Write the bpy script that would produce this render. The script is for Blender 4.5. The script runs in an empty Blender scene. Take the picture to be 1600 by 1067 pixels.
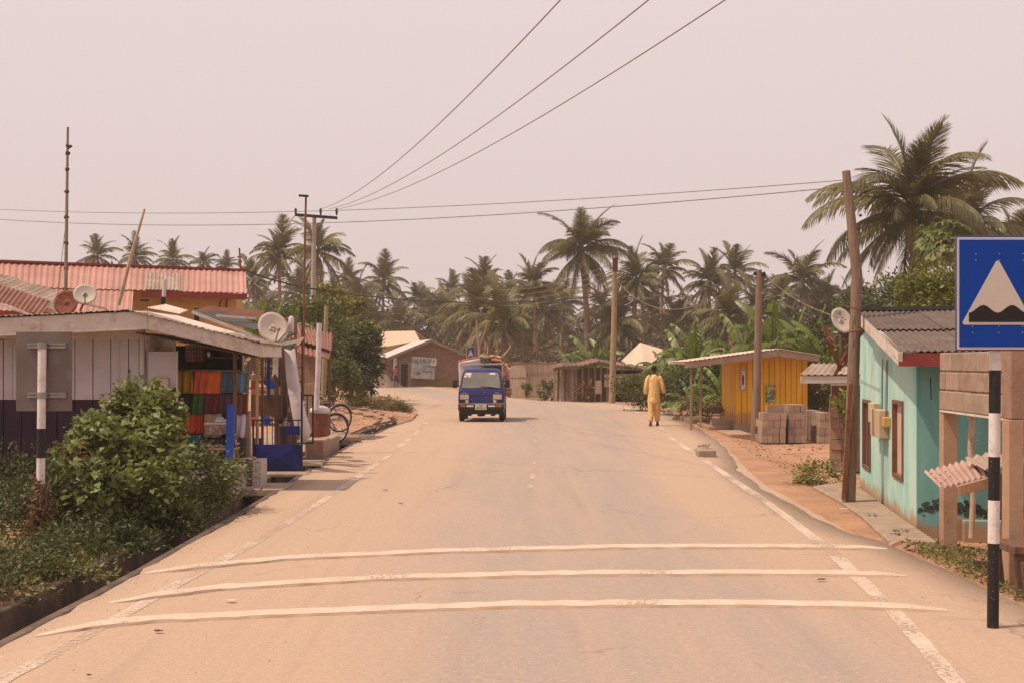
import bpy, bmesh, math, random
import numpy as np
from mathutils import Vector, Matrix
random.seed(7); rng = np.random.default_rng(11)
S = bpy.context.scene
COL = S.collection
R_ = math.radians
# ------------------------------------------------------------------ camera, light
CAMH, F, HY = 1.9, 2000.0, 565.0
cam = bpy.data.cameras.new('camera'); camo = bpy.data.objects.new('camera', cam); COL.objects.link(camo)
camo.location = (0, 0, CAMH); camo.rotation_euler = (R_(90), 0, 0)
cam.sensor_width = 36; cam.lens = 36 * F / 1600; cam.shift_y = (HY - 533.5) / 1600
cam.clip_start = .1; cam.clip_end = 3000
S.camera = camo
SUN_EL, SUN_DIR = R_(61), Vector((-.95, -.28))          # towards the sun (x, y)
sx, sy = SUN_DIR.normalized()
W = bpy.data.worlds.new('World'); S.world = W; W.use_nodes = True
nt = W.node_tree; nt.nodes.clear()
out = nt.nodes.new('ShaderNodeOutputWorld'); bg = nt.nodes.new('ShaderNodeBackground')
sky = nt.nodes.new('ShaderNodeTexSky'); sky.sky_type = 'NISHITA'; sky.sun_disc = False
sky.sun_elevation = SUN_EL; sky.sun_rotation = math.atan2(sx, sy); sky.dust_density = 8; sky.air_density = 1.5
mixc = nt.nodes.new('ShaderNodeMix'); mixc.data_type = 'RGBA'; mixc.inputs[0].default_value = .93
geo = nt.nodes.new('ShaderNodeNewGeometry'); sep = nt.nodes.new('ShaderNodeSeparateXYZ')
rmp = nt.nodes.new('ShaderNodeValToRGB')
rmp.color_ramp.elements[0].position = .48; rmp.color_ramp.elements[0].color = (.76, .63, .59, 1)
rmp.color_ramp.elements[1].position = .75; rmp.color_ramp.elements[1].color = (.92, .765, .775, 1)
mr = nt.nodes.new('ShaderNodeMapRange'); mr.inputs[1].default_value = -1; mr.inputs[2].default_value = 1
sc = nt.nodes.new('ShaderNodeVectorMath'); sc.operation = 'SCALE'; sc.inputs[3].default_value = 10.0
nt.links.new(geo.outputs['Incoming'], sep.inputs[0])
inv = nt.nodes.new('ShaderNodeMath'); inv.operation = 'MULTIPLY'; inv.inputs[1].default_value = -1
nt.links.new(sep.outputs[2], inv.inputs[0]); nt.links.new(inv.outputs[0], mr.inputs[0])
nt.links.new(mr.outputs[0], rmp.inputs[0]); nt.links.new(rmp.outputs[0], sc.inputs[0])
nt.links.new(sky.outputs[0], mixc.inputs[6]); nt.links.new(sc.outputs[0], mixc.inputs[7])
nt.links.new(mixc.outputs[2], bg.inputs[0]); bg.inputs[1].default_value = .10
nt.links.new(bg.outputs[0], out.inputs[0])
sl = bpy.data.lights.new('sun', 'SUN'); sl.energy = 4.1; sl.angle = R_(1.2); sl.color = (1, .84, .66)
so = bpy.data.objects.new('sun', sl); COL.objects.link(so)
sd = Vector((sx * math.cos(SUN_EL), sy * math.cos(SUN_EL), math.sin(SUN_EL)))
so.rotation_euler = sd.to_track_quat('Z', 'Y').to_euler()
S.view_settings.view_transform = 'Standard'; S.view_settings.look = 'None'
S.view_settings.exposure = 0; S.view_settings.gamma = 1; S.view_settings.use_curve_mapping = False
S.render.engine = 'CYCLES'; S.cycles.max_bounces = 5; S.cycles.transparent_max_bounces = 8
S.cycles.volume_bounces = 0

# ------------------------------------------------------------------ helpers
def P(px, py, Y):                       # a point of the place seen at a pixel, at depth Y
    return Vector(((px - 800) / F * Y, Y, CAMH + (HY - py) / F * Y))
def XZ(px, py, Y):
    p = P(px, py, Y); return p.x, p.z
def interp(tab, v):
    return float(np.interp(v, [a for a, b in tab], [b for a, b in tab]))

def nodes_of(m): return m.node_tree.nodes, m.node_tree.links
def mat(name, c1, c2=None, scale=6, rough=.85, bump=.3, bscale=40, bdist=.01, stretch=(1, 1, 1), detail=6,
        spec=.3, metal=0, dirt=None, dirt_z=None, translucent=0, rand=0, island=0, ramp=(.35, .65), coord='Object', spots=None):
    m = bpy.data.materials.new(name); m.use_nodes = True
    n, l = nodes_of(m); b = n['Principled BSDF']
    b.inputs['Roughness'].default_value = rough; b.inputs['Metallic'].default_value = metal
    b.inputs['Specular IOR Level'].default_value = spec
    c2 = c2 or tuple(x * .72 for x in c1)
    tc = n.new('ShaderNodeTexCoord'); mp = n.new('ShaderNodeMapping'); mp.inputs['Scale'].default_value = stretch
    l.new(tc.outputs[coord], mp.inputs[0])
    nz = n.new('ShaderNodeTexNoise'); nz.inputs['Scale'].default_value = scale; nz.inputs['Detail'].default_value = detail
    nz.inputs['Roughness'].default_value = .62
    l.new(mp.outputs[0], nz.inputs['Vector'])
    r = n.new('ShaderNodeValToRGB'); r.color_ramp.elements[0].position = ramp[0]; r.color_ramp.elements[1].position = ramp[1]
    r.color_ramp.elements[0].color = (*c2, 1); r.color_ramp.elements[1].color = (*c1, 1)
    l.new(nz.outputs[0], r.inputs[0]); col = r.outputs[0]
    if dirt:                                     # dust or mildew stain of its own shape, lower edge and patches
        mx = n.new('ShaderNodeMix'); mx.data_type = 'RGBA'; mx.inputs[7].default_value = (*dirt, 1)
        n2 = n.new('ShaderNodeTexNoise'); n2.inputs['Scale'].default_value = 3.1; n2.inputs['Detail'].default_value = 8
        n2.inputs['Roughness'].default_value = .7
        l.new(tc.outputs[coord], n2.inputs['Vector'])
        if dirt_z:
            s = n.new('ShaderNodeSeparateXYZ'); l.new(tc.outputs[coord], s.inputs[0])
            q = n.new('ShaderNodeMapRange'); q.inputs[1].default_value = dirt_z[0]; q.inputs[2].default_value = dirt_z[1]
            q.inputs[3].default_value = .55; q.inputs[4].default_value = -.35
            l.new(s.outputs[2], q.inputs[0])
            a = n.new('ShaderNodeMath'); a.operation = 'ADD'; l.new(n2.outputs[0], a.inputs[0]); l.new(q.outputs[0], a.inputs[1])
            src = a.outputs[0]
        else: src = n2.outputs[0]
        q2 = n.new('ShaderNodeMapRange'); q2.inputs[1].default_value = .52; q2.inputs[2].default_value = .72
        l.new(src, q2.inputs[0]); l.new(q2.outputs[0], mx.inputs[0]); l.new(col, mx.inputs[6]); col = mx.outputs[2]
    if spots:
        vo = n.new('ShaderNodeTexVoronoi'); vo.inputs['Scale'].default_value = spots[0]
        l.new(tc.outputs[coord], vo.inputs['Vector'])
        q3 = n.new('ShaderNodeMapRange'); q3.inputs[1].default_value = spots[1]; q3.inputs[2].default_value = spots[1] * .8
        l.new(vo.outputs['Distance'], q3.inputs[0])
        mx = n.new('ShaderNodeMix'); mx.data_type = 'RGBA'; mx.inputs[7].default_value = (*spots[2], 1)
        l.new(q3.outputs[0], mx.inputs[0]); l.new(col, mx.inputs[6]); col = mx.outputs[2]
    if rand or island:
        hs = n.new('ShaderNodeHueSaturation'); q = n.new('ShaderNodeMapRange')
        k = rand or island
        q.inputs[3].default_value = 1 - k; q.inputs[4].default_value = 1 + k
        if island: g = n.new('ShaderNodeNewGeometry'); l.new(g.outputs['Random Per Island'], q.inputs[0])
        else: g = n.new('ShaderNodeObjectInfo'); l.new(g.outputs['Random'], q.inputs[0])
        l.new(q.outputs[0], hs.inputs['Value']); l.new(col, hs.inputs['Color']); col = hs.outputs[0]
    l.new(col, b.inputs['Base Color'])
    if bump:
        bn = n.new('ShaderNodeTexNoise'); bn.inputs['Scale'].default_value = bscale; bn.inputs['Detail'].default_value = 5
        l.new(mp.outputs[0], bn.inputs['Vector'])
        bp = n.new('ShaderNodeBump'); bp.inputs['Strength'].default_value = bump; bp.inputs['Distance'].default_value = bdist
        l.new(bn.outputs[0], bp.inputs['Height']); l.new(bp.outputs[0], b.inputs['Normal'])
    if translucent:
        tr = n.new('ShaderNodeBsdfTranslucent'); ms = n.new('ShaderNodeMixShader'); ms.inputs[0].default_value = translucent
        l.new(col, tr.inputs[0]); l.new(b.outputs[0], ms.inputs[1]); l.new(tr.outputs[0], ms.inputs[2])
        l.new(ms.outputs[0], n['Material Output'].inputs[0])
    return m

ORD = ['first', 'second', 'third', 'fourth', 'fifth', 'sixth', 'seventh', 'eighth', 'ninth', 'tenth', 'eleventh', 'twelfth', 'thirteenth', 'fourteenth', 'fifteenth', 'sixteenth', 'seventeenth', 'eighteenth', 'nineteenth', 'twentieth', 'twenty-first', 'twenty-second', 'twenty-third', 'twenty-fourth', 'twenty-fifth', 'twenty-sixth', 'twenty-seventh', 'twenty-eighth', 'twenty-ninth', 'thirtieth']
class M:
    def __init__(s): s.v = []; s.f = []
    def add(s, vs, fs):
        o = len(s.v); s.v += [tuple(v) for v in vs]; s.f += [tuple(i + o for i in f) for f in fs]; return s
    def hexa(s, p):                               # 8 points: bottom 4 ccw, top 4 ccw
        return s.add(p, [(3, 2, 1, 0), (4, 5, 6, 7), (0, 1, 5, 4), (1, 2, 6, 5), (2, 3, 7, 6), (3, 0, 4, 7)])
    def box(s, x0, x1, y0, y1, z0, z1):
        return s.hexa([(x0, y0, z0), (x1, y0, z0), (x1, y1, z0), (x0, y1, z0), (x0, y0, z1), (x1, y0, z1), (x1, y1, z1), (x0, y1, z1)])
    def fbox(s, fr, u0, u1, v0, v1, z0, z1):      # box in a frame
        g = [(u0, v0), (u1, v0), (u1, v1), (u0, v1)]
        return s.hexa([fr(u, v, z0) for u, v in g] + [fr(u, v, z1) for u, v in g])
    def beam(s, a, b, w, h, up=(0, 0, 1)):
        a = Vector(a); b = Vector(b); d = (b - a).normalized(); up = Vector(up)
        if abs(d.dot(up)) > .98: up = Vector((0, 1, 0))
        r = d.cross(up).normalized(); u = r.cross(d).normalized()
        r *= w / 2; u *= h / 2
        return s.hexa([a - r - u, a + r - u, b + r - u, b - r - u, a - r + u, a + r + u, b + r + u, b - r + u])
    def slab(s, a, b, c, d, t):                   # quad a b c d (ccw from above), thickness t downward along normal
        a, b, c, d = map(Vector, (a, b, c, d)); n = (b - a).cross(d - a).normalized() * t
        return s.hexa([a - n, b - n, c - n, d - n, a, b, c, d])
    def tube(s, pts, r, n=8, cap=True):
        pts = [Vector(p) for p in pts]; k = len(pts)
        rr = r if isinstance(r, (list, tuple)) else [r] * k
        o = len(s.v); prev = None
        for i, p in enumerate(pts):
            d = (pts[min(i + 1, k - 1)] - pts[max(i - 1, 0)]).normalized()
            if prev is None:
                a = Vector((1, 0, 0)) if abs(d.x) < .9 else Vector((0, 1, 0)); u = d.cross(a).normalized()
            else: u = (prev - d * prev.dot(d)).normalized()
            prev = u; w = d.cross(u)
            for j in range(n):
                t = 2 * math.pi * j / n; s.v.append(tuple(p + (u * math.cos(t) + w * math.sin(t)) * rr[i]))
        for i in range(k - 1):
            for j in range(n):
                a = o + i * n + j; b = o + i * n + (j + 1) % n; s.f.append((a, b, b + n, a + n))
        if cap:
            s.f.append(tuple(o + j for j in range(n))[::-1]); s.f.append(tuple(o + (k - 1) * n + j for j in range(n)))
        return s
    def rings(s, rings, cap=True):
        o = len(s.v); n = len(rings[0])
        for r in rings: s.v += [tuple(p) for p in r]
        for i in range(len(rings) - 1):
            for j in range(n):
                a = o + i * n + j; b = o + i * n + (j + 1) % n; s.f.append((a, b, b + n, a + n))
        if cap:
            s.f.append(tuple(o + j for j in range(n))[::-1]); s.f.append(tuple(o + (len(rings) - 1) * n + j for j in range(n)))
        return s
    def ball(s, c, r, n=10, k=6, noise=0):
        rr = (r, r, r) if not isinstance(r, (tuple, list)) else r
        rg = []
        for i in range(1, k):
            a = math.pi * i / k; row = []
            for j in range(n):
                t = 2 * math.pi * j / n; q = 1 + random.uniform(-noise, noise)
                row.append((c[0] + rr[0] * q * math.sin(a) * math.cos(t), c[1] + rr[1] * q * math.sin(a) * math.sin(t), c[2] - rr[2] * q * math.cos(a)))
            rg.append(row)
        return s.rings(rg)
    def prism(s, poly, ext):                      # poly list of 3D pts, extruded by ext
        n = len(poly); e = Vector(ext); a = [Vector(p) for p in poly]
        return s.add(a + [p + e for p in a], [tuple(range(n))[::-1], tuple(range(n, 2 * n))] + [(i, (i + 1) % n, n + (i + 1) % n, n + i) for i in range(n)])
    def corr(s, A, B, C, D, n, amp, seg=4, rows=2, wob=0):    # sheet A-B top edge, D-C bottom edge; waves counted along AB
        A, B, C, D = map(Vector, (A, B, C, D)); nn = (B - A).cross(D - A).normalized()
        if nn.z < 0: nn = -nn
        k = n * seg; o = len(s.v)
        for j in range(rows + 1):
            t = j / rows; l = A.lerp(D, t); r = B.lerp(C, t)
            for i in range(k + 1):
                w = math.sin(2 * math.pi * i / seg) if seg != 4 else (0, 1, 0, -1)[i % 4]
                s.v.append(tuple(l.lerp(r, i / k) + nn * (amp * w + (random.uniform(-wob, wob) if wob else 0))))
        for j in range(rows):
            for i in range(k):
                a = o + j * (k + 1) + i; s.f.append((a, a + 1, a + k + 2, a + k + 1))
        return s

def tago(o, label=None, cat=None, group=None, kind=None):
    if label: o['label'] = label
    if cat: o['category'] = cat
    if group: o['group'] = group
    if kind: o['kind'] = kind
    return o
def rootloc(p):
    v = Vector((0, 0, 0))
    while p is not None: v += p.location; p = p.parent
    return v
def obj(name, m, mt, parent=None, smooth=False, bevel=0, solid=0, label=None, kind=None, sub=0):
    me = bpy.data.meshes.new(name); off = rootloc(parent)
    me.from_pydata([(v[0] - off.x, v[1] - off.y, v[2] - off.z) for v in m.v], [], m.f)
    for x in (mt if isinstance(mt, list) else [mt]): me.materials.append(x)
    if smooth:
        me.polygons.foreach_set('use_smooth', [True] * len(me.polygons))
        if smooth == 'auto':
            me.set_sharp_from_angle(angle=R_(38))
    me.update()
    o = bpy.data.objects.new(name, me); COL.objects.link(o); o.parent = parent
    if solid:
        d = o.modifiers.new('solid', 'SOLIDIFY'); d.thickness = solid
    if bevel:
        d = o.modifiers.new('bevel', 'BEVEL'); d.width = bevel; d.segments = 1; d.limit_method = 'ANGLE'
    if sub:
        d = o.modifiers.new('sub', 'SUBSURF'); d.levels = sub; d.render_levels = sub
    tago(o, label, kind=kind)
    return o
def thing(name, label, cat, loc=(0, 0, 0), group=None):
    o = bpy.data.objects.new(name, None); COL.objects.link(o); o.location = loc; o.empty_display_size = .2
    return tago(o, label, cat, group)
def mesh_of(name, m, mt, smooth=False):
    me = bpy.data.meshes.new(name); me.from_pydata([tuple(v) for v in m.v], [], m.f); me.materials.append(mt)
    if smooth: me.polygons.foreach_set('use_smooth', [True] * len(me.polygons))
    me.update(); return me
def piece(name, me, parent, loc, rot=(0, 0, 0), scale=(1, 1, 1), label=None):
    o = bpy.data.objects.new(name, me); COL.objects.link(o); o.parent = parent
    o.location = Vector(loc) - rootloc(parent); o.rotation_euler = rot; o.scale = scale
    if label: o['label'] = label
    return o
def copy_thing(o, loc=None, rot=None, scale=None, label=None, parent=None):
    c = o.copy(); COL.objects.link(c); c.parent = parent
    if loc is not None: c.location = loc
    if rot is not None: c.rotation_euler = rot
    if scale is not None: c.scale = scale
    if label: c['label'] = label
    for ch in list(o.children): copy_thing(ch, parent=c)
    return c
def struct(name, m, mt, **k):
    o = obj(name, m, mt, **k); o['kind'] = 'structure'; return o
def frame(o, ang):                              # local frame: u to the right, v away, turned by ang
    o = Vector(o); c, s = math.cos(ang), math.sin(ang)
    return lambda u, v, z: Vector((o.x + u * c - v * s, o.y + u * s + v * c, o.z + z))
def text_mesh(name, s, mt, parent, loc, size, rot, ext=.002, label=None, sx=1):
    cu = bpy.data.curves.new(name, 'FONT'); cu.body = s; cu.size = size; cu.extrude = ext
    cu.align_x = 'CENTER'; cu.align_y = 'CENTER'
    t = bpy.data.objects.new('tmp', cu); COL.objects.link(t)
    me = bpy.data.meshes.new_from_object(t); bpy.data.objects.remove(t)
    me.materials.clear(); me.materials.append(mt)
    return piece(name, me, parent, loc, rot, (sx, 1, 1), label)

# leaves: numpy built
def leaves_mesh(name, pos, size, mt, width=.5, up=.5, fold=.25, outward=None, droop=0, heart=False):
    n = len(pos); pos = np.asarray(pos, float)
    d = rng.normal(size=(n, 3)); d[:, 2] = d[:, 2] * .6 - droop
    if outward is not None: d += outward * 1.2
    d /= np.linalg.norm(d, axis=1)[:, None]
    nn = rng.normal(size=(n, 3)) * (1 - up) + np.array([0, 0, 1.]) * up * 2
    s = np.cross(d, nn); s /= np.linalg.norm(s, axis=1)[:, None] + 1e-9
    nn = np.cross(s, d)
    L = (np.asarray(size) * rng.uniform(.65, 1.25, n))[:, None]; w = L * width * .5
    a = pos; tip = pos + d * L
    if heart:
        m1 = pos + d * L * .05; q1 = pos + d * L * .25
        v = np.stack([q1, pos - d * L * .1 + s * w * .7 - nn * fold * w, pos + d * L * .35 + s * w - nn * fold * w, tip - nn * L * .2,
                      pos + d * L * .35 - s * w - nn * fold * w, pos - d * L * .1 - s * w * .7 - nn * fold * w], 1)
        fs = [(0, 1, 2), (0, 2, 3), (0, 3, 4), (0, 4, 5)]; k = 6
    else:
        mid = pos + d * L * .45
        v = np.stack([a, mid + s * w - nn * fold * w, tip - nn * L * .12, mid - s * w - nn * fold * w], 1)
        fs = [(0, 1, 2), (0, 2, 3)]; k = 4
    v = v.reshape(-1, 3)
    f = (np.arange(n)[:, None, None] * k + np.array(fs)[None]).reshape(-1, 3)
    me = bpy.data.meshes.new(name); me.vertices.add(len(v)); me.vertices.foreach_set('co', v.ravel())
    me.loops.add(f.size); me.loops.foreach_set('vertex_index', f.ravel())
    me.polygons.add(len(f)); me.polygons.foreach_set('loop_start', np.arange(0, f.size, 3))
    me.polygons.foreach_set('loop_total', np.full(len(f), 3)); me.materials.append(mt); me.update(); me.validate()
    return me
def clump_pts(n, c, r, k=14, sig=.2, shell=.55):
    c = np.array(c, float); r = np.array(r, float)
    d = rng.normal(size=(k, 3)); d /= np.linalg.norm(d, axis=1)[:, None]
    cc = d * rng.uniform(shell, 1, (k, 1))
    i = rng.integers(0, k, n); p = cc[i] + rng.normal(size=(n, 3)) * sig
    return c + p * r, p / (np.linalg.norm(p, axis=1)[:, None] + 1e-9)
def attach(name, me, parent, kind=None, loc=None):
    o = bpy.data.objects.new(name, me); COL.objects.link(o); o.parent = parent
    o.location = -rootloc(parent) if loc is None else loc
    if kind: o['kind'] = kind
    return o

# ------------------------------------------------------------------ materials
C = {}
C['fascia'] = mat('painted_fascia', (.62, .54, .47), (.50, .42, .36), scale=3, dirt=(.33, .22, .15), bump=.1)
C['white_panel'] = mat('white_panel_paint', (.50, .46, .46), (.42, .38, .38), scale=1.5, rough=.6, dirt=(.36, .29, .25), dirt_z=(.9, 1.6), bump=.05)
C['purple'] = mat('purple_paint', (.030, .011, .030), (.020, .008, .020), scale=2, rough=.6, bump=.05)
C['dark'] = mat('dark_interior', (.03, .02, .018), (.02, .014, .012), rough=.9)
C['brownwood'] = mat('brown_wood', (.16, .085, .05), (.07, .038, .025), scale=5, stretch=(6, 6, .6), bump=.5, rand=.25)
C['greywood'] = mat('weathered_wood', (.38, .28, .20), (.23, .165, .115), scale=5, stretch=(7, 7, .5), bump=.5, rand=.22)
C['fencewood'] = mat('pale_weathered_fence', (.52, .40, .30), (.34, .25, .185), scale=5, stretch=(7, 7, .5), bump=.5, rand=.22)
C['postplaster'] = mat('rendered_post', (.42, .265, .17), (.33, .20, .125), scale=3, bump=.3, dirt=(.30, .2, .14))
C['palewood'] = mat('pale_wood', (.45, .28, .15), (.30, .17, .09), scale=5, stretch=(6, 6, .6), bump=.3, rand=.15)
C['polewood'] = mat('pole_wood', (.27, .18, .12), (.15, .095, .065), scale=4, stretch=(9, 9, .5), bump=.7, bscale=30)
C['bamboo'] = mat('bamboo', (.50, .36, .25), (.36, .25, .16), scale=8, bump=.2)
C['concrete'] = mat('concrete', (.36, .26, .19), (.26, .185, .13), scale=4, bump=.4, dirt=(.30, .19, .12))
C['concrete_pole'] = mat('concrete_pole', (.34, .24, .15), (.25, .17, .10), scale=6, bump=.2)
C['white_concrete'] = mat('pale_concrete', (.40, .34, .30), (.32, .27, .235), scale=6, bump=.2)
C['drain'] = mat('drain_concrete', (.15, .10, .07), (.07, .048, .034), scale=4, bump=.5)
C['block'] = mat('sandcrete_block', (.36, .25, .185), (.26, .175, .125), scale=9, bump=.5, bscale=60, rand=.16)
C['mudblock'] = mat('brown_block', (.36, .22, .15), (.27, .16, .105), scale=7, bump=.5, rand=.14)
C['mortar'] = mat('mortar', (.24, .155, .105), (.16, .10, .07), scale=9, bump=.5)
C['brick'] = mat('brick_house_wall', (.31, .18, .12), (.23, .13, .085), scale=5, bump=.3, rand=.1)
C['redroof'] = mat('red_roof_sheet', (.42, .22, .17), (.36, .17, .13), scale=1.2, rough=.55, bump=.05, rand=.10, dirt=(.38, .20, .14))
C['oldroof'] = mat('old_roof_sheet', (.40, .30, .23), (.27, .19, .14), scale=2.2, rough=.6, bump=.15, rand=.14, dirt=(.24, .13, .08))
C['greyroof'] = mat('grey_roof_sheet', (.145, .105, .082), (.09, .064, .05), scale=3, rough=.8, bump=.2, rand=.10, dirt=(.08, .05, .038))
C['darkroof'] = mat('dark_metal', (.06, .05, .045), (.035, .03, .028), rough=.6)
C['rustroof'] = mat('rust_brown_roof', (.27, .12, .08), (.18, .075, .05), scale=3, rough=.6, rand=.1)
C['paleroof'] = mat('pale_roof', (.58, .43, .31), (.50, .36, .25), scale=1, rough=.6, bump=.05, rand=.05)
C['yellowwall'] = mat('yellow_wall', (.56, .33, .12), (.46, .26, .09), scale=1.5, bump=.1, dirt=(.36, .20, .09))
C['yellow'] = mat('yellow_board', (.74, .40, .02), (.62, .31, .016), scale=2, stretch=(3, 3, .5), rough=.6, bump=.15, rand=.12, dirt=(.46, .23, .06), dirt_z=(.1, .9))
C['turq'] = mat('turquoise_wall', (.18, .37, .335), (.12, .29, .27), scale=2.2, stretch=(1.5, 1.5, .4), bump=.12, dirt=(.30, .19, .11), dirt_z=(-.1, .42))  # house paint darkened: shade on the front wall is put into the colour
C['turqlight'] = mat('faded_turquoise_wall', (.44, .60, .51), (.25, .50, .45), scale=1.6, stretch=(1.6, 1.6, .5), bump=.12, dirt=(.42, .28, .17), dirt_z=(-.1, .5), ramp=(.38, .58))  # same house paint lightened: sunlight on the gable wall is put into the colour
C['mildew'] = mat('mildew', (.065, .085, .07), (.03, .035, .03), scale=20)
C['redtrim'] = mat('red_trim', (.25, .045, .035), (.18, .035, .03))
C['rust'] = mat('rust', (.24, .085, .045), (.13, .045, .028), scale=12, bump=.3)
C['steel'] = mat('steel', (.32, .29, .27), (.24, .21, .2), rough=.45, metal=.5, bump=.05)
C['black'] = mat('black', (.02, .018, .018), (.012, .011, .011), rough=.6)
C['signblack'] = mat('sign_black', (.012, .009, .008), (.01, .008, .007), rough=.6, bump=0)
C['dish'] = mat('dish_paint', (.50, .42, .35), (.44, .36, .29), scale=4, rough=.5, bump=.03)
C['white'] = mat('white_paint', (.62, .57, .53), (.54, .48, .44), scale=6, rough=.55, bump=.05)
C['pvc'] = mat('white_pipe', (.60, .54, .54), (.52, .45, .44), rough=.5, bump=0)
C['paintwhite'] = mat('post_white', (.64, .58, .54), (.58, .51, .46), scale=9, rough=.6, bump=.1, dirt=(.30, .22, .17), ramp=(.3, .5), spots=(28, .13, (.10, .08, .07)))
C['paintblack'] = mat('post_black', (.018, .014, .013), (.012, .01, .009), scale=9, rough=.5, bump=.1, spots=(30, .1, (.3, .24, .2)))
C['signback'] = mat('sign_back', (.19, .15, .13), (.13, .10, .085), scale=2, rough=.5, metal=.3, bump=.02)
C['signblue'] = mat('sign_blue', (.004, .045, .30), (.004, .040, .27), scale=2, rough=.6, bump=0, spec=.12)
C['signwhite'] = mat('sign_white', (.52, .45, .39), (.49, .42, .36), rough=.5, bump=0)
C['vanblue'] = mat('van_blue', (.012, .015, .13), (.010, .012, .10), scale=3, rough=.3, spec=.4, bump=0, dirt=(.035, .03, .10))
C['glass'] = mat('windscreen_glass', (.17, .15, .13), (.11, .10, .09), scale=2, rough=.12, spec=.8, bump=0)
C['lamp'] = mat('lamp_glass', (.55, .45, .40), (.35, .25, .2), scale=30, rough=.15, spec=.8, bump=0)
C['amber'] = mat('amber_lens', (.50, .10, .02), rough=.2, bump=0)
C['rubber'] = mat('rubber', (.022, .02, .02), rough=.8)
C['gateblue'] = mat('gate_blue', (.012, .018, .14), (.009, .013, .10), scale=3, rough=.5, bump=.05)
C['blueroll'] = mat('blue_plastic', (.015, .07, .40), (.012, .055, .32), rough=.4, bump=.05)
C['paper'] = mat('paper', (.55, .48, .42), (.48, .40, .34), scale=8, bump=0)
C['skin'] = mat('dark_skin', (.07, .032, .02), (.055, .025, .016), rough=.55, bump=0)
C['hair'] = mat('black_hair', (.012, .01, .01), rough=.9)
C['kaftan'] = mat('gold_cloth', (.82, .56, .25), (.64, .37, .12), scale=9, stretch=(2, 2, .6), rough=.6, bump=1.0, bscale=11, bdist=.05)
C['redtop'] = mat('red_top', (.55, .07, .05)); C['navy'] = mat('navy_cloth', (.05, .03, .06))
C['shoe'] = mat('brown_shoe', (.09, .04, .03))
C['sack'] = mat('white_sack', (.62, .55, .56), (.52, .45, .46), scale=4, bump=.6, bscale=8, bdist=.03)
C['wire'] = mat('wire', (.22, .16, .08), rough=.6, bump=0)
C['wireblack'] = mat('black_cable', (.02, .017, .015), rough=.6, bump=0)
C['palmleaf'] = mat('palm_leaf', (.175, .150, .050), (.10, .090, .032), scale=3, rough=.5, spec=.4, bump=0, translucent=.22, rand=.22)
C['palmdead'] = mat('dry_palm_leaf', (.24, .15, .075), (.16, .095, .045), scale=3, rough=.7, bump=0, translucent=.2, rand=.2)
C['palmtrunk'] = mat('palm_trunk', (.27, .19, .135), (.19, .13, .09), scale=4, stretch=(1, 1, 5), bump=.6)
C['banana'] = mat('banana_leaf', (.17, .22, .035), (.11, .145, .024), scale=3, rough=.4, spec=.5, bump=0, translucent=.35, rand=.3)
C['bananadry'] = mat('dry_banana_leaf', (.30, .18, .09), (.20, .12, .06), bump=0, translucent=.2, rand=.2)
C['bananastem'] = mat('banana_stem', (.20, .18, .07), (.14, .10, .05), stretch=(3, 3, .5))
def leafm(name, c, k=.35, tr=.28): return mat(name, c, tuple(x * .62 for x in c), scale=1.4, rough=.5, spec=.35, bump=0, translucent=tr, island=k)
C['leafbright'] = leafm('bright_leaf', (.20, .215, .035))
C['leafmid'] = leafm('mid_leaf', (.135, .15, .035))
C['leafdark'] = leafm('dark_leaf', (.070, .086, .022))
C['leafvine'] = leafm('vine_leaf', (.20, .225, .055), .38, .3)
C['leafolive'] = leafm('olive_leaf', (.21, .175, .06), .4)
C['leafyellow'] = leafm('yellow_green_leaf', (.25, .225, .026))
C['leaffar'] = leafm('far_leaf', (.125, .105, .048), .45)
C['leafdry'] = leafm('dry_leaf', (.22, .12, .06), .4)
C['grassm'] = leafm('weed_leaf', (.20, .19, .055), .4)
C['bark'] = mat('bark', (.17, .10, .06), (.10, .06, .04), scale=6, bump=.6)
C['papayaleaf'] = leafm('papaya_leaf', (.14, .16, .035), .3)
C['dirt'] = mat('dirt', (.43, .235, .135), (.31, .165, .092), scale=1.2, detail=10, bump=.7, bscale=14, bdist=.04)
C['redfruit'] = mat('papaya_fruit', (.30, .10, .04), (.2, .12, .03))

# ------------------------------------------------------------------ ground shape
LT = [(0, -3.4), (8.5, -3.4), (11.2, -3.35), (15.8, -3.37), (19, -3.42), (24, -3.56), (30, -3.65), (36, -3.55), (42, -3.25), (46.5, -3.4),
      (56, -4.9), (66, -6.2), (76, -8.2), (100, -14.5), (125, -24), (170, -50), (600, -60)]
RT = [(0, 3.9), (8, 3.92), (11, 4.0), (13.3, 4.0), (16, 4.35), (18, 4.5), (20, 4.55), (21, 4.68), (24, 4.86), (27, 5.0), (30, 5.3), (33, 5.5), (37, 5.8),
      (44, 6.1), (50, 6.1), (56, 5.6), (59, 4.9), (60.5, 3.2), (63, 1.5), (68, 0), (88, -3.4), (103, -7.2), (131, -14), (170, -38), (600, -50)]
AT = [(0, 3.9), (8, 3.92), (12, 3.98), (13.4, 3.9), (14.5, 3.72), (18.8, 3.76), (22.4, 3.95), (26, 4.45), (31, 5.0), (35, 5.25), (44, 5.75), (50, 6.05), (56, 5.58)] + RT[16:]
L = lambda y: interp(LT, y)
Rr = lambda y: interp(RT, y)
def wob(x, y, s=1.0): return math.sin(x * 1.7 * s + 1.3) * math.cos(y * 1.1 * s + .7) * .5 + math.sin(x * 3.9 * s + y * 2.7 * s) * .3 + math.sin(y * 6.1 * s - x * 4.3 * s) * .2
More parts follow.
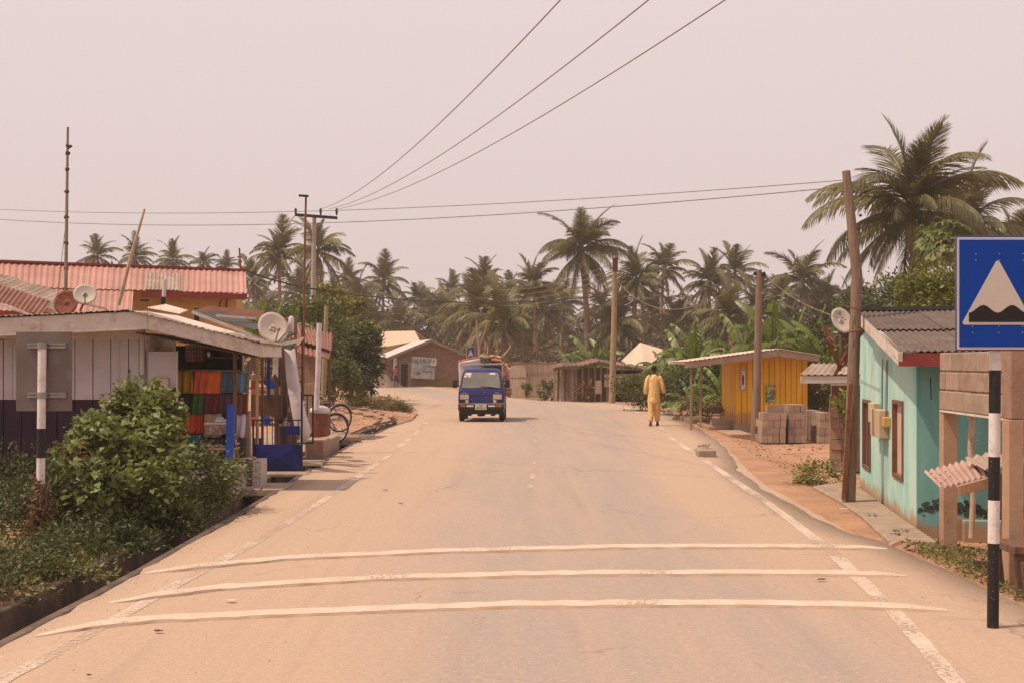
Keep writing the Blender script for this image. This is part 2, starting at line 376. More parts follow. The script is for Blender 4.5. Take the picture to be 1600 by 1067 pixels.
def zg(x, y):
    l, r = L(y), Rr(y)
    if x < l:
        u = l - x
        near = max(0, min(1, (17 - y) / 3))
        z = -.03 - .22 * near * min(1, max(0, u - .6) / 2.5)
        if y > 30:
            k = min(1, (y - 30) / 6); bank = math.exp(-((y - 44) / 9) ** 2) * math.exp(-((u - 2.4) / 2.0) ** 2)
            z += k * (bank * .32 + .05 * wob(x, y) * min(1, u))
        if y > 60: z += min(.5, (y - 60) * .012) * min(1, u / 5) * (1 if y < 85 else max(0, (95 - y) / 10))
        return z
    if x > r:
        u = x - r
        z = -.03 - .12 * min(1, u / .8) * (1 if y < 34 else max(0, (40 - y) / 6))
        z += .035 * wob(x, y, 1.4) * min(1, u)
        return z
    return -.03
ys = [0, 3, 6] + [7 + .5 * i for i in range(60)] + [37 + i for i in range(38)] + [76 + 3 * i for i in range(30)] + [170, 190, 220, 260, 320, 400, 600]
def drain_at(y): return 5 < y < 42.5
m = M(); n_ = None
offL = [260, 120, 60, 30, 18, 12, 9, 7, 5.5, 4.5, 3.7, 3, 2.4, 1.9, 1.5, 1.15, .9, .70, .69, .02, .01]
fr_in = [0, .5, 1]
offR = [.01, .15, .35, .6, .9, 1.2, 1.6, 2, 2.5, 3, 3.7, 4.5, 6, 8, 11, 16, 25, 40, 70, 140, 260]
for y in ys:
    l, r = L(y), Rr(y); row = []
    for o in offL:
        x = l - o; z = zg(x, y)
        if o in (.69, .02) and drain_at(y): z = -.75
        if o == .01: z = -.03
        row.append((x, y, z))
    for t in fr_in[1:-1]: row.append((l + (r - l) * t, y, -.03))
    for o in offR: row.append((r + o, y, zg(r + o, y)))
    if n_ is None: n_ = len(row)
    m.v += row
for j in range(len(ys) - 1):
    for i in range(n_ - 1):
        a = j * n_ + i; m.f.append((a, a + 1, a + n_ + 1, a + n_))
struct('ground', m, C['dirt'], smooth='auto')

# asphalt with dusty, sandy surface
rm = bpy.data.materials.new('dusty_asphalt'); rm.use_nodes = True; n, l = nodes_of(rm); b = n['Principled BSDF']
b.inputs['Roughness'].default_value = .9; b.inputs['Specular IOR Level'].default_value = .2
tc = n.new('ShaderNodeTexCoord')
def nz(scale, st=(1, 1, 1), det=6, rough=.6):
    mp = n.new('ShaderNodeMapping'); mp.inputs['Scale'].default_value = st; l.new(tc.outputs['Object'], mp.inputs[0])
    t = n.new('ShaderNodeTexNoise'); t.inputs['Scale'].default_value = scale; t.inputs['Detail'].default_value = det
    t.inputs['Roughness'].default_value = rough; l.new(mp.outputs[0], t.inputs['Vector']); return t.outputs[0]
def mth(op, a, b_=None, c=None):
    q = n.new('ShaderNodeMath'); q.operation = op
    for i, x in enumerate((a, b_, c)):
        if x is None: continue
        if isinstance(x, (int, float)): q.inputs[i].default_value = x
        else: l.new(x, q.inputs[i])
    return q.outputs[0]
def rng_(v, a, b_, c=0, d=1):
    q = n.new('ShaderNodeMapRange'); l.new(v, q.inputs[0]); q.inputs[1].default_value = a; q.inputs[2].default_value = b_
    q.inputs[3].default_value = c; q.inputs[4].default_value = d; return q.outputs[0]
def mixc_(f, a, b_):
    q = n.new('ShaderNodeMix'); q.data_type = 'RGBA'; l.new(f, q.inputs[0])
    for i, x in ((6, a), (7, b_)):
        if isinstance(x, tuple): q.inputs[i].default_value = (*x, 1)
        else: l.new(x, q.inputs[i])
    return q.outputs[2]
at = n.new('ShaderNodeAttribute'); at.attribute_name = 'across'      # 0 left edge .. 1 right edge
lane = n.new('ShaderNodeSeparateXYZ'); l.new(at.outputs['Vector'], lane.inputs[0]); ac = lane.outputs[0]
mid = rng_(mth('ABSOLUTE', mth('SUBTRACT', ac, .56)), .14, .36, 1, 0)
grey = rng_(mth('ADD', mth('MULTIPLY', mid, .55), mth('MULTIPLY', nz(.55, (1.6, .35, 1), 7), .9)), .62, 1.02)
speck = nz(70, (1, 1, 1), 4, .8)
c = mixc_(grey, (.475, .330, .228), (.36, .285, .24))
streak = rng_(nz(1.6, (2.2, .12, 1), 6), .5, .75)
c = mixc_(mth('MULTIPLY', streak, .45), c, (.49, .335, .225))
dark = rng_(nz(1.0, (1, .5, 1), 8, .7), .62, .78)
c = mixc_(mth('MULTIPLY', dark, .45), c, (.28, .19, .14))
sp = rng_(speck, .3, .7)
c2 = mixc_(mth('MULTIPLY', sp, .5), c, (.24, .17, .13))
mid_n = nz(9, (1, 1, 1), 6, .7)
c2 = mixc_(mth('MULTIPLY', rng_(mid_n, .52, .75), .3), c2, (.52, .37, .26))
# hairline cracks
vo = n.new('ShaderNodeTexVoronoi'); vo.feature = 'DISTANCE_TO_EDGE'; vo.inputs['Scale'].default_value = .55
mpv = n.new('ShaderNodeMapping'); mpv.inputs['Scale'].default_value = (1, .7, 1)
wn = n.new('ShaderNodeTexNoise'); wn.inputs['Scale'].default_value = 2.5; wn.inputs['Detail'].default_value = 6
l.new(tc.outputs['Object'], wn.inputs['Vector'])
va = n.new('ShaderNodeVectorMath'); va.operation = 'MULTIPLY_ADD'; va.inputs[1].default_value = (.5, .5, .5)
l.new(wn.outputs['Color'], va.inputs[0]); l.new(tc.outputs['Object'], va.inputs[2]); l.new(va.outputs[0], mpv.inputs[0]); l.new(mpv.outputs[0], vo.inputs['Vector'])
crk = mth('MULTIPLY', rng_(vo.outputs['Distance'], .012, .002), rng_(nz(.35, (1, 1, 1), 3), .54, .62))
gr = nz(34, (1, 1, 1), 5, .85)
c2 = mixc_(mth('MULTIPLY', rng_(gr, .53, .66), .62), c2, (.19, .14, .11))
c2 = mixc_(mth('MULTIPLY', rng_(nz(21, (1, 1, 1), 5, .8), .54, .68), .5), c2, (.56, .43, .33))
c2 = mixc_(mth('MULTIPLY', rng_(nz(.8, (3.2, .10, 1), 5), .54, .70), .30), c2, (.25, .19, .155))
c2 = mixc_(mth('MULTIPLY', crk, .4), c2, (.14, .09, .06))
l.new(c2, b.inputs['Base Color'])
bp = n.new('ShaderNodeBump'); bp.inputs['Strength'].default_value = .5; bp.inputs['Distance'].default_value = .008
l.new(mth('ADD', mth('MULTIPLY', speck, .7), mth('SUBTRACT', mid_n, crk)), bp.inputs['Height']); l.new(bp.outputs[0], b.inputs['Normal'])
C['asphalt'] = rm
def ribbon(name, ed_l, ed_r, y0, y1, z, mt, step=.35, cols=14, edge_w=0, thick=0, zf=None):
    yy = []; y = y0
    while y < y1: yy.append(y); y += step * max(1, y / 25)
    yy.append(y1); m = M(); acr = []
    for y in yy:
        a = ed_l(y) + edge_w * wob(y * 3, y * 5.3); b = ed_r(y) + edge_w * wob(y * 4.1 + 3, y * 6.7)
        for i in range(cols + 1):
            t = i / cols; x = a + (b - a) * t; m.v.append((x, y, z + (zf(t, x, y) if zf else 0))); acr.append((t, y, 0))
    k = cols + 1
    for j in range(len(yy) - 1):
        for i in range(cols):
            p = j * k + i; m.f.append((p, p + 1, p + k + 1, p + k))
    o = struct(name, m, mt, smooth='auto')
    at_ = o.data.attributes.new('across', 'FLOAT_VECTOR', 'POINT'); at_.data.foreach_set('vector', np.array(acr, float).ravel())
    if thick:
        d = o.modifiers.new('solid', 'SOLIDIFY'); d.thickness = thick; d.offset = -1
    return o
road = ribbon('road', L, lambda y: interp(AT, y), 2, 200, 0, C['asphalt'], edge_w=.06, thick=.028)
C['apron'] = mat('dusty_concrete', (.45, .31, .212), (.37, .265, .19), scale=1.1, stretch=(1, .6, 1), detail=9, bump=.3, bscale=50, dirt=(.43, .28, .18))
ribbon('concrete_apron', lambda y: interp(AT, y) - .12, Rr, 12.2, 58, -.016, C['apron'], edge_w=.05, cols=6, thick=.12,
       zf=lambda t, x, y: -.045 * t * min(1, (y - 12) / 3))
# painted lines, worn
def paint_mat(name, keep):
    pm = bpy.data.materials.new(name); pm.use_nodes = True
    global n, l, tc, b
    n, l = nodes_of(pm); b = n['Principled BSDF']; b.inputs['Roughness'].default_value = .8; tc = n.new('ShaderNodeTexCoord')
    c = mixc_(rng_(nz(5, (1, 1, 1), 6), .35, .7), (.50, .375, .28), (.57, .455, .36))
    c = mixc_(mth('MULTIPLY', rng_(nz(60, (1, 1, 1), 4), .5, .7), .5), c, (.42, .28, .18))
    l.new(c, b.inputs['Base Color'])
    al = rng_(mth('ADD', mth('MULTIPLY', nz(1.3, (1, .5, 1), 4), .4), mth('MULTIPLY', nz(30, (1, 1, 1), 6, .8), .6)), keep, keep + .10)
    l.new(al, b.inputs['Alpha']); return pm
C['line'] = paint_mat('worn_line_paint', .40); C['leftline'] = paint_mat('left_line_paint', .425); C['faintline'] = paint_mat('faint_line_paint', .47); C['strippaint'] = paint_mat('strip_paint', .345)
def line_ribbon(name, pts, w, y0, y1, mt, z=.004):
    f = lambda y: interp(pts, y)
    return ribbon(name, lambda y: f(y) - w / 2, lambda y: f(y) + w / 2, y0, y1, z, mt, step=.25, cols=2, edge_w=.015)
RL = [(5, 2.4), (7.57, 2.62), (9.62, 2.89), (12.8, 3.2), (17.3, 3.45), (23.75, 3.68), (31.7, 3.96), (38, 4.37), (44, 4.75), (50.7, 4.69), (56, 4.4), (59, 3.9)]
LL = [(5, -3.1), (7.6, -3.04), (8.7, -2.97), (11.3, -2.84), (13.6, -2.7), (16.5, -2.6), (21.1, -2.53), (27.7, -2.5), (34, -2.55), (40, -2.7), (46, -3.0)]
CL = [(5, -.5), (9.05, -.27), (19.5, .29), (28, .56), (36, .62), (44.7, .63), (52, .3), (58, -.4)]
line_ribbon('edge_line_right', RL, .13, 4, 57, C['line'])
line_ribbon('edge_line_left', LL, .12, 4, 42, C['leftline'])
line_ribbon('centre_line', CL, .08, 18.5, 50, C['faintline'])
line_ribbon('centre_line_dash', CL, .08, 8.6, 9.6, C['faintline'])
# rumble strips
def gpt(px, py): Y = CAMH * F / (py - HY); return ((px - 800) / F * Y, Y)
STR = [([(60, 992), (150, 978), (250, 968), (500, 957), (800, 946), (1100, 944), (1300, 946), (1480, 953)], 'nearest of the three long white rumble strips across the road'),
       ([(172, 941), (350, 919), (600, 904), (900, 897), (1200, 896), (1415, 899)], 'middle one of the three long white rumble strips, with a rounded right end'),
       ([(228, 895), (450, 873), (700, 862), (1000, 855), (1200, 855), (1385, 857)], 'farthest of the three long white rumble strips across the road')]
for pts, lab in STR:
    g = [gpt(*p) for p in pts]; x0, x1 = g[0][0], g[-1][0]; m = M(); N = 150; prof = [(-1, 0), (-.93, .6), (-.6, 1), (.35, 1), (.8, .55), (1, 0)]
    for i in range(N + 1):
        x = x0 + (x1 - x0) * i / N; y = interp(g, x); e = min(1, min(i, N - i) / 8 + .25)
        for a, h in prof:
            m.v.append((x, y + a * (.115 * e ** .5) * (1 + .16 * wob(x * 5 + a * 3, a * 2)) + .008 * wob(x * 9, y), -.003 + h * .036 * e * (1 + .2 * wob(x * 4, a))))
    k = len(prof)
    for i in range(N):
        for j in range(k - 1):
            p = i * k + j; m.f.append((p, p + k, p + k + 1, p + 1))
    o = obj('rumble_strip', m, C['apron'], smooth=True); tago(o, lab, 'rumble strip', 'rumble strips across the road')
    m2 = M(); m2.v = [(v[0], v[1], v[2] + .0022) for v in m.v]; m2.f = [f for i_, f in enumerate(m.f) if i_ % (k - 1) > 0]
    q = obj('paint_coat', m2, C['strippaint'], o, smooth=True)
# drain channel
def drain_wall(name, a, b_, zt, zb):
    yy = [5 + .75 * i for i in range(51)]; m = M(); rg = []
    for y in yy:
        w = .012 * wob(y * 3, 4); l_ = L(y)
        rg.append([(l_ + a + w, y, zb), (l_ + b_ + w, y, zb), (l_ + b_ + w, y, zt + w), (l_ + a + w, y, zt + w)])
    m.rings([[p for p in r] for r in rg]); return m
dr = thing('roadside_drain', 'open concrete storm drain running along the left road edge', 'drain', (-3.8, 9, 0))
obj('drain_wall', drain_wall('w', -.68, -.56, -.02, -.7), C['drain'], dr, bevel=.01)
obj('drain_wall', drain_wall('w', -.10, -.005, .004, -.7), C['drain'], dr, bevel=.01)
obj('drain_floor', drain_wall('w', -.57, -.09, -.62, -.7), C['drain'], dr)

# ------------------------------------------------------------------ LEFT: shop kiosk
def post(m, x, y, z0, z1, w=.06): return m.box(x - w / 2, x + w / 2, y - w / 2, y + w / 2, z0, z1)
shop = thing('shop_kiosk', 'white and purple panelled roadside shop with a shallow pitched roof and open counter', 'shop', (-6, 19.2, 0))
FY = 19.3
# wall panels across the front, each with its ribs
xs = [-8.75]
while xs[-1] < -5.75: xs.append(xs[-1] + .27)
xs[-1] = -5.62
def ztop(x): return 2.36 if x < -5.3 else 2.36 - (x + 5.3) * .28
for i in range(len(xs) - 1):
    a, b_ = xs[i], xs[i + 1]; zt = min(2.33, 2.2 + .035 * (a + 8.7)); y_ = FY + random.uniform(-.006, .006)
    m = M().box(a + .006, b_ - .006, y_, y_ + .03, 1.33, zt)
    if i % 3 == 1: m.box(a + .12, a + .14, y_ - .012, y_ - .002, 1.35, zt - .05)
    obj('wall_panel', m, C['white_panel'], shop, bevel=.004)
    m = M().box(a + .006, b_ - .006, y_ + .002, y_ + .03, .42, 1.33)
    obj('lower_wall_panel', m, C['purple'], shop, bevel=.004)
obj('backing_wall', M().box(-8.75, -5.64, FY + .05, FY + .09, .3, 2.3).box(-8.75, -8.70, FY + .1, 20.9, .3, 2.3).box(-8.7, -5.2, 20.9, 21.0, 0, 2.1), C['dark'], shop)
obj('door_post', M().box(-5.615, -5.55, FY - .02, FY + .08, .35, 2.42), C['white_panel'], shop, bevel=.004)
o_ = obj('bolt', M().box(-5.77, -5.755, FY - .03, FY - .012, 1.5, 1.78).box(-5.79, -5.735, FY - .045, FY - .012, 1.52, 1.55), C['black'], shop)
obj('top_rail', M().box(-8.75, -5.62, FY - .01, FY + .04, 2.24, 2.42), C['fascia'], shop)
obj('underframe', M().box(-8.75, -4.6, FY + .12, FY + .4, -.1, .38), C['dark'], shop)
# roof with fascia: ridge at x=-5.3
RY0, RY1 = 18.62, 20.3
LZ, RZ, EZ = 2.47, 2.635, 2.17
XL, XR0, XE = -8.9, -5.3, -3.66
rf = obj('roof', M().slab((XL, RY0 + .03, LZ - .01), (XR0, RY0 + .03, RZ - .01), (XR0, RY1, RZ - .01), (XL, RY1, LZ - .01), .03)
         .slab((XR0 + .003, RY0 + .03, RZ - .01), (XE, RY0 + .03, EZ - .01), (XE, RY1, EZ - .01), (XR0 + .003, RY1, RZ - .01), .03), C['fascia'], shop)
m = M(); T = .27
m.prism([(XL, RY0, LZ), (XL, RY0, LZ - T), (XR0, RY0, RZ - T), (XR0, RY0, RZ)], (0, .03, 0))
m.prism([(XR0 + .002, RY0, RZ), (XR0 + .002, RY0, RZ - T), (XE, RY0, EZ - .2), (XE + .02, RY0, EZ - .03)], (0, .03, 0))
obj('fascia_board', m, C['fascia'], rf, bevel=.01)
obj('fascia_board', M().hexa([(XE - .02, RY0 + .035, EZ - .2), (XE + .01, RY0 + .035, EZ - .2), (XE + .01, RY1, EZ - .2), (XE - .02, RY1, EZ - .2),
     (XE - .02, RY0 + .035, EZ - .03), (XE + .01, RY0 + .035, EZ - .03), (XE + .01, RY1, EZ - .03), (XE - .02, RY1, EZ - .03)]), C['fascia'], rf, bevel=.01)
m = M(); m.corr((XL, RY0 - .04, LZ + .02), (XR0 - .3, RY0 - .04, RZ + .012), (XR0 - .3, RY1, RZ + .01), (XL, RY1, LZ + .02), 44, .008, rows=6, wob=.008)
obj('roof_sheet', m, C['oldroof'], rf, solid=.004)
m = M(); m.corr((XR0 - .31, RY0 - .05, RZ + .022), (XE + .05, RY0 - .05, EZ + .0), (XE + .05, RY1, EZ + .0), (XR0 - .31, RY1, RZ + .02), 22, .008, rows=6, wob=.008)
obj('roof_sheet', m, C['oldroof'], rf, solid=.004)
# open bay: ceiling, side walls, back, sill
obj('bay_ceiling', M().slab((-5.5, 18.7, 2.33), (XE - .1, 18.7, 1.98), (XE - .1, 20.2, 1.98), (-5.5, 20.2, 2.33), .02), C['brownwood'], shop)
obj('bay_wall', M().box(-5.55, -5.50, FY + .1, 20.2, .35, 2.3), C['fascia'], shop)
obj('bay_wall', M().box(-5.5, -5.19, FY + .42, FY + .46, .35, 2.3), C['fascia'], shop)
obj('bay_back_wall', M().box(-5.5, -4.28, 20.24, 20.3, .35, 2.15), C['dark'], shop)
obj('bay_floor', M().box(-5.5, -4.05, FY, 20.2, .28, .345), C['concrete'], shop)
# leaning white over purple shutter door
sd_ = thing('shutter_door', 'white and purple shutter door standing open at the left of the shop bay', 'door', (-5.3, 19.4, .35))
x0, z1 = XZ(231, 549, 19.35); x1, z0 = XZ(277, 605, 19.35)
obj('door_panel', M().box(x0, x1 - .015, 19.34, 19.37, z0, z1), C['white_panel'], sd_, bevel=.003)
obj('lower_door_panel', M().box(x0, x1 - .015, 19.34, 19.37, .36, z0 - .003), C['purple'], sd_, bevel=.003)
obj('edge_strip', M().box(x1 - .013, x1 + .008, 19.33, 19.37, .36, z1 + .005), C['pvc'], sd_)
nf = thing('framed_notice', 'small paper notice in a pale wooden frame hung on the shutter door', 'notice', P(252, 600, 19.3))
a, z1 = XZ(241, 589, 19.31); b_, z0 = XZ(264, 612, 19.31)
obj('paper', M().box(a + .02, b_ - .02, 19.315, 19.322, z0 + .02, z1 - .02), C['paper'], nf)
obj('frame', M().box(a, b_, 19.305, 19.33, z1 - .022, z1).box(a, b_, 19.305, 19.33, z0, z0 + .022).box(a, a + .018, 19.305, 19.33, z0 + .024, z1 - .024).box(b_ - .018, b_, 19.305, 19.33, z0 + .024, z1 - .024), C['palewood'], nf)
# hung cloths
cl = {'yellow': (.34, .19, .015), 'coral': (.48, .10, .05), 'orange': (.50, .105, .025), 'teal': (.05, .10, .13), 'sky': (.12, .19, .26), 'blackish': (.03, .035, .02),
      'green': (.045, .10, .02), 'maroon': (.10, .02, .025), 'violet': (.07, .03, .06), 'brown': (.13, .05, .03), 'red': (.40, .05, .025), 'tan': (.36, .25, .12),
      'lilac': (.40, .33, .40), 'sea green': (.03, .13, .13), 'dark red': (.18, .02, .02), 'charcoal': (.05, .045, .04)}
cm = {k: mat('cloth_' + k.replace(' ', '_'), tuple(min(.8, x * 1.5) for x in v), v, scale=2, rough=.8, bump=.2) for k, v in cl.items()}
cloths = [(277, 302, 578, 613, 'yellow', 'left end of the top row'), (302, 320, 578, 614, 'coral', 'top row between the yellow and the orange one'), (320, 345, 579, 614, 'orange', 'top row beside the teal one'),
          (345, 366, 580, 613, 'teal', 'top row right of the orange one'), (366, 388, 581, 612, 'sky', 'right end of the top row'),
          (277, 300, 614, 646, 'blackish', 'left end of the second row'), (300, 318, 614, 646, 'green', 'second row below the coral one'), (318, 345, 614, 645, 'maroon', 'second row below the orange one'),
          (345, 366, 614, 645, 'violet', 'second row behind the blue roll'), (366, 387, 614, 646, 'brown', 'right end of the second row'),
          (284, 302, 645, 676, 'orange', 'left end of the third row'), (302, 318, 645, 676, 'red', 'third row beside the tan one'), (318, 346, 645, 682, 'tan', 'third row behind the basket'),
          (362, 383, 646, 682, 'lilac', 'right end of the third row'), (277, 289, 677, 712, 'dark red', 'bottom row beside the shutter door'), (290, 316, 677, 720, 'sea green', 'bottom row beside the small table'),
          (318, 350, 683, 722, 'charcoal', 'bottom row behind the small table'), (362, 384, 683, 725, 'charcoal', 'bottom row right of the blue roll')]
cid = 0
for (a, b_, t, u, k, where) in cloths:
    Y = 19.75; x0, z1 = XZ(a, t, Y); x1, z0 = XZ(b_, u, Y); m = M(); N = 14; row = 7; ph = random.uniform(0, 6)
    for j in range(row + 1):
        for i in range(N + 1):
            s = i / N; q = j / row
            m.v.append((x0 + (x1 - x0) * s + .006 * math.sin(q * 5 + ph), Y + (.012 + .02 * q) * math.sin(s * 13 + ph + q) - .03 * q, z1 + (z0 - z1) * q - .012 * math.sin(s * 3.1) * (1 if j == 0 else .6)))
    for j in range(row):
        for i in range(N): p = j * (N + 1) + i; m.f.append((p, p + 1, p + N + 2, p + N + 1))
    o = obj('hanging_cloth', m, cm[k], smooth=True, solid=.006)
    o['label'] = f'{k} cloth hung in the shop bay, {where}'; o['category'] = 'cloth'; o['group'] = 'coloured cloths hung in the shop bay'
obj('hanging_rail', M().tube([P(276, 577, 19.78), P(390, 580, 19.78)], .008, 6).tube([P(276, 613, 19.8), P(390, 613, 19.8)], .008, 6).tube([P(276, 645, 19.8), P(390, 645, 19.8)], .008, 6), C['steel'], shop)
obj('bay_post', M().box(*(lambda x: (x - .025, x + .025))(P(367, 0, 19.5).x), 19.48, 19.53, .35, 2.1), C['brownwood'], shop)
obj('bay_shelf', M().box(-5.15, -4.3, 19.95, 20.2, 1.95, 1.98).box(-5.15, -4.3, 19.95, 20.2, 1.75, 1.78), C['brownwood'], shop)
# wire crate lantern + bulb
bx = thing('hanging_box', 'pink and tan wire fronted box on the shelf at the top of the bay', 'box', P(302, 567, 19.9))
a, z1 = XZ(290, 539, 19.9); b_, z0 = XZ(316, 565, 19.9)
obj('box_side', M().box(a, (a + b_) / 2 - .002, 19.9, 20.05, z0, z1), mat('pink_box', (.45, .25, .2)), bx)
obj('box_side', M().box((a + b_) / 2, b_, 19.9, 20.05, z0, z1), mat('tan_box', (.28, .13, .08)), bx)
m = M()
for k in range(7): m.box(a + (b_ - a) * k / 6 - .003, a + (b_ - a) * k / 6 + .003, 19.885, 19.893, z0, z1)
for k in range(5): m.box(a, b_, 19.876, 19.884, z0 + (z1 - z0) * k / 4 - .003, z0 + (z1 - z0) * k / 4 + .003)
obj('wire_front', m, C['black'], bx)
lb = thing('light_bulb', 'clear light bulb hanging unlit under the shop roof', 'light bulb', P(326, 548, 19.6))
p = P(326, 553, 19.6)
obj('glass_bulb', M().ball(p, (.028, .028, .045), 10, 8), C['lamp'], lb, smooth=True)
obj('cord', M().tube([p + Vector((0, 0, .05)), p + Vector((0, 0, .2))], .008, 6), C['black'], lb)
# blue roll, basket, table
p0, p1 = P(357, 727, 19.15), P(361, 631, 19.2)
o = obj('blue_roll', M().tube([p0, p0.lerp(p1, .5) + Vector((.008, 0, 0)), p1], [.062, .065, .06], 14), C['blueroll'], smooth='auto')
tago(o, 'tall bright blue roll standing upright on the tiled counter', 'roll')
bk = thing('basket', 'shallow patterned basket with folded white cloth in front of the tan cloth', 'basket', P(337, 680, 19.4))
a, z1 = XZ(322, 662, 19.4); b_, z0 = XZ(351, 679, 19.4)
C['basket'] = mat('patterned_basket', (.42, .27, .22), (.18, .13, .10), scale=25, ramp=(.45, .55))
obj('basket_body', M().hexa([(a + .03, 19.38, z0), (b_ - .03, 19.38, z0), (b_ - .03, 19.6, z0), (a + .03, 19.6, z0), (a, 19.35, z1), (b_, 19.35, z1), (b_, 19.63, z1), (a, 19.63, z1)]), C['basket'], bk, bevel=.01)
obj('basket_rim', M().box(a - .015, b_ + .015, 19.33, 19.65, z1 - .005, z1 + .02), C['sack'], bk, bevel=.006)
o = obj('folded_cloth', M().box(a + .13, b_ - .01, 19.4, 19.6, z1 + .022, z1 + .07).box(a + .14, b_ - .04, 19.42, 19.58, z1 + .072, z1 + .10), C['sack'], bevel=.02)
tago(o, 'folded white cloth lying in the patterned basket', 'cloth')
tb = thing('small_table', 'small orange wooden table with a slanting brace in the shop bay', 'table', P(340, 727, 19.25))
a, z1 = XZ(311, 699, 19.25); b_, z0 = XZ(370, 727, 19.25)
obj('table_top', M().box(a, b_, 19.15, 19.5, z1 - .025, z1), C['palewood'], tb, bevel=.004)
for x_ in (a + .03, b_ - .05):
    for y_ in (19.18, 19.45): obj('leg', M().box(x_, x_ + .03, y_, y_ + .03, z0 + .015, z1 - .026), C['palewood'], tb)
obj('brace', M().beam((a + .16, 19.20, z0 + .02), (a + .33, 19.20, z1 - .03), .03, .03), C['palewood'], tb)
cp = [(.50, .32, .28), (.45, .2, .2), (.5, .42, .36)]
for k in range(9):
    x_ = a + .05 + k * .055; q = random.uniform(.018, .03)
    o = obj('sachet', M().ball((x_, 19.22 + random.uniform(-.03, .08), z1 + q), (.03, .04, q), 8, 5, .15), mat('sachet_%d' % k, cp[k % 3]) if k < 3 else bpy.data.materials['sachet_%d' % (k % 3)])
    tago(o, f'small pinkish packet lying on the orange table, {ORD[k]} from its left end', 'packet', 'small packets on the orange table')
# tiled plinth
C['tile'] = mat('flower_tile', (.50, .42, .38), (.42, .34, .30), scale=5, rough=.4, bump=0, spots=(30, .36, (.24, .16, .24)))
pl = thing('tiled_plinth', 'flower patterned tiled step in front of the shop counter', 'step', (-4.5, 18.9, 0))
px0, px1 = -5.4, -4.0
obj('core', M().box(px0, px1 - .012, 18.72, 19.28, -.1, .335), C['concrete'], pl)
tm = mesh_of('tile', M().box(-.138, .138, -.006, .006, -.085, .085), C['tile'])
for i in range(5):
    for j in range(2): piece('tile', tm, pl, (px0 + .14 + .28 * i, 18.713, .08 + .174 * j))
tm2 = mesh_of('tile', M().box(-.006, .006, -.138, .138, -.085, .085), C['tile'])
for i in range(2):
    for j in range(2): piece('tile', tm2, pl, (px1 - .004, 18.87 + .28 * i, .08 + .174 * j))
obj('rim', M().box(px0, px1 + .01, 18.70, 19.30, .342, .365), C['pvc'], pl, bevel=.004)
p2 = thing('counter_block', 'short tiled concrete block at the right end of the shop front', 'block', (-3.95, 19.6, 0))
obj('core', M().box(-4.07, -3.93, 19.32, 19.9, -.1, .41), C['drain'], p2, bevel=.01)
obj('tile', M().box(-3.925, -3.80, 19.36, 19.37, -.02, .41).box(-3.925, -3.80, 19.372, 19.85, -.02, .41), C['tile'], p2)
for k in range(16):
    o_ = M().ball((-4.05 + random.uniform(-.12, .16), 19.45 + random.uniform(-.1, .2), .425 + random.uniform(0, .02)), (.035, .035, .015), 7, 4, .2)
    o = obj('shell_piece', o_, C['paper'] if k % 3 else C['redtop']); tago(o, f'{"pale" if k % 3 else "reddish"} scrap on the short counter block, {ORD[k]} laid from the bottom of the heap', 'scrap', 'scraps heaped on the counter block')
cpst = obj('concrete_post', M().hexa([(-4.19, 19.9, .0), (-4.06, 19.9, .0), (-4.06, 20.03, .0), (-4.19, 20.03, .0), (-4.18, 19.9, 1.05), (-4.08, 19.9, 1.15), (-4.08, 20.0, 1.15), (-4.18, 20.0, 1.05)])
            .beam((-4.13, 19.95, 1.1), (-4.1, 19.97, 1.9), .03, .03), C['concrete'], bevel=.012)
tago(cpst, 'rough concrete post between the shop bay and the blue gate', 'post')
fl = obj('flower_pot_plant', M().tube([P(367, 722, 19.3), P(366, 690, 19.3)], .012, 6), C['navy']); 
fl.data.materials[0] = C['navy']
tago(fl, 'thin dark plant stem with pale blossoms beside the blue roll', 'plant')
ps = np.array([P(366 + random.uniform(-7, 7), 680 + random.uniform(-10, 12), 19.28 + random.uniform(-.05, .05)) for _ in range(60)])
attach('blossoms', leaves_mesh('blossoms', ps, .04, C['sack'], .8, .3), fl)

# ------------------------------------------------------------------ LEFT: signs seen from behind, tall poles
def sign_post(base, zbot, htop, bands, yb=0):
    pass
sb = thing('road_sign', 'road sign seen from behind on a black and white banded post in the weeds', 'road sign', (P(65, 0, 13).x, 13, -.2))
x0, z1 = XZ(25, 518, 13.06); x1, z0 = XZ(112, 642, 13.06)
m = M().box(x0, x1, 13.06, 13.075, z0, z1)
obj('panel', m, C['signback'], sb, bevel=.002)
for py in (540, 617):
    z = P(0, py, 13).z; a = P(41, 0, 13).x; b_ = P(101, 0, 13).x
    obj('rail', M().box(a, b_, 13.025, 13.055, z + .012, z + .026).box(a, b_, 13.025, 13.055, z - .026, z - .012).box(a, b_, 13.045, 13.055, z - .012, z + .012), C['steel'], sb)
    obj('clamp', M().tube([(P(66, 0, 13).x, 13, z - .03), (P(66, 0, 13).x, 13, z + .03)], .052, 14), C['steel'], sb, smooth='auto')
bands = [(539, 669, 'w'), (669, 715, 'b'), (715, 760, 'w'), (760, 806, 'b'), (806, 852, 'w'), (852, 885, 'b')]
for a, b_, k in bands:
    zz1 = P(0, a, 13).z; zz0 = P(0, b_, 13).z
    obj('post_band', M().tube([(P(66 - (a - 540) * .012, 0, 13).x, 13, zz1), (P(66 - (b_ - 540) * .012, 0, 13).x, 13, zz0)], .042, 18), C['paintwhite' if k == 'w' else 'paintblack'], sb, smooth='auto')
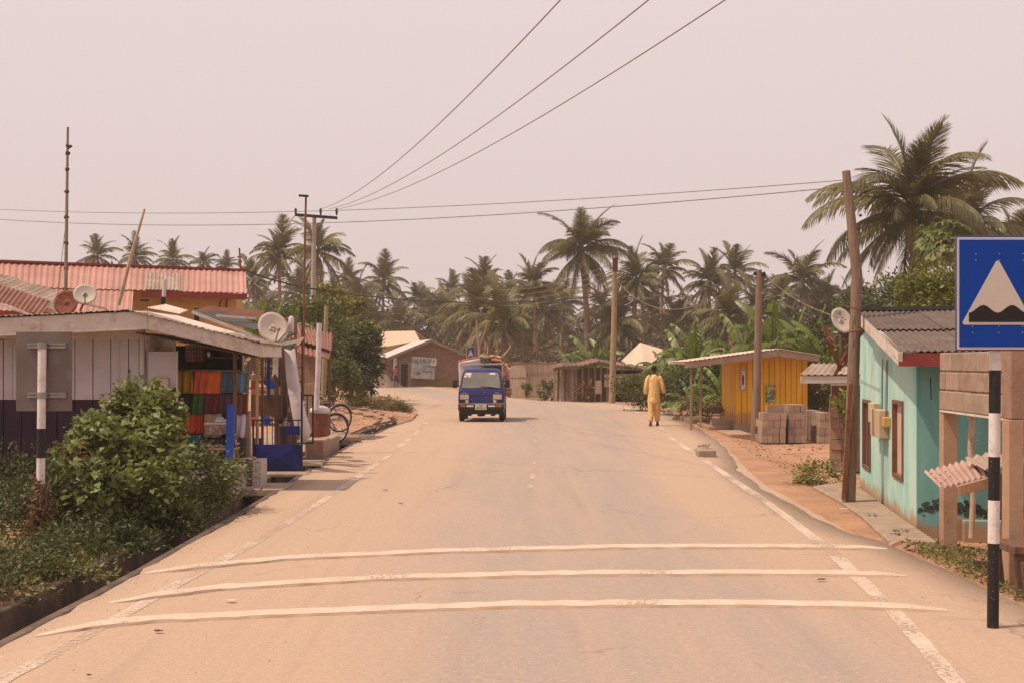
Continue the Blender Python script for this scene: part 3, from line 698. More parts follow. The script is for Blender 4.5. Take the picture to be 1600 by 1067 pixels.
# dry vine clump around its foot
dv = thing('dry_vine', 'dead brown vine wrapped round the foot of the sign post in the weeds', 'vine', P(63, 880, 12.95))
m = M()
for k in range(22):
    x = P(63, 0, 12.9).x; pts = []
    a = random.uniform(0, 6.28)
    for j in range(10):
        z = -.25 + (.75 + .2 * random.random()) * j / 9; rr = .05 + .035 * math.sin(j * .8 + k) + .03 * (1 - j / 9)
        pts.append((x + rr * math.cos(a + j * .35), 12.95 + rr * math.sin(a + j * .35), z))
    m.tube(pts, .012, 5)
obj('stems', m, C['bark'], dv)
pp, oo = clump_pts(1500, P(64, 820, 12.92), (.11, .09, .36), 14, .35)
attach('dry_leaves', leaves_mesh('dry_leaves', pp, .055, C['leafdry'], .5, .2, outward=None, droop=.7), dv, 'stuff')

def pole_thing(name, label, cat, pts, r, mt, n=10):
    o = obj(name, M().tube(pts, r, n), mt, smooth='auto'); return tago(o, label, cat)
pt = thing('antenna_pole', 'tallest thin aerial pole rising behind the white shop roof at far left', 'pole', P(104, 490, 24))
obj('mast', M().tube([P(102, 500, 24), P(104, 350, 24), P(106, 199, 24)], [.04, .032, .022], 8), C['greywood'], pt, smooth='auto')
m = M()
for py in (228, 240, 265, 300, 340, 380, 420, 452): m.ball(P(104 + (350 - py) * .013, py, 24), (.05, .04, .04), 6, 4, .3)
m.beam(P(106, 232, 24), P(112, 228, 24), .04, .04); obj('joints', m, C['brownwood'], pt)
obj('guy_wire', M().tube([P(105, 330, 24), P(97, 400, 24.4), P(90, 462, 24.8)], .006, 4), C['wire'], pt)
pole_thing('bamboo_pole', 'leaning bamboo pole rising behind the white shop roof', 'pole', [P(185, 477, 24), P(205, 400, 24), P(226, 327, 24)], [.04, .032, .02], C['bamboo'])
pv = thing('vent_pipe', 'short white vent pipe with a black foot behind the shop roof', 'pipe', P(255, 482, 25))
obj('pipe', M().tube([P(256, 464, 25), P(257, 437, 25)], .038, 10), C['pvc'], pv, smooth='auto')
obj('foot', M().tube([P(254, 486, 25), P(255, 465, 25)], .045, 10), C['black'], pv, smooth='auto')
def dish(label, c, r, yaw, pitch, mt, foot, arm=True, rx=1.0):
    t = thing('satellite_dish', label, 'satellite dish', foot); rg = []; m = M()
    k = 28; e = Matrix.Rotation(yaw, 3, 'Z') @ Matrix.Rotation(pitch, 3, 'X')       # faces -y at yaw 0
    c = Vector(c); o0 = len(m.v); m.v.append(tuple(c + e @ Vector((0, .16 * r * 2 * .55, 0))))
    for i in range(1, 7):
        q = i / 6
        for j in range(k):
            a = 2 * math.pi * j / k; m.v.append(tuple(c + e @ Vector((math.cos(a) * r * rx * q, .32 * r * (1 - q * q) * .6, math.sin(a) * r * q))))
    for j in range(k): m.f.append((0, 1 + j, 1 + (j + 1) % k))
    for i in range(5):
        for j in range(k): a = 1 + i * k + j; b_ = 1 + i * k + (j + 1) % k; m.f.append((a, b_, b_ + k, a + k))
    obj('reflector', m, mt, t, smooth=True, solid=.012)
    m = M(); m.tube([c + e @ Vector((math.cos(2 * math.pi * j / k) * r * rx, 0, math.sin(2 * math.pi * j / k) * r)) for j in range(k + 1)], .012 * max(.6, r), 6); obj('rim', m, mt, t, smooth=True)
    m = M()
    for a, b_ in ((-.18, -.12), (.12, -.2), (-.1, -.35), (.2, -.4)): m.ball(c + e @ Vector((a * r, .17 * r, b_ * r)), .018 * max(1, r * 1.5), 6, 4)
    obj('bolts', m, C['rust'], t)
    back = c + e @ Vector((0, .22 * r, 0))
    obj('mount', M().tube([foot, Vector(foot).lerp(back, .6) + Vector((0, .05, -.02)), back], .02 * max(1, r * 1.6), 8), C['rust'], t, smooth='auto')
    if arm:
        tip = c + e @ Vector((0, -.95 * r, -.55 * r)); lo = c + e @ Vector((0, .0, -r))
        obj('arm', M().tube([lo, tip], .012, 6), C['steel'], t)
        obj('receiver', M().tube([tip, tip + e @ Vector((0, .1 * r + .04, .08 * r + .03))], .03, 8), C['steel'], t, smooth='auto')
    return t
dish('cream satellite dish behind the tall aerial pole above the shop roof', P(133, 460, 23.2), .20, R_(18), R_(-25), C['dish'], P(125, 486, 23.4))
dish('rusty brown satellite dish half hidden by the tall aerial pole', P(103, 473, 23.9), .235, R_(-8), R_(-12), C['rust'], P(103, 495, 24.3), arm=False)
d_ = dish('large cream satellite dish over the market stall right of the shop', P(427, 512, 20.5), .265, R_(28), R_(-22), C['dish'], P(436, 548, 20.8), rx=.92)
obj('strut', M().tube([P(430, 539, 20.5), P(447, 520, 20.3)], .012, 6).tube([P(447, 520, 20.3), P(452, 508, 20.3)], .012, 6), C['steel'], d_)
wr = obj('post', M().tube([P(455, 518, 21.5), P(455, 497, 21.5), P(455, 494, 21.5)], [.045, .05, .02], 9), C['sack'], smooth=True); tago(wr, 'post head wrapped in white plastic behind the large cream dish', 'post')

# ------------------------------------------------------------------ LEFT: yellow building with red metal roof, old shed roofs
yb_ = thing('yellow_building', 'yellow walled building with a long red metal roof behind the shop', 'building', (-12, 37, 0))
A, B = P(-60, 408, 37.0), P(384, 424, 41.6); D, Cc = P(-60, 447, 35.6), P(386, 459, 38.6)
Bm = A.lerp(B, .6); 
z0_ = A.z
def plane_pt(s, t): return A.lerp(B, s).lerp(D.lerp(Cc, s), t)
N = 24
for i in range(N):
    s0, s1 = i / N, (i + 1) / N - .0006; low = 1.0
    tmax = 1.85 if s1 < .607 else 1.0
    m = M(); dz = Vector((0, 0, random.uniform(0, .012)))
    m.corr(plane_pt(s0, 0) + dz, plane_pt(s1, 0) + dz, plane_pt(s1, 1) + dz, plane_pt(s0, 1) + dz, 2, .018)
    pale = .605 < (s0 + s1) / 2 < .76
    obj('roof_sheet', m, C['redroof'], yb_, solid=.01)
    if pale:
        m = M(); m.corr(plane_pt(s0, .3) + Vector((0, 0, .05)), plane_pt(s1, .3) + Vector((0, 0, .05)), plane_pt(s1, 1.02) + Vector((0, 0, .05)), plane_pt(s0, 1.02) + Vector((0, 0, .05)), 3, .018); obj('roof_sheet', m, C['oldroof'], yb_, solid=.01, label='pale patch sheet on the red roof')
    if tmax > 1:
        m = M(); m.corr(plane_pt(s0, .97) - Vector((0, 0, .03)), plane_pt(s1, .97) - Vector((0, 0, .03)), plane_pt(s1, tmax) - Vector((0, 0, .03)), plane_pt(s0, tmax) - Vector((0, 0, .03)), 2, .018); obj('roof_sheet', m, C['redroof'], yb_, solid=.01)
obj('ridge_cap', M().beam(A + Vector((0, 0, .03)), B + Vector((0, 0, .03)), .3, .07), C['redtrim'], yb_)
bk1 = Vector((-1.8, 4, -1.4))
obj('back_roof', M().slab(A + Vector((0, .03, 0)), A + bk1, B + bk1, B + Vector((0, .03, 0)), .04), C['redroof'], yb_)
e0, e1 = plane_pt(0, .93), plane_pt(.995, .9)
obj('eave_board', M().beam(plane_pt(.61, 1.0) - Vector((0, 0, .10)), plane_pt(1, 1.0) - Vector((0, 0, .10)), .05, .17).beam(plane_pt(0, 1.85) - Vector((0, 0, .12)), plane_pt(.607, 1.85) - Vector((0, 0, .12)), .05, .14), C['redtrim'], yb_)
w0, w1 = plane_pt(.0, .8), plane_pt(.96, .75)
obj('wall', M().hexa([Vector((w0.x, w0.y, 0)), Vector((w1.x, w1.y, 0)), Vector((w1.x - .6, w1.y + 4, 0)), Vector((w0.x - .6, w0.y + 4, 0)),
                      Vector((w0.x, w0.y, w0.z - .1)), Vector((w1.x, w1.y, w1.z - .25)), Vector((w1.x - .6, w1.y + 4, w1.z - .3)), Vector((w0.x - .6, w0.y + 4, w0.z - .1))]), C['yellowwall'], yb_)
wd = (w1 - w0).normalized(); wn_ = Vector((wd.y, -wd.x, 0)).normalized()
q = w0 + (w1 - w0) * .86 + wn_ * .02
def wpx(px, py): 
    t = (px / 1 - (800 + w0.x / w0.y * F)) / ((w1.x / w1.y - w0.x / w0.y) * F); p = w0.lerp(w1, t); return P(px, py, p.y) + wn_ * .04
obj('window', M().hexa([wpx(283, 505), wpx(311, 505), wpx(311, 505) - wn_ * .05, wpx(283, 505) - wn_ * .05, wpx(283, 482), wpx(311, 482), wpx(311, 482) - wn_ * .05, wpx(283, 482) - wn_ * .05]), C['dark'], yb_)
obj('bracket', M().beam(wpx(205, 470), wpx(232, 470), .06, .06), C['brownwood'], yb_)
obj('pipe', M().tube([wpx(354, 465), wpx(353, 488)], .03, 6).tube([wpx(347, 465), wpx(343, 475), wpx(342, 488)], .02, 6), C['rust'], yb_)
mt2 = thing('roof_mast', 'thin brown mast on the right end of the red metal roof', 'mast', P(375, 424, 41.4))
obj('mast', M().tube([P(376, 426, 41.4), P(374, 388, 41.4)], .03, 6).beam(P(371, 402, 41.4), P(378, 402, 41.4), .05, .05).ball(P(375, 409, 41.4), .07, 6, 4), C['rust'], mt2)
# old shed roofs at far left
os_ = thing('board_shed', 'old brown board shed with two tan sheet roofs at the left edge', 'shed', (-9.6, 26, 0))
def shed_roof(a, b_, dy, th, lab, mt='oldroof', fz=.12):
    a, b_ = Vector(a), Vector(b_); n_ = 12
    for i in range(n_ // 2):
        s0, s1 = i / (n_ // 2), (i + 1) / (n_ // 2); m = M(); u = Vector((0, dy, -.1 if dy > 2 else .30)); lift = Vector((0, 0, .012 * (i % 2)))
        m.corr(a.lerp(b_, s0) + lift, a.lerp(b_, s1) + lift, a.lerp(b_, s1) + u + lift, a.lerp(b_, s0) + u + lift, 3, .015); obj('roof_sheet', m, C[mt], os_, solid=.008)
    obj('fascia_board', M().beam(a + Vector((0, -.03, -fz / 2 - .02)), b_ + Vector((0, -.03, -fz / 2 - .02)), .03, fz), C['fascia'], os_)
shed_roof(P(-60, 417, 27), P(86, 466, 27), 3.5, .03, '')
shed_roof(P(-60, 440, 25.5), P(96, 486, 25.5), 1.4, .03, '', fz=.09)
shed_roof(P(-60, 452, 24.9), P(64, 494, 24.9), .55, .03, '', mt='rustroof', fz=.05)
for i in range(14):
    x = -11.6 + i * .19; zt = 3.0 - (x + 11.6) * .2
    obj('wall_board', M().box(x, x + .18, 27.1 + random.uniform(-.01, .01), 27.13, 0, zt), C['brownwood'], os_)
for i in range(14):
    x = -11.0 + i * .17; zt = 2.85 - (x + 11.0) * .33
    obj('wall_board', M().box(x, x + .16, 25.6 + random.uniform(-.01, .01), 25.63, 0, zt), C['brownwood'], os_)

# ------------------------------------------------------------------ LEFT: market stall with clutter
st = thing('market_stall', 'open wooden market stall of thin posts and shelves behind the blue gate', 'stall', P(430, 700, 24))
def vpost(px, y0, y1, Y, w, mt, dx=0): return obj('post', M().beam(P(px, y1, Y), P(px + dx, y0, Y), w, w), mt, st)
vpost(402, 548, 730, 22.6, .05, C['palewood']); vpost(410, 545, 730, 22.7, .04, C['rust'])
vpost(432, 543, 710, 24, .07, C['brownwood']); vpost(455, 530, 712, 24, .05, C['brownwood']); vpost(444, 560, 700, 24.6, .12, C['brownwood'])
vpost(420, 548, 620, 23.6, .05, C['gateblue']); vpost(462, 500, 700, 25, .05, C['brownwood']); vpost(395, 560, 640, 25, .06, C['brownwood'])
vpost(376, 545, 640, 22.6, .07, C['brownwood'])
for (a, b_, z, Y, h, mt) in ((385, 440, 606, 25, .05, 'palewood'), (392, 450, 612, 24.6, .09, 'palewood'), (392, 440, 634, 24.4, .42, 'brownwood'), (392, 452, 663, 24.2, .06, 'palewood'),
                             (392, 470, 596, 25.2, .03, 'black'), (405, 470, 574, 25.2, .02, 'black')):
    p = P(a, z, Y); q = P(b_, z, Y); obj('shelf_board', M().box(p.x, q.x, Y, Y + .25, p.z - h / 2, p.z + h / 2), C[mt], st)
obj('back_sheet', M().box(P(430, 0, 25.5).x, P(462, 0, 25.5).x, 25.5, 25.53, .2, 2.2), C['brownwood'], st)
m = M()
for k in range(9): m.beam(P(404 + k * 4, 545, 25.3), P(403 + k * 4 + random.uniform(-4, 4), 600, 25.3), .012, .012)
for k in range(5): m.beam(P(400, 552 + k * 11, 25.25), P(440, 552 + k * 11 + random.uniform(-5, 5), 25.25), .012, .012)
obj('wire_mesh', m, C['black'], st)
sheets = [((300, 487), (330, 480), (415, 487), (410, 497), 24.5, 23.6, 'rustroof', 'red brown sheet on the stall roof'),
          ((305, 490), (345, 487), (440, 520), (400, 517), 23.2, 21.6, 'darkroof', 'dark sheet on the stall roof'),
          ((232, 482), (262, 477), (295, 487), (283, 491), 22.6, 21.8, 'fascia', 'pale loose sheet on the stall roof'),
          ((400, 533), (430, 525), (465, 535), (455, 547), 23.5, 22.8, 'darkroof', 'dark tray shaped sheet at the stall eave'),
          ((425, 520), (450, 515), (463, 522), (445, 528), 24.5, 24.0, 'darkroof', None), ((462, 533), (475, 528), (466, 540), (458, 545), 23.5, 23.2, 'palewood', None)]
for a, b_, c_, d, Yb, Yf, mk, lb_ in sheets:
    m = M(); m.corr(P(*a, Yb), P(*b_, Yb), P(*c_, Yf), P(*d, Yf), 6, .012); obj('roof_sheet', m, C[mk], st, solid=.02, label=lb_)
obj('eave_bar', M().beam(P(300, 488, 21.8), P(412, 531, 21.8), .05, .05).beam(P(338, 493, 22.2), P(400, 498, 22.2), .04, .04).beam(P(400, 545, 22.3), P(470, 532, 22.3), .05, .06), C['fascia'], st)
obj('floor_slab', M().box(-6.6, -4.30, 22.2, 29.5, -.3, .02), C['concrete'], st, bevel=.02)
# draped plastic sheet tied to a slanting post
dp = obj('plastic_drape', M().tube([P(452, 540, 23.5), P(457, 590, 23.5), P(466, 640, 23.5), P(474, 676, 23.5), P(476, 690, 23.5)], [.09, .10, .12, .14, .06], 10), C['sack'], smooth=True)
for v in dp.data.vertices: v.co.x += random.uniform(-.02, .02)
tago(dp, 'white plastic sheeting tied to a slanting stall post', 'plastic sheet')
wf = thing('hanging_plastic', 'pale rag of plastic hanging from the stall roof by the blue strip', 'rag', P(425, 545, 23.9))
obj('rag', M().prism([P(424, 543, 23.9), P(436, 543, 23.9), P(434, 590, 23.9), P(430, 583, 23.9), P(424, 590, 23.9), P(427, 570, 23.9)], (0, .02, 0)), C['fascia'], wf)
# assorted goods on shelves
gm = [C['redtop'], C['paper'], C['blueroll'], C['palewood'], C['black'], C['sack']]
labs = ['red', 'paper coloured', 'blue', 'tan', 'black', 'white']
gp = [(398, 657, 5), (406, 655, 4), (416, 657, 6), (423, 655, 4), (438, 657, 4), (447, 660, 5), (399, 604, 4), (410, 602, 3), (424, 600, 7), (396, 588, 6), (402, 690, 6), (425, 700, 6), (440, 700, 5), (452, 640, 4)]
for k, (px, py, s) in enumerate(gp):
    c_ = P(px, py, 24.1 if py > 640 else 24.7); r = s * .012
    o = obj('bottle' if k % 2 else 'packet', M().tube([c_ - Vector((0, 0, r)), c_ + Vector((0, 0, r * .6)), c_ + Vector((0, 0, r * .8)), c_ + Vector((0, 0, r * 1.5))], [r * .7, r * .7, r * .3, r * .25], 8) if k % 2 else M().box(c_.x - r, c_.x + r, c_.y - r, c_.y + r, c_.z - r, c_.z + r), gm[k % 6])
    tago(o, f'small {labs[k % 6]} {"bottle" if k % 2 else "packet"} on a {"upper" if py < 640 else "lower"} stall shelf, {ORD[k]} of the goods on show', 'goods', 'goods on the stall shelves')
# blue gate
gt = thing('metal_gate', 'dark blue metal gate with solid lower panel and thin bars above', 'gate', P(433, 738, 22))
a, zb = XZ(397, 737, 22); b_, zt = XZ(470, 655, 22); _, zp = XZ(0, 694, 22)
cx, cz = (a + b_) / 2, (zb + zp) / 2
obj('gate_panel', M().add([(a, 22, zb), (b_, 22, zb), (b_, 22, zp), (a, 22, zp), (cx, 21.965, cz), (a, 22.02, zb), (b_, 22.02, zb), (b_, 22.02, zp), (a, 22.02, zp)],
                           [(0, 1, 4), (1, 2, 4), (2, 3, 4), (3, 0, 4), (8, 7, 6, 5), (0, 5, 6, 1), (1, 6, 7, 2), (2, 7, 8, 3), (3, 8, 5, 0)]), C['gateblue'], gt)
m = M().box(a - .03, a - .003, 21.98, 22.03, zb - .02, zt + .0).box(b_ + .003, b_ + .03, 21.98, 22.03, zb - .02, P(0, 610, 22).z)
m.box(a, b_, 21.99, 22.02, zt - .02, zt); obj('gate_frame', m, C['black'], gt)
bm_ = mesh_of('gate_bar', M().box(-.007, .007, -.007, .007, 0, zt - .02 - zp - .004), C['gateblue'])
for i in range(9): piece('gate_bar', bm_, gt, (a + (b_ - a) * (i + .5) / 9, 22.005, zp + .002))
obj('name_plate', M().box(P(447, 0, 22).x, P(469, 0, 22).x, 21.96, 21.985, P(0, 679, 22).z, P(0, 665, 22).z), C['gateblue'], gt)
g2 = thing('metal_frame_gate', 'open black metal frame gate standing beside the blue gate', 'gate', P(480, 690, 24))
obj('frame_bars', M().beam(P(471, 692, 24), P(489, 692, 24), .03, .03).beam(P(489, 692, 24), P(489, 617, 24), .03, .03).beam(P(471, 617, 24), P(489, 617, 24), .03, .03).beam(P(480, 692, 24), P(480, 617, 24), .02, .02).beam(P(472, 692, 24), P(472, 480, 24), .025, .025), C['black'], g2)
rb = obj('red_box', M().box(*[P(473, 0, 23.6).x, P(482, 0, 23.6).x], 23.6, 23.75, *[P(0, 680, 23.6).z, P(0, 664, 23.6).z]), C['redtop'], bevel=.005); tago(rb, 'small red box hung on the black frame gate', 'box')
# white PVC pipe in a sack covered bucket
pw = obj('plastic_pipe', M().tube([P(494, 640, 26.5), P(497, 580, 26.5), P(499, 505, 26.5)], .055, 12), C['pvc'], smooth='auto'); tago(pw, 'tall white plastic pipe standing upright left of the bicycles', 'pipe')
bt = thing('barrel', 'old brown barrel with a white sack over it holding the tall white pipe', 'barrel', P(500, 672, 26.6))
obj('barrel_body', M().tube([P(502, 682, 26.7), P(500, 662, 26.7), P(499, 641, 26.7)], [.16, .19, .2], 14), C['rust'], bt, smooth='auto')
obj('sack_cover', M().tube([P(500, 645, 26.7), P(500, 638, 26.7), P(500, 634, 26.7)], [.22, .21, .10], 12), C['sack'], bt, smooth=True)
pole_thing('concrete_post', 'slim pole with a pale cap rising beside the dark tree', 'pole', [P(505, 620, 34), P(510, 478, 34)], [.07, .055], C['concrete_pole'])
cp_ = obj('cardboard_box', M().box(P(476, 0, 25).x, P(487, 0, 25).x, 25, 25.2, P(0, 617, 25).z, P(0, 599, 25).z), C['palewood'], bevel=.004); tago(cp_, 'upright pale box on top of the black frame gate post', 'box')
# red brown roofed stall behind
rs = thing('brown_roof_shed', 'shed with a broken red brown sheet roof behind the market stall', 'shed', (P(490, 0, 31).x, 31, 0))
for i, (a, b_, c_, d) in enumerate([((448, 505), (485, 515), (497, 542), (452, 528)), ((485, 515), (520, 523), (518, 550), (497, 542)), ((444, 528), (497, 541), (500, 560), (450, 548)), ((497, 541), (518, 548), (514, 562), (500, 558))]):
    m = M(); m.corr(P(*a, 32.5 - .8 * (i > 1)), P(*b_, 32.5 - .8 * (i > 1)), P(*c_, 31.3 - .5 * (i > 1)), P(*d, 31.3 - .5 * (i > 1)), 7, .02); obj('roof_sheet', m, C['rustroof'], rs, solid=.02)
obj('wall', M().box(P(452, 0, 32).x, P(492, 0, 32).x, 32, 32.1, 0, P(0, 545, 32).z), C['mudblock'], rs)
obj('post', M().box(P(512, 0, 31.6).x, P(516, 0, 31.6).x, 31.6, 31.66, 0, P(0, 555, 31.6).z), C['brownwood'], rs)

# bridge slabs, steps and kerb blocks over the drain
def slab(name, label, cat, x0, x1, y0, y1, z0, z1, mt='concrete', tilt=0, grp=None):
    m = M().hexa([(x0, y0, z0), (x1, y0, z0 + tilt), (x1, y1, z0 + tilt), (x0, y1, z0), (x0, y0, z1), (x1, y0, z1 + tilt), (x1, y1, z1 + tilt), (x0, y1, z1)])
    return tago(obj(name, m, C[mt], bevel=.015), label, cat, grp)
slab('bridge_slab', 'concrete slab bridging the drain below the tiled plinth', 'slab', -4.15, -3.38, 18.9, 19.9, -.09, .025)
slab('bridge_slab', 'thin concrete slab bridging the drain below the blue gate', 'slab', -4.4, -3.45, 21.6, 22.05, -.05, .02)
for k in range(3):
    slab('plank', 'pale wooden plank laid over the drain right of the blue gate, %s' % ['nearest', 'middle', 'farthest'][k], 'plank', -4.3, -3.42 - .04 * k, 22.9 + k * .45, 23.2 + k * .45, .02, .06, 'greywood', grp='planks over the drain')
slab('kerb_block', 'rough brown concrete block standing on the drain edge right of the gate', 'block', -4.16, -3.78, 25.7, 26.6, -.4, .33, 'mudblock')
slab('kerb_block', 'second brown concrete block on the drain edge, behind the rough one', 'block', -4.2, -3.86, 27.0, 28.6, -.4, .27, 'concrete')
slab('stone_slab', 'brown stone slab leaning on the kerb blocks beside the bicycles', 'slab', -4.55, -4.2, 26.2, 26.9, .3, .40, 'rust', .03)
slab('concrete_beam', 'long thin concrete beam lying across the drain behind the blocks', 'beam', -4.7, -3.62, 30.2, 30.6, .03, .14, 'mudblock')
slab('concrete_floor', 'flat concrete forecourt slab under the bicycles', 'slab', -6.4, -4.45, 29.6, 35.5, -.2, .03)
slab('bridge_slab', 'broad concrete slab crossing the drain beyond the bicycles', 'slab', -4.44, -3.55, 31.4, 33.2, -.15, .02)
for k, (px, py, Y) in enumerate([(545, 652, 41), (560, 650, 41), (575, 652, 40.5), (590, 655, 40), (568, 643, 43), (582, 645, 43), (553, 644, 43.5), (596, 648, 42), (604, 657, 39), (537, 645, 42)]):
    c_ = P(px, py, Y); z = zg(c_.x, Y)
    o = obj('rubble_stone', M().ball((c_.x, Y, z + .03), (random.uniform(.1, .2), .12, random.uniform(.05, .09)), 8, 5, .25), C['block' if k % 3 else 'mudblock']); tago(o, f'broken stone on the dirt bank beyond the bicycles, {ORD[sorted(range(10), key=lambda z_: [545, 560, 575, 590, 568, 582, 553, 596, 604, 537][z_]).index(k)]} from the left', 'stone', 'stones on the left dirt bank')

# bicycles
def bicycle(label, cpx, Y, ang, r=.33):
    # rear wheel centre at pixel cpx; bike points away to the left
    t = thing('bicycle', label, 'bicycle', (0, 0, 0), 'old bicycles parked on the left forecourt')
    w = r * 3.0
    def wheel(x):
        wh = obj('wheel', M().tube([(x + r * .93 * math.cos(2 * math.pi * i / 28), 0, r + r * .93 * math.sin(2 * math.pi * i / 28)) for i in range(29)], .012, 5), C['steel'], t)
        obj('tyre', M().tube([(x + r * math.cos(2 * math.pi * i / 28), 0, r + r * math.sin(2 * math.pi * i / 28)) for i in range(29)], .022, 6), C['rubber'], wh, smooth=True)
        m = M()
        for i in range(14): a = 2 * math.pi * i / 14; m.beam((x, .02 * (-1) ** i, r), (x + r * .93 * math.cos(a), 0, r + r * .93 * math.sin(a)), .004, .004)
        obj('spokes', m, C['steel'], wh); obj('hub', M().tube([(x, -.05, r), (x, .05, r)], .025, 8), C['steel'], wh)
    wheel(0); wheel(-w)
    bb = (-.42, 0, r - .03); seat = (-.30, 0, r + .48); head = (-w + .22, 0, r + .52); hb = (-w + .18, 0, r + .36)
    obj('frame', M().tube([bb, seat], .017, 7).tube([seat, head], .017, 7).tube([bb, hb], .02, 7).tube([(0, .04, r), bb], .011, 6).tube([(0, -.04, r), bb], .011, 6).tube([(0, .04, r), seat], .01, 6).tube([(0, -.04, r), seat], .01, 6), C['steel'], t, smooth='auto')
    obj('fork', M().tube([(-w, .04, r), hb, head], .013, 6).tube([(-w, -.04, r), hb], .013, 6), C['steel'], t)
    obj('handlebar', M().tube([(-w + .05, -.27, r + .6), (-w + .16, -.2, r + .66), (-w + .2, 0, r + .62), (-w + .16, .2, r + .66), (-w + .05, .27, r + .6)], .013, 6), C['steel'], t, smooth=True)
    obj('saddle', M().hexa([(-.42, -.02, r + .56), (-.16, -.09, r + .56), (-.16, .09, r + .56), (-.42, .02, r + .56), (-.42, -.02, r + .6), (-.16, -.09, r + .62), (-.16, .09, r + .62), (-.42, .02, r + .6)]), C['brownwood'], t, bevel=.015)
    obj('mudguard', M().tube([(r * 1.1 * math.cos(a), 0, r + r * 1.1 * math.sin(a)) for a in [R_(20 + 12 * i) for i in range(12)]], .018, 5), C['steel'], t, smooth=True)
    obj('pedal', M().tube([(-.42, -.1, r - .18), (-.42, -.02, r - .03)], .01, 5).box(-.47, -.37, -.16, -.08, r - .2, r - .17), C['black'], t)
    p = P(cpx, 0, Y); t.location = (p.x, Y, .035); t.rotation_euler = (R_(4), 0, ang); return t
bicycle('nearer old bicycle with its rear wheel towards the road drain', 523, 29.6, R_(34))
bicycle('farther old bicycle whose wheel shows above the nearer one', 530, 34.2, R_(40), .36)

# ------------------------------------------------------------------ LEFT: utility pole and slender mast
up = thing('utility_pole', 'tall concrete utility pole with a crossarm carrying the three power lines', 'utility pole', P(490, 600, 55))
obj('pole', M().tube([Vector((P(487, 0, 55).x, 55, 0)), P(491, 338, 55)], [.13, .09], 12), C['white_concrete'], up, smooth='auto')
ca = obj('crossarm', M().beam(P(461, 336, 54.8), P(527, 341, 54.8), .12, .12), C['black'], up)
for px in (462, 501, 526): obj('insulator', M().tube([P(px, 337, 54.8), P(px, 330, 54.8), P(px, 326, 54.8)], [.03, .06, .04], 8), C['black'], up, smooth='auto')
mm = thing('slender_mast', 'thin dark mast with a small top bar in front of the utility pole', 'mast', P(473, 600, 30))
obj('mast', M().tube([P(473, 660, 30), P(475, 450, 30), P(478, 308, 30)], [.03, .03, .025], 8), C['rust'], mm, smooth='auto')
obj('top_bar', M().beam(P(467, 306, 30), P(482, 307, 30), .05, .05), C['black'], mm)

# ------------------------------------------------------------------ FAR: brick house, mural, pale building
bh = thing('brick_house', 'brown brick house with a pale metal roof at the far bend', 'house', (-6.5, 99, 0))
fr = frame((-9.0, 98.4, 0), R_(12))
Wd, Dp, eave, apex = 5.5, 10, 2.42, 3.62
m = M(); m.prism([fr(0, 0, 0), fr(Wd, 0, 0), fr(Wd, 0, eave - .03), fr(Wd * .5, 0, apex - .12), fr(0, 0, eave - .03)], fr(0, Dp, 0) - fr(0, 0, 0)); obj('wall', m, C['brick'], bh)
# brick courses
bm1 = mesh_of('brick', M().box(-.21, .21, -.02, .02, -.09, .09), C['brick'])
for j in range(16):
    z = .12 + j * .21; w_in = 0 if z < eave - .15 else (z - eave + .2) / (apex - eave) * Wd * .5
    x = w_in + .25 + (.22 if j % 2 else 0)
    while x < Wd - w_in - .2:
        if not (x < 1.15 and z < 2.0) and not (1.3 < x < 3.6 and .8 < z < 2.5): piece('brick', bm1, bh, fr(x, -.012 - random.uniform(0, .012), z), (0, 0, R_(12)))
        x += .45
rf = obj('roof', M().slab(fr(-.5, -.5, eave - .16), fr(Wd * .5 - .002, -.5, apex), fr(Wd * .5 - .002, Dp + .3, apex), fr(-.5, Dp + .3, eave - .16), .06)
         .slab(fr(Wd * .5 + .002, -.5, apex), fr(Wd + .5, -.5, eave - .16), fr(Wd + .5, Dp + .3, eave - .16), fr(Wd * .5 + .002, Dp + .3, apex), .06), mat('pale_zinc', (.60, .52, .46), (.52, .44, .38), rough=.5), bh)
obj('bargeboard', M().beam(fr(-.5, -.53, eave - .24), fr(Wd * .5, -.53, apex - .1), .05, .2).beam(fr(Wd * .5, -.53, apex - .1), fr(Wd + .5, -.53, eave - .24), .05, .2), C['greywood'], rf)
obj('door', M().fbox(fr, .45, 1.0, -.03, .01, 0, 1.75), C['dark'], bh)
obj('door_frame', M().fbox(fr, .36, .45, -.05, .01, 0, 1.8).fbox(fr, 1.0, 1.28, -.05, .01, 0, 1.85), C['concrete'], bh)
obj('porch_column', M().fbox(fr, -.15, .1, -.35, -.1, 0, eave - .2), C['fascia'], bh)
obj('window', M().fbox(frame(fr(0, 0, 0), R_(12 + 90)), .8, 3.0, -.001, .03, .9, 2.0), C['dark'], bh)
obj('side_wall', M().fbox(frame(fr(-.02, 0, 0), R_(12)), -1.6, 0, 1.2, 1.4, 0, 1.95).fbox(frame(fr(-.02, 0, 0), R_(12)), -1.3, -.3, 1.16, 1.19, .9, 1.6), C['mudblock'], bh)
obj('weedy_base', M().fbox(fr, 1.35, Wd + .8, -.12, -.04, 0, .55), mat('mossy_base', (.22, .17, .06), (.17, .12, .04), scale=2), bh)
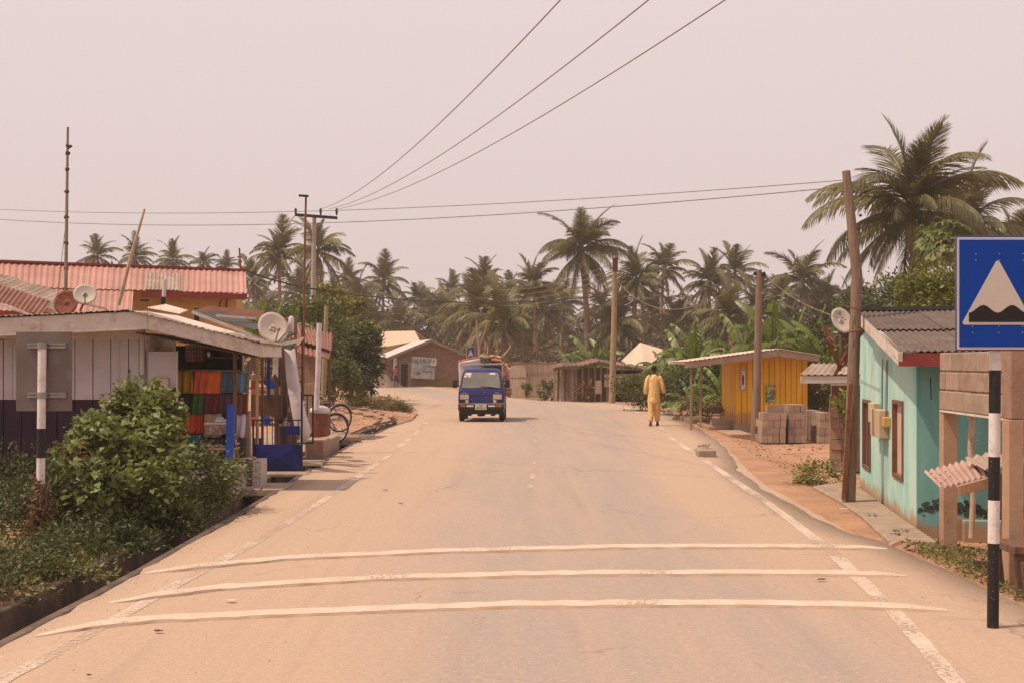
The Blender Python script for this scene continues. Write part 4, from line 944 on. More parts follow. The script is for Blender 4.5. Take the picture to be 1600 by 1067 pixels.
# bill board
bb = thing('painted_billboard', 'tilted painted billboard with worn blue lettering on the brick house', 'billboard', P(660, 590, 97.9))
a, b_, c_, d = P(642, 590, 98.0), P(678, 592, 98.55), P(681, 560, 98.55), P(645, 557, 98.0)
C['mural'] = mat('painted_board', (.50, .44, .42), (.22, .30, .33), scale=2.2, ramp=(.38, .55), bump=0)
bp_ = obj('board', M().prism([a, b_, c_, d], (.03, -.06, 0)), C['mural'], bb)
obj('frame', M().beam(a, d, .09, .09).beam(d, c_, .06, .06).beam(a, b_, .06, .06).beam(b_, c_, .06, .06), C['palewood'], bb)
bl = mat('faded_blue_letters', (.06, .14, .17))
dirv = (c_ - d).normalized(); tilt = math.asin(dirv.z)
text_mesh('lettering', 'THE METRE', bl, bb, d.lerp(c_, .42) + Vector((0, -.2, -.28)), .40, (R_(90), 0, R_(12)), label='worn blue lettering along the top')
obj('painted_fish', M().ball(a.lerp(c_, .35) + Vector((-.1, -.16, -.15)), (.2, .02, .12), 8, 4).ball(a.lerp(c_, .7) + Vector((0, -.14, -.15)), (.5, .02, .06), 8, 4).ball(a.lerp(c_, .6) + Vector((0, -.14, -.4)), (.6, .02, .05), 8, 4), mat('grey_green_paint', (.13, .15, .13)), bb)
nt2 = obj('white_notice', M().box(P(672, 0, 98.3).x, P(682, 0, 98.3).x, 98.3, 98.34, P(0, 571, 98.9).z, P(0, 559.5, 98.9).z), C['paper']); tago(nt2, 'square white notice over the corner of the painted billboard', 'notice')
ph_ = thing('pale_roof_building', 'cream roofed building showing above the brick house roof', 'building', P(620, 590, 128))
a, b_ = P(588, 518, 130), P(648, 517, 130); c_, d = P(656, 532, 126), P(582, 545, 126)
obj('roof', M().slab(d, c_, b_, a, .1).slab(a + Vector((0, .05, 0)), b_ + Vector((0, .05, 0)), b_ + Vector((2, 5, -1.6)), a + Vector((-1, 5, -1.6)), .1), C['paleroof'], ph_)
obj('wall', M().box(P(586, 0, 128).x, P(652, 0, 128).x, 127, 131, 0, P(0, 540, 127).z), C['fascia'], ph_)
# sand heap and far woman
sh = M(); c_ = P(598, 603, 96.6)
for i in range(9):
    q = i / 8; rr = 1.6 * (1 - q) ** .8 + .02
    sh.v += [(c_.x + rr * 1.0 * math.cos(a_) * (1 + .08 * wob(a_, q * 3)), c_.y + rr * 1.3 * math.sin(a_), -.1 + 1.15 * q ** .9) for a_ in [2 * math.pi * j / 24 for j in range(24)]]
for i in range(8):
    for j in range(24): p = i * 24 + j; r_ = i * 24 + (j + 1) % 24; sh.f.append((p, r_, r_ + 24, p + 24))
sh.f.append(tuple(range(8 * 24, 9 * 24)))
tago(obj('sand_heap', sh, mat('sand', (.42, .30, .20), bump=.5), smooth=True), 'pale heap of sand beside the far brick house', 'sand heap')

# ------------------------------------------------------------------ people (skinned bodies)
def skin_body(name, verts, edges, radii, mt, parent, sub=2, root=0):
    me = bpy.data.meshes.new(name); me.from_pydata(verts, edges, []); me.materials.append(mt)
    o = bpy.data.objects.new(name, me); COL.objects.link(o)
    sk = o.modifiers.new('skin', 'SKIN'); sk.use_smooth_shade = True
    for i, r in enumerate(radii):
        me.skin_vertices[0].data[i].radius = (r, r) if not isinstance(r, tuple) else r
        me.skin_vertices[0].data[i].use_root = (i == root)
    s2 = o.modifiers.new('sub', 'SUBSURF'); s2.levels = sub; s2.render_levels = sub
    dg = bpy.context.evaluated_depsgraph_get(); ev = o.evaluated_get(dg); m2 = bpy.data.meshes.new_from_object(ev)
    bpy.data.objects.remove(o); m2.name = name
    m2.polygons.foreach_set('use_smooth', [True] * len(m2.polygons)); m2.materials.clear(); m2.materials.append(mt)
    o2 = bpy.data.objects.new(name, m2); COL.objects.link(o2); o2.parent = parent; return o2
def body(parent, h=1.75, stride=.12, slim=1, arm_l=None, arm_r=None, mt=None):
    k = h / 1.75; V = []; E = []; Rr_ = []
    def a(p, r, link=None):
        V.append(Vector(p) * k); Rr_.append(r * k * slim if not isinstance(r, tuple) else tuple(x * k * slim for x in r))
        if link is not None: E.append((link, len(V) - 1))
        return len(V) - 1
    pel = a((0, 0, .95), (.15, .11)); wa = a((0, 0, 1.12), (.13, .10), pel); ch = a((0, .0, 1.32), (.155, .11), wa); sh_ = a((0, 0, 1.44), (.11, .08), ch)
    nk = a((0, 0, 1.52), .052, sh_); n2 = a((0, -.005, 1.57), .055, nk); hd = a((0, -.015, 1.64), (.078, .088), n2); hd2 = a((0, -.01, 1.70), (.065, .078), hd)
    for s in (-1, 1):
        sl_ = a((s * .185, 0, 1.42), .058, sh_)
        arm = (arm_l if s < 0 else arm_r) or [(s * .235, .02, 1.16), (s * .25, -.04, .92)]
        el = a(arm[0], .042, sl_); wr_ = a(arm[1], .028, el); d = (Vector(arm[1]) - Vector(arm[0])).normalized()
        pm = a(Vector(arm[1]) + d * .06, (.036, .018), wr_)
        base = Vector(arm[1]) + d * .085
        for f, (dx, ln) in enumerate(((-.028, .055), (-.010, .068), (.009, .063), (.027, .05))):
            f1 = a(base + Vector((0, dx, 0)) + d * ln * .5, .0095, pm); a(base + Vector((-s * .012, dx, 0)) + d * ln, .008, f1)
        th = a(Vector(arm[1]) + d * .05 + Vector((-s * .012, -.04, 0)), .011, pm); a(Vector(arm[1]) + d * .09 + Vector((-s * .02, -.05, 0)), .009, th)
        y_ = s * stride
        hp = a((s * .09, 0, .88), .088, pel); kn = a((s * .10, y_ * .35 - .02, .48), .058, hp); an = a((s * .10, y_ + .02, .09), .038, kn)
        ft = a((s * .105, y_ - .07, .045), (.042, .03), an); a((s * .11, y_ - .16, .03), (.040, .02), ft)
    return skin_body('body', [tuple(v) for v in V], E, Rr_, mt or C['skin'], parent), k
def ring(cx, cy, z, rx, ry, n=20, wv=0, ph=0): return [(cx + rx * math.cos(2 * math.pi * i / n) * (1 + wv * math.sin(5 * 2 * math.pi * i / n + ph + z * 9)), cy + ry * math.sin(2 * math.pi * i / n) * (1 + wv * math.cos(4 * 2 * math.pi * i / n + z * 7)), z) for i in range(n)]
# walking man: the figure faces +y (away) so build facing -y and turn by 180 degrees
man = thing('person', 'man in a gold tunic and trousers walking away along the right road edge', 'person', (0, 0, 0))
bd, k = body(man, 1.76, .10, 1, arm_l=[(-.255, .04, 1.17), (-.30, -.02, .93)], arm_r=[(.24, .03, 1.16), (.25, -.03, .90)])
m = M(); m.rings([ring(0, 0, z, rx, ry, 24, .035, 1) for z, rx, ry in ((.62, .215, .175), (.74, .195, .16), (.9, .185, .155), (1.0, .18, .145), (1.12, .175, .135), (1.26, .19, .135), (1.38, .20, .13), (1.45, .165, .11), (1.50, .09, .08), (1.535, .068, .068))])
obj('tunic', m, C['kaftan'], man, smooth=True, sub=1)
for s, arm in ((-1, [(-.255, .04, 1.17), (-.30, -.02, .95)]), (1, [(.24, .03, 1.16), (.25, -.03, .92)])):
    m = M(); m.tube([(s * .09, 0, 1.47), (s * .165, .0, 1.44), Vector((s * .19, 0, 1.40)).lerp(Vector(arm[0]), .5), arm[0], Vector(arm[0]).lerp(Vector(arm[1]), .5), arm[1]], [.06, .088, .074, .068, .068, .066], 12); obj('sleeve', m, C['kaftan'], man, smooth=True, sub=1)
for s in (-1, 1):
    y_ = s * .10; m = M(); m.rings([ring(s * .09, 0, .92, .10, .12, 16), ring(s * .09, y_ * .1, .75, .105, .12, 16, .04), ring(s * .095, y_ * .3 - .01, .5, .09, .10, 16, .06), ring(s * .10, y_ * .7, .28, .085, .09, 16, .07), ring(s * .10, y_ + .02, .10, .082, .09, 16, .05)])
    obj('trouser_leg', m, C['kaftan'], man, smooth=True, sub=1)
    m = M(); m.rings([ring(s * .107, y_ - .06, z, rx, ry, 14) for z, rx, ry in ((0, .045, .135), (.02, .05, .14), (.06, .045, .125), (.085, .035, .08))]); obj('shoe', m, C['shoe'], man, smooth=True)
obj('hair', M().ball((0, .005, 1.715), (.084, .098, .082), 16, 10), C['hair'], man, smooth=True)
for s in (-1, 1): obj('ear', M().ball((s * .083, -.01, 1.66), (.012, .02, .032), 8, 6), C['skin'], man, smooth=True)
obj('face', M().ball((0, -.105, 1.655), (.014, .022, .025), 8, 6).ball((-.032, -.088, 1.685), .012, 6, 4).ball((.032, -.088, 1.685), .012, 6, 4).ball((0, -.09, 1.612), (.028, .012, .01), 8, 4), C['skin'], man, smooth=True)
man.location = (P(1022, 0, 38).x, 38, .005); man.rotation_euler = (0, 0, R_(176)); man.scale = (1.0, 1.0, 1.0)
wo = thing('person', 'person in a red top and dark skirt standing far off by the sand heap', 'person', (0, 0, 0))
body(wo, 1.68, .05, .85, arm_l=[(-.22, .0, 1.18), (-.27, -.02, .95)], arm_r=[(.22, -.03, 1.15), (.12, -.2, 1.22)])
m = M(); m.rings([ring(0, 0, z, rx, ry, 16) for z, rx, ry in ((.95, .15, .12), (1.1, .14, .11), (1.25, .17, .12), (1.36, .17, .11), (1.42, .10, .08))]); obj('top', m, C['redtop'], wo, smooth=True)
m = M(); m.rings([ring(0, 0, z, rx, ry, 16) for z, rx, ry in ((.5, .19, .15), (.7, .19, .15), (.9, .17, .14), (.99, .15, .125))]); obj('skirt', m, C['navy'], wo, smooth=True)
obj('hair', M().ball((0, .0, 1.64), (.085, .1, .09), 12, 8), C['hair'], wo, smooth=True)
obj('face', M().ball((0, -.098, 1.585), (.014, .022, .022), 8, 6).ball((-.03, -.085, 1.615), .011, 6, 4).ball((.03, -.085, 1.615), .011, 6, 4).ball((0, -.085, 1.55), (.025, .012, .01), 8, 4), C['skin'], wo, smooth=True)
wp = P(619, 604, 94.8); wo.location = (wp.x, 94.8, .0); wo.scale = (.95,) * 3; wo.rotation_euler = (0, 0, R_(-10))
bg_ = obj('carried_bag', M().hexa([(wp.x - .42, 94.7, .48), (wp.x - .2, 94.7, .48), (wp.x - .2, 94.85, .48), (wp.x - .42, 94.85, .48), (wp.x - .36, 94.75, .78), (wp.x - .26, 94.75, .78), (wp.x - .26, 94.8, .78), (wp.x - .36, 94.8, .78)]).beam((wp.x - .31, 94.77, .78), (wp.x - .27, 94.77, .95), .03, .03), C['navy'], bevel=.02)
tago(bg_, 'dark bag hanging from the hand of the person in the red top', 'bag')
wq = thing('wrapped_post', 'white cloth wrapped marker post under the dark tree at the bend', 'post', P(571, 605, 62))
obj('post', M().tube([P(573, 606, 62), P(573, 582, 62)], .10, 8), C['brownwood'], wq)
obj('cloth', M().tube([P(570, 606, 61.9), P(569, 596, 61.9), P(571, 589, 61.9), P(571, 580, 61.9)], [.1, .13, .10, .11], 9), C['white'], wq, smooth=True)

# ------------------------------------------------------------------ blue van truck
vt = thing('pickup_truck', 'small blue cab-over pickup truck loaded high, driving towards the camera', 'truck', (0, 0, 0))
HW = .72
def rr(hw, y0, y1, z, n=6, rad=.09):     # rounded rectangle ring, front at y0
    pts = []
    for cx_, cy_, a0 in ((hw - rad, y0 + rad, -90), (hw - rad, y1 - rad, 0), (-hw + rad, y1 - rad, 90), (-hw + rad, y0 + rad, 180)):
        for i in range(n): a_ = R_(a0 + 90 * i / (n - 1)); pts.append((cx_ + rad * math.cos(a_), cy_ + rad * math.sin(a_), z))
    return pts
secs = [(.30, .70, .04, 1.55), (.36, .715, .0, 1.55), (.56, .72, -.015, 1.55), (.60, .72, -.02, 1.55), (.78, .722, -.02, 1.55), (.80, .722, -.012, 1.55), (.96, .715, .0, 1.55), (1.02, .705, .03, 1.54),
        (1.10, .69, .075, 1.53), (1.30, .655, .19, 1.5), (1.52, .61, .31, 1.46), (1.60, .585, .36, 1.43), (1.66, .53, .44, 1.38), (1.69, .42, .56, 1.28)]
m = M(); m.rings([rr(hw, y0, y1, z) for z, hw, y0, y1 in secs]); cab = obj('cab', m, C['vanblue'], vt, smooth='auto')
def on_front(x, z, off=.012):
    y = np.interp(z, [s[0] for s in secs], [s[2] for s in secs]); return Vector((x, y - off, z))
def fpanel(name, pts, mt, parent, off=.012, th=.02):
    f_ = [on_front(x, z, off) for x, z in pts]; m = M(); m.prism([Vector((p.x, p.y + th, p.z)) for p in f_], (0, -th, 0)); return obj(name, m, mt, parent)
fpanel('windscreen_seal', [(-.645, 1.05), (.645, 1.05), (.575, 1.555), (.53, 1.585), (-.53, 1.585), (-.575, 1.555)], C['black'], vt, .008)
fpanel('windscreen', [(-.615, 1.075), (.615, 1.075), (.55, 1.54), (.51, 1.565), (-.51, 1.565), (-.55, 1.54)], C['glass'], vt, .016)
for x0, x1, z0, z1 in ((-.50, -.32, 1.47, 1.55), (-.55, -.46, 1.41, 1.46), (-.42, -.34, 1.41, 1.46), (.26, .44, 1.49, 1.55)):
    fpanel('sticker', [(x0, z0), (x1, z0), (x1, z1), (x0, z1)], C['white'], vt, .022, .004)
obj('wiper', M().beam(on_front(.40, 1.08, .03), on_front(-.02, 1.12, .03), .02, .012).beam(on_front(.5, 1.07, .03), on_front(.25, 1.11, .03), .015, .01), C['black'], vt)
obj('crease', M().box(-.5, .5, -.030, -.0, .845, .852), C['vanblue'], vt)
obj('badge', M().box(.08, .14, -.025, -.0, .93, .95), C['steel'], vt)
for s in (-1, 1):
    hl = obj('headlight', M().box(s * .52 - .14, s * .52 + .14, -.045, .02, .71, .86), C['lamp'], vt, bevel=.01)
    obj('bezel', M().box(s * .52 - .155, s * .52 + .155, -.034, .03, .695, .872), C['black'], hl)
    obj('indicator', M().box(s * .44 - .05, s * .44 + .05, -.045, .0, .60, .69), mat('pale_lens', (.55, .5, .3), rough=.2, bump=0) if s < 0 else bpy.data.materials['pale_lens'], vt, bevel=.006)
    obj('vent_slot', M().box(s * .52 - .08, s * .52 + .06, -.03, .0, .895, .925), C['steel'], vt)
    obj('bumper_lamp', M().box(s * .34 - .11, s * .34 + .11, -.125, -.09, .475, .525), C['white'], vt, bevel=.008)
    obj('bumper_lamp', M().box(s * .57 - .09, s * .57 + .09, -.122, -.09, .475, .53), C['amber'], vt, bevel=.008)
    mr_ = obj('mirror', M().box(s * .83 - .075, s * .83 + .075, .10, .16, 1.07, 1.33), C['black'], vt, bevel=.02)
    obj('mirror_arm', M().tube([(s * .67, .16, 1.30), (s * .78, .14, 1.28)], .012, 6).tube([(s * .69, .12, 1.12), (s * .78, .13, 1.14)], .012, 6), C['black'], mr_)
obj('bumper', M().box(-.72, .72, -.09, .05, .36, .555), C['black'], vt, bevel=.02)
obj('bumper_strip', M().box(-.725, .725, -.10, .02, .558, .585), C['steel'], vt, bevel=.006)
obj('valance', M().box(-.66, .66, -.04, .5, .24, .36).box(-.45, -.3, -.0, .5, .19, .24).box(.3, .45, 0, .5, .19, .24).box(-.12, .1, .1, 2.4, .17, .26), C['black'], vt, bevel=.02)
for s in (-1, 1):
    for y_ in (.62, 2.35):
        wh = obj('wheel', M().tube([(s * .60, y_, .27), (s * .61, y_, .27), (s * .72, y_, .27), (s * .725, y_, .27)], [.14, .17, .17, .05], 20), C['steel'], vt, smooth='auto')
        obj('tyre', M().tube([(s * .555, y_, .27), (s * .565, y_, .27), (s * .715, y_, .27), (s * .722, y_, .27)], [.235, .27, .27, .24], 24), C['rubber'], wh, smooth='auto')
obj('door', M().box(-.728, -.722, .35, 1.3, .4, 1.0).box(.722, .728, .35, 1.3, .4, 1.0), C['vanblue'], vt)
obj('side_window', M().hexa([(-.70, .45, 1.05), (-.69, 1.3, 1.05), (-.67, 1.3, 1.05), (-.68, .45, 1.05), (-.62, .6, 1.5), (-.62, 1.3, 1.5), (-.60, 1.3, 1.5), (-.6, .6, 1.5)]).hexa([(.68, .45, 1.05), (.67, 1.3, 1.05), (.69, 1.3, 1.05), (.70, .45, 1.05), (.6, .6, 1.5), (.6, 1.3, 1.5), (.62, 1.3, 1.5), (.62, .6, 1.5)]), C['glass'], vt)
obj('cargo_bed', M().box(-.70, .70, 1.6, 3.2, .48, .60).box(-.70, -.67, 1.6, 3.2, .6, .95).box(.67, .70, 1.6, 3.2, .6, .95).box(-.70, .70, 3.17, 3.2, .6, .95), C['vanblue'], vt)
obj('load_rack', M().tube([(-.66, 1.58, .5), (-.66, 1.58, 1.80), (.62, 1.58, 1.80), (.66, 1.58, .5)], .025, 8).beam((-.72, 1.56, 1.80), (.66, 1.56, 1.84), .04, .035), C['pvc'], vt)
pt_ = obj('number_plate', M().box(-.18, .18, -.112, -.092, .385, .565), C['paper'], vt)
for s_, z, sz in (('GA', .515, .085), ('9914 U', .435, .095)):
    t = text_mesh('plate_lettering', s_, C['black'], pt_, (0, -.115, z), sz, (R_(90), 0, 0), .001)
# load
ld = thing('bundled_load', 'white sacking, orange cloth and sticks piled high on the truck bed', 'load', (0, 0, 0))
sk_ = obj('white_sacking', M().hexa([(-.80, 1.7, .95), (.0, 1.7, 1.1), (.0, 3.0, 1.1), (-.78, 3.0, .95), (-.84, 1.7, 1.90), (-.12, 1.7, 2.02), (-.2, 3.0, 2.0), (-.8, 3.0, 1.85)]), C['sack'], ld, bevel=.06, sub=0)
obj('orange_edge', M().tube([(-.84, 1.68, 1.9), (-.5, 1.66, 1.97), (-.12, 1.68, 2.03)], .03, 7).tube([(.25, 1.68, 1.96), (.55, 1.68, 1.93), (.72, 1.7, 1.75), (.78, 1.7, 1.45), (.80, 1.7, 1.2)], .05, 7), mat('orange_plastic', (.50, .17, .07)), ld)
obj('dark_tarp', M().hexa([(.0, 1.65, .95), (.66, 1.65, .95), (.66, 3.0, .95), (.0, 3.0, .95), (.0, 1.7, 1.97), (.55, 1.7, 1.95), (.60, 3.0, 1.9), (.0, 3.0, 1.95)]), mat('dark_green_tarp', (.05, .06, .04)), ld, bevel=.05)
obj('striped_side_sack', M().hexa([(.70, 1.8, .75), (.93, 1.8, .8), (.93, 2.8, .8), (.70, 2.8, .75), (.68, 1.8, 1.7), (.9, 1.8, 1.72), (.88, 2.8, 1.7), (.68, 2.8, 1.7)]), mat('striped_sack', (.55, .50, .46), (.42, .12, .08), scale=3, stretch=(.3, .3, 7), ramp=(.42, .5)), ld, bevel=.04)
sticks = [((-.12, 1.9, 1.9), (-.17, 1.8, 2.38)), ((.05, 1.9, 1.95), (.15, 1.9, 2.5)), ((.22, 1.9, 1.9), (.12, 1.9, 2.62)), ((.20, 2.0, 1.9), (.05, 1.95, 2.55)), ((.45, 1.9, 1.9), (.41, 1.8, 2.60)), ((.40, 2, 1.9), (.47, 1.95, 2.45)),
          ((.5, 1.9, 1.95), (.9, 2, 2.42)), ((.3, 1.9, 2.0), (.52, 1.9, 2.25)), ((-.10, 1.9, 2.0), (.3, 1.85, 2.12)), ((.25, 1.95, 1.9), (-.05, 1.9, 2.2)), ((.1, 1.9, 2.0), (.55, 1.9, 2.06))]
for a, b_ in sticks:
    c_ = Vector(a).lerp(Vector(b_), .55) + Vector((.03, 0, 0)); obj('stick', M().tube([a, c_, b_], [.032, .028, .018], 6), C['rust'] if random.random() < .45 else C['palewood'], ld)
for k in range(14):
    x = random.uniform(-.1, .55); obj('wood_scrap', M().ball((x, 1.75, 1.98 + random.uniform(0, .12)), (.07, .07, .035), 6, 4, .3), C['palewood' if k % 2 else 'paper'], ld)
vp = (P(751.5, 0, 40.5).x, 40.5, .005)
for t in (vt, ld): t.location = vp; t.rotation_euler = (0, 0, R_(-1.5))

# ------------------------------------------------------------------ RIGHT: road sign (speed hump)
sg = thing('road_sign', 'blue speed hump warning sign on a black and white banded post at right', 'road sign', (P(1552, 0, 9.16).x, 9.16, 0))
Y = 9.10
sx0, sz1 = XZ(1493, 369, Y); sx1, sz0 = XZ(1625, 548, Y)
obj('panel', M().box(sx0, sx1, Y, Y + .012, sz0, sz1), C['signback'], sg, bevel=.002)
def flat(name, pts, mt, dy, th=.0012):       # flat sign print, pixel outline at sign depth
    m = M(); m.prism([P(x, y, Y - dy) for x, y in pts], (0, th, 0)); return obj(name, m, mt, sg)
flat('blue_edge', [(1493.3, 547.6), (1624.7, 547.6), (1624.7, 369.2), (1493.3, 369.2)], C['signblue'], .0025)
flat('white_border', [(1495, 546), (1623, 546), (1623, 371), (1495, 371)], C['signwhite'], .0045)
flat('blue_field', [(1499, 542.2), (1619, 542.2), (1619, 375), (1499, 375)], C['signblue'], .0065)
tri = []
for (cx_, cy_, a0, a1) in ((1507.6, 504.2, 90, 208), (1559, 411, 208, 332), (1610.4, 504.2, 332, 450)):
    for i in range(7): a_ = R_(a0 + (a1 - a0) * i / 6); tri.append((cx_ + 3.4 * math.cos(a_), cy_ + 3.4 * math.sin(a_)))
flat('white_triangle', tri[::-1], C['signwhite'], .0085)
hump = [(1514, 503.5), (1604, 503.5), (1604, 489)]
for i in range(25):
    x = 1604 - 90 * i / 24; u = (x - 1514) / 90; hump.append((x, 489 - 12.0 * math.sin(u * 2 * math.pi) ** 2 ** 1 if True else 0))
flat('hump_symbol', hump, C['signblack'], .0105)
for x, y in ((1525, 397), (1525, 407), (1562, 397), (1562, 407), (1599, 397), (1599, 407), (1520, 510), (1520, 520), (1561, 510), (1561, 520), (1598, 510), (1598, 520)):
    p = P(x, y, Y - .012); obj('rivet', M().tube([p + Vector((0, .006, 0)), p], .0045, 8), C['steel'], sg)
for a, b_, k in [(376, 578, 'w'), (578, 645, 'b'), (645, 713, 'w'), (713, 781, 'b'), (781, 848, 'w'), (848, 981, 'b')]:
    xa, xb = 1555 - (a - 548) * .0085, 1555 - (b_ - 548) * .0085
    obj('post_band', M().tube([P(xa, a, 9.16), P(xb, b_, 9.16)], .0405, 22), C['paintwhite' if k == 'w' else 'paintblack'], sg, smooth='auto')
for py in (402, 515):
    z = P(0, py, 9.13).z; obj('rail', M().box(sx0 + .08, sx1 - .08, Y + .014, Y + .04, z - .02, z + .02), C['steel'], sg)
# far small sign of the same kind
fs_ = thing('road_sign', 'small far blue hump sign rising above the truck load', 'road sign', P(735, 600, 85))
Yf = 85; a, z1 = XZ(729, 542, Yf); b_, z0 = XZ(742, 561, Yf)
obj('panel', M().box(a, b_, Yf, Yf + .03, z0, z1), C['signwhite'], fs_)
obj('blue_field', M().box(a + .03, b_ - .03, Yf - .012, Yf - .002, z0 + .03, z1 - .03), C['signblue'], fs_)
obj('white_triangle', M().prism([(a + .06, Yf - .016, z0 + .1), (b_ - .06, Yf - .016, z0 + .1), ((a + b_) / 2, Yf - .016, z1 - .12)], (0, .003, 0)), C['signwhite'], fs_)
obj('hump_symbol', M().box(a + .13, b_ - .13, Yf - .020, Yf - .017, z0 + .12, z0 + .22), C['signblack'], fs_)
obj('post', M().tube([((a + b_) / 2, Yf + .06, 0), ((a + b_) / 2, Yf + .06, z1)], .04, 8), C['white'], fs_)

# ------------------------------------------------------------------ RIGHT: turquoise house
th_ = thing('turquoise_house', 'turquoise painted house with a corrugated roof and dark red trim', 'house', (4.62, 14.6, -.1))
AN = -R_(8.0)
hf = frame((4.66, 14.75, 0), AN)          # u along the front (right), v away
LenF, DepG = 7.0, 6.6; DepE = 5.0; eh = 2.02; ah = 2.52
# left gable wall with window recesses: built of strips so windows are real openings
def gz(v): return eh + (ah - eh) * (1 - abs(v - DepG / 2) / (DepG / 2))
def vat(px):                              # v position on the gable wall seen at a pixel column
    lo, hi = 0, DepG
    for _ in range(40):
        mid_ = (lo + hi) / 2; p = hf(0, mid_, 0)
        if 800 + p.x / p.y * F > px: lo = mid_
        else: hi = mid_
    return lo
def zat(px, py): p = hf(0, vat(px), 0); return CAMH + (HY - py) / F * p.y
wins = []
for (a, b_, t, u) in ((1412, 1396, 625, 748), (1361, 1349, 624, 733)):
    v0, v1 = vat(a), vat(b_); wins.append((v0, v1, zat(b_, u) if False else zat((a + b_) / 2, u), zat((a + b_) / 2, t)))
m = M(); T = .16
def gw(v0, v1, z0, z1a, z1b):
    m.hexa([hf(0, v0, z0), hf(T, v0, z0), hf(T, v1, z0), hf(0, v1, z0), hf(0, v0, z1a), hf(T, v0, z1a), hf(T, v1, z1b), hf(0, v1, z1b)])
edges = [0, wins[0][0], wins[0][1], wins[1][0], wins[1][1], DepE]
for i in range(5):
    v0, v1 = edges[i], edges[i + 1]
    if i in (1, 3):
        w = wins[i // 2]; gw(v0, v1, -.4, w[2], w[2]); gw(v0, v1, w[3], gz(v0), gz(v1))
    else:
        if v0 < DepG / 2 < v1: gw(v0, DepG / 2, -.4, gz(v0), ah); gw(DepG / 2, v1, -.4, ah, gz(v1))
        else: gw(v0, v1, -.4, gz(v0), gz(v1))
obj('side_wall', m, C['turqlight'], th_)
obj('front_wall', M().fbox(hf, .003, LenF, -.004, .16, -.4, eh), C['turq'], th_)
obj('back_wall', M().fbox(hf, .17, LenF, DepE - .16, DepE, -.4, gz(DepE) - .02), C['turq'], th_)
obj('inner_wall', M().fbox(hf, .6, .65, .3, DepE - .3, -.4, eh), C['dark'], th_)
C['shutter_grey'] = mat('grey_shutter', (.22, .20, .19), rough=.6); C['shutter_tan'] = mat('tan_shutter', (.56, .40, .32), (.48, .33, .26), scale=2)
for k, (v0, v1, z0, z1) in enumerate(wins):
    w = obj('window', M().fbox(hf, .04, .07, v0 + .05, v1 - .05, z0 + .05, z1 - .05), C['shutter_tan' if k == 0 else 'shutter_grey'], th_)
    obj('window_frame', M().fbox(hf, -.02, .1, v0, v0 + .05, z0, z1).fbox(hf, -.02, .1, v1 - .05, v1, z0, z1).fbox(hf, -.02, .1, v0 + .052, v1 - .052, z1 - .05, z1).fbox(hf, -.02, .1, v0 + .052, v1 - .052, z0, z0 + .05), mat('window_frame_paint', (.20, .09, .055)) if k == 0 else bpy.data.materials['window_frame_paint'], w)
    if k: obj('mullion', M().fbox(hf, .0, .075, (v0 + v1) / 2 - .03, (v0 + v1) / 2 + .03, z0 + .05, z1 - .05), bpy.data.materials['window_frame_paint'], w)
# mildew band low on the front wall
mp_ = M(); 
for k in range(1000):
    u = random.uniform(.02, 3.4); z = .20 + random.gauss(0, .035) + .05 * math.sin(u * 5); r = random.uniform(.007, .026)
    p = hf(u, -.006 - .001 * (k % 5), z); q = [p + (hf(math.cos(a_) * r * 1.3, 0, 0) - hf(0, 0, 0)) + Vector((0, 0, math.sin(a_) * r)) for a_ in [2 * math.pi * j / 7 + random.uniform(-.2, .2) for j in range(7)]]
    mp_.add(q, [tuple(range(7))])
o_ = obj('mildew_patches', mp_, C['mildew'], th_, solid=.002); o_['kind'] = 'stuff'
obj('wall_step', M().fbox(hf, .5, LenF, -.12, -.006, -.4, .10), C['turq'], th_, bevel=.01)
# corrugated roof: front slope, two rows of sheets
ov_l, ov_f = -.26, -.42
sl_ = (ah - eh) / (DepG / 2); ez = eh + ov_f * sl_ + .05; rz = ah + .06
def rp(u, v): return hf(u, v, (ez + (v - ov_f) * (rz - ez) / (DepG / 2 - ov_f)))
vm = DepG / 2 * .42
for i in range(9):
    u0 = ov_l + i * .82; u1 = u0 + .82
    for (v0, v1, dz) in ((vm - .12, DepG / 2, .0), (ov_f, vm, -.024)):
        m = M(); up_ = Vector((0, 0, dz + .006 * (i % 2) + .03)); m.corr(rp(u0, v1) + up_, rp(u1, v1) + up_, rp(u1, v0) + up_, rp(u0, v0) + up_, 11, .011, seg=4); obj('roof_sheet', m, C['greyroof'], th_, solid=.006)
m = M().slab(rp(ov_l, DepG / 2) + Vector((0, 0, .02)), rp(LenF, DepG / 2) + Vector((0, 0, .02)), hf(LenF, DepE + .1, gz(DepE) + .04), hf(.05, DepE + .1, gz(DepE) + .04), .03); obj('back_roof', m, C['greyroof'], th_)
obj('ridge_cap', M().beam(rp(ov_l - .05, DepG / 2) + Vector((0, 0, .06)), rp(LenF, DepG / 2) + Vector((0, 0, .06)), .26, .05), C['darkroof'], th_)
obj('verge_board', M().beam(rp(ov_l + .02, DepG / 2) - Vector((0, 0, .05)), rp(ov_l + .02, ov_f) - Vector((0, 0, .07)), .04, .16), C['fascia'], th_)
obj('eave_board', M().beam(rp(ov_l, ov_f + .02) - Vector((0, 0, .085)), rp(LenF, ov_f + .02) - Vector((0, 0, .085)), .03, .15), C['redtrim'], th_)
obj('soffit', M().slab(hf(ov_l, ov_f + .03, eh - .12), hf(LenF, ov_f + .03, eh - .12), hf(LenF, 0, eh - .03), hf(ov_l, 0, eh - .03), .01), C['darkroof'], th_)
obj('hanging_wire', M().tube([P(1454, 576, 14.9), P(1454, 600, 14.6), P(1455, 624, 14.6)], .006, 4), C['wireblack'], th_)
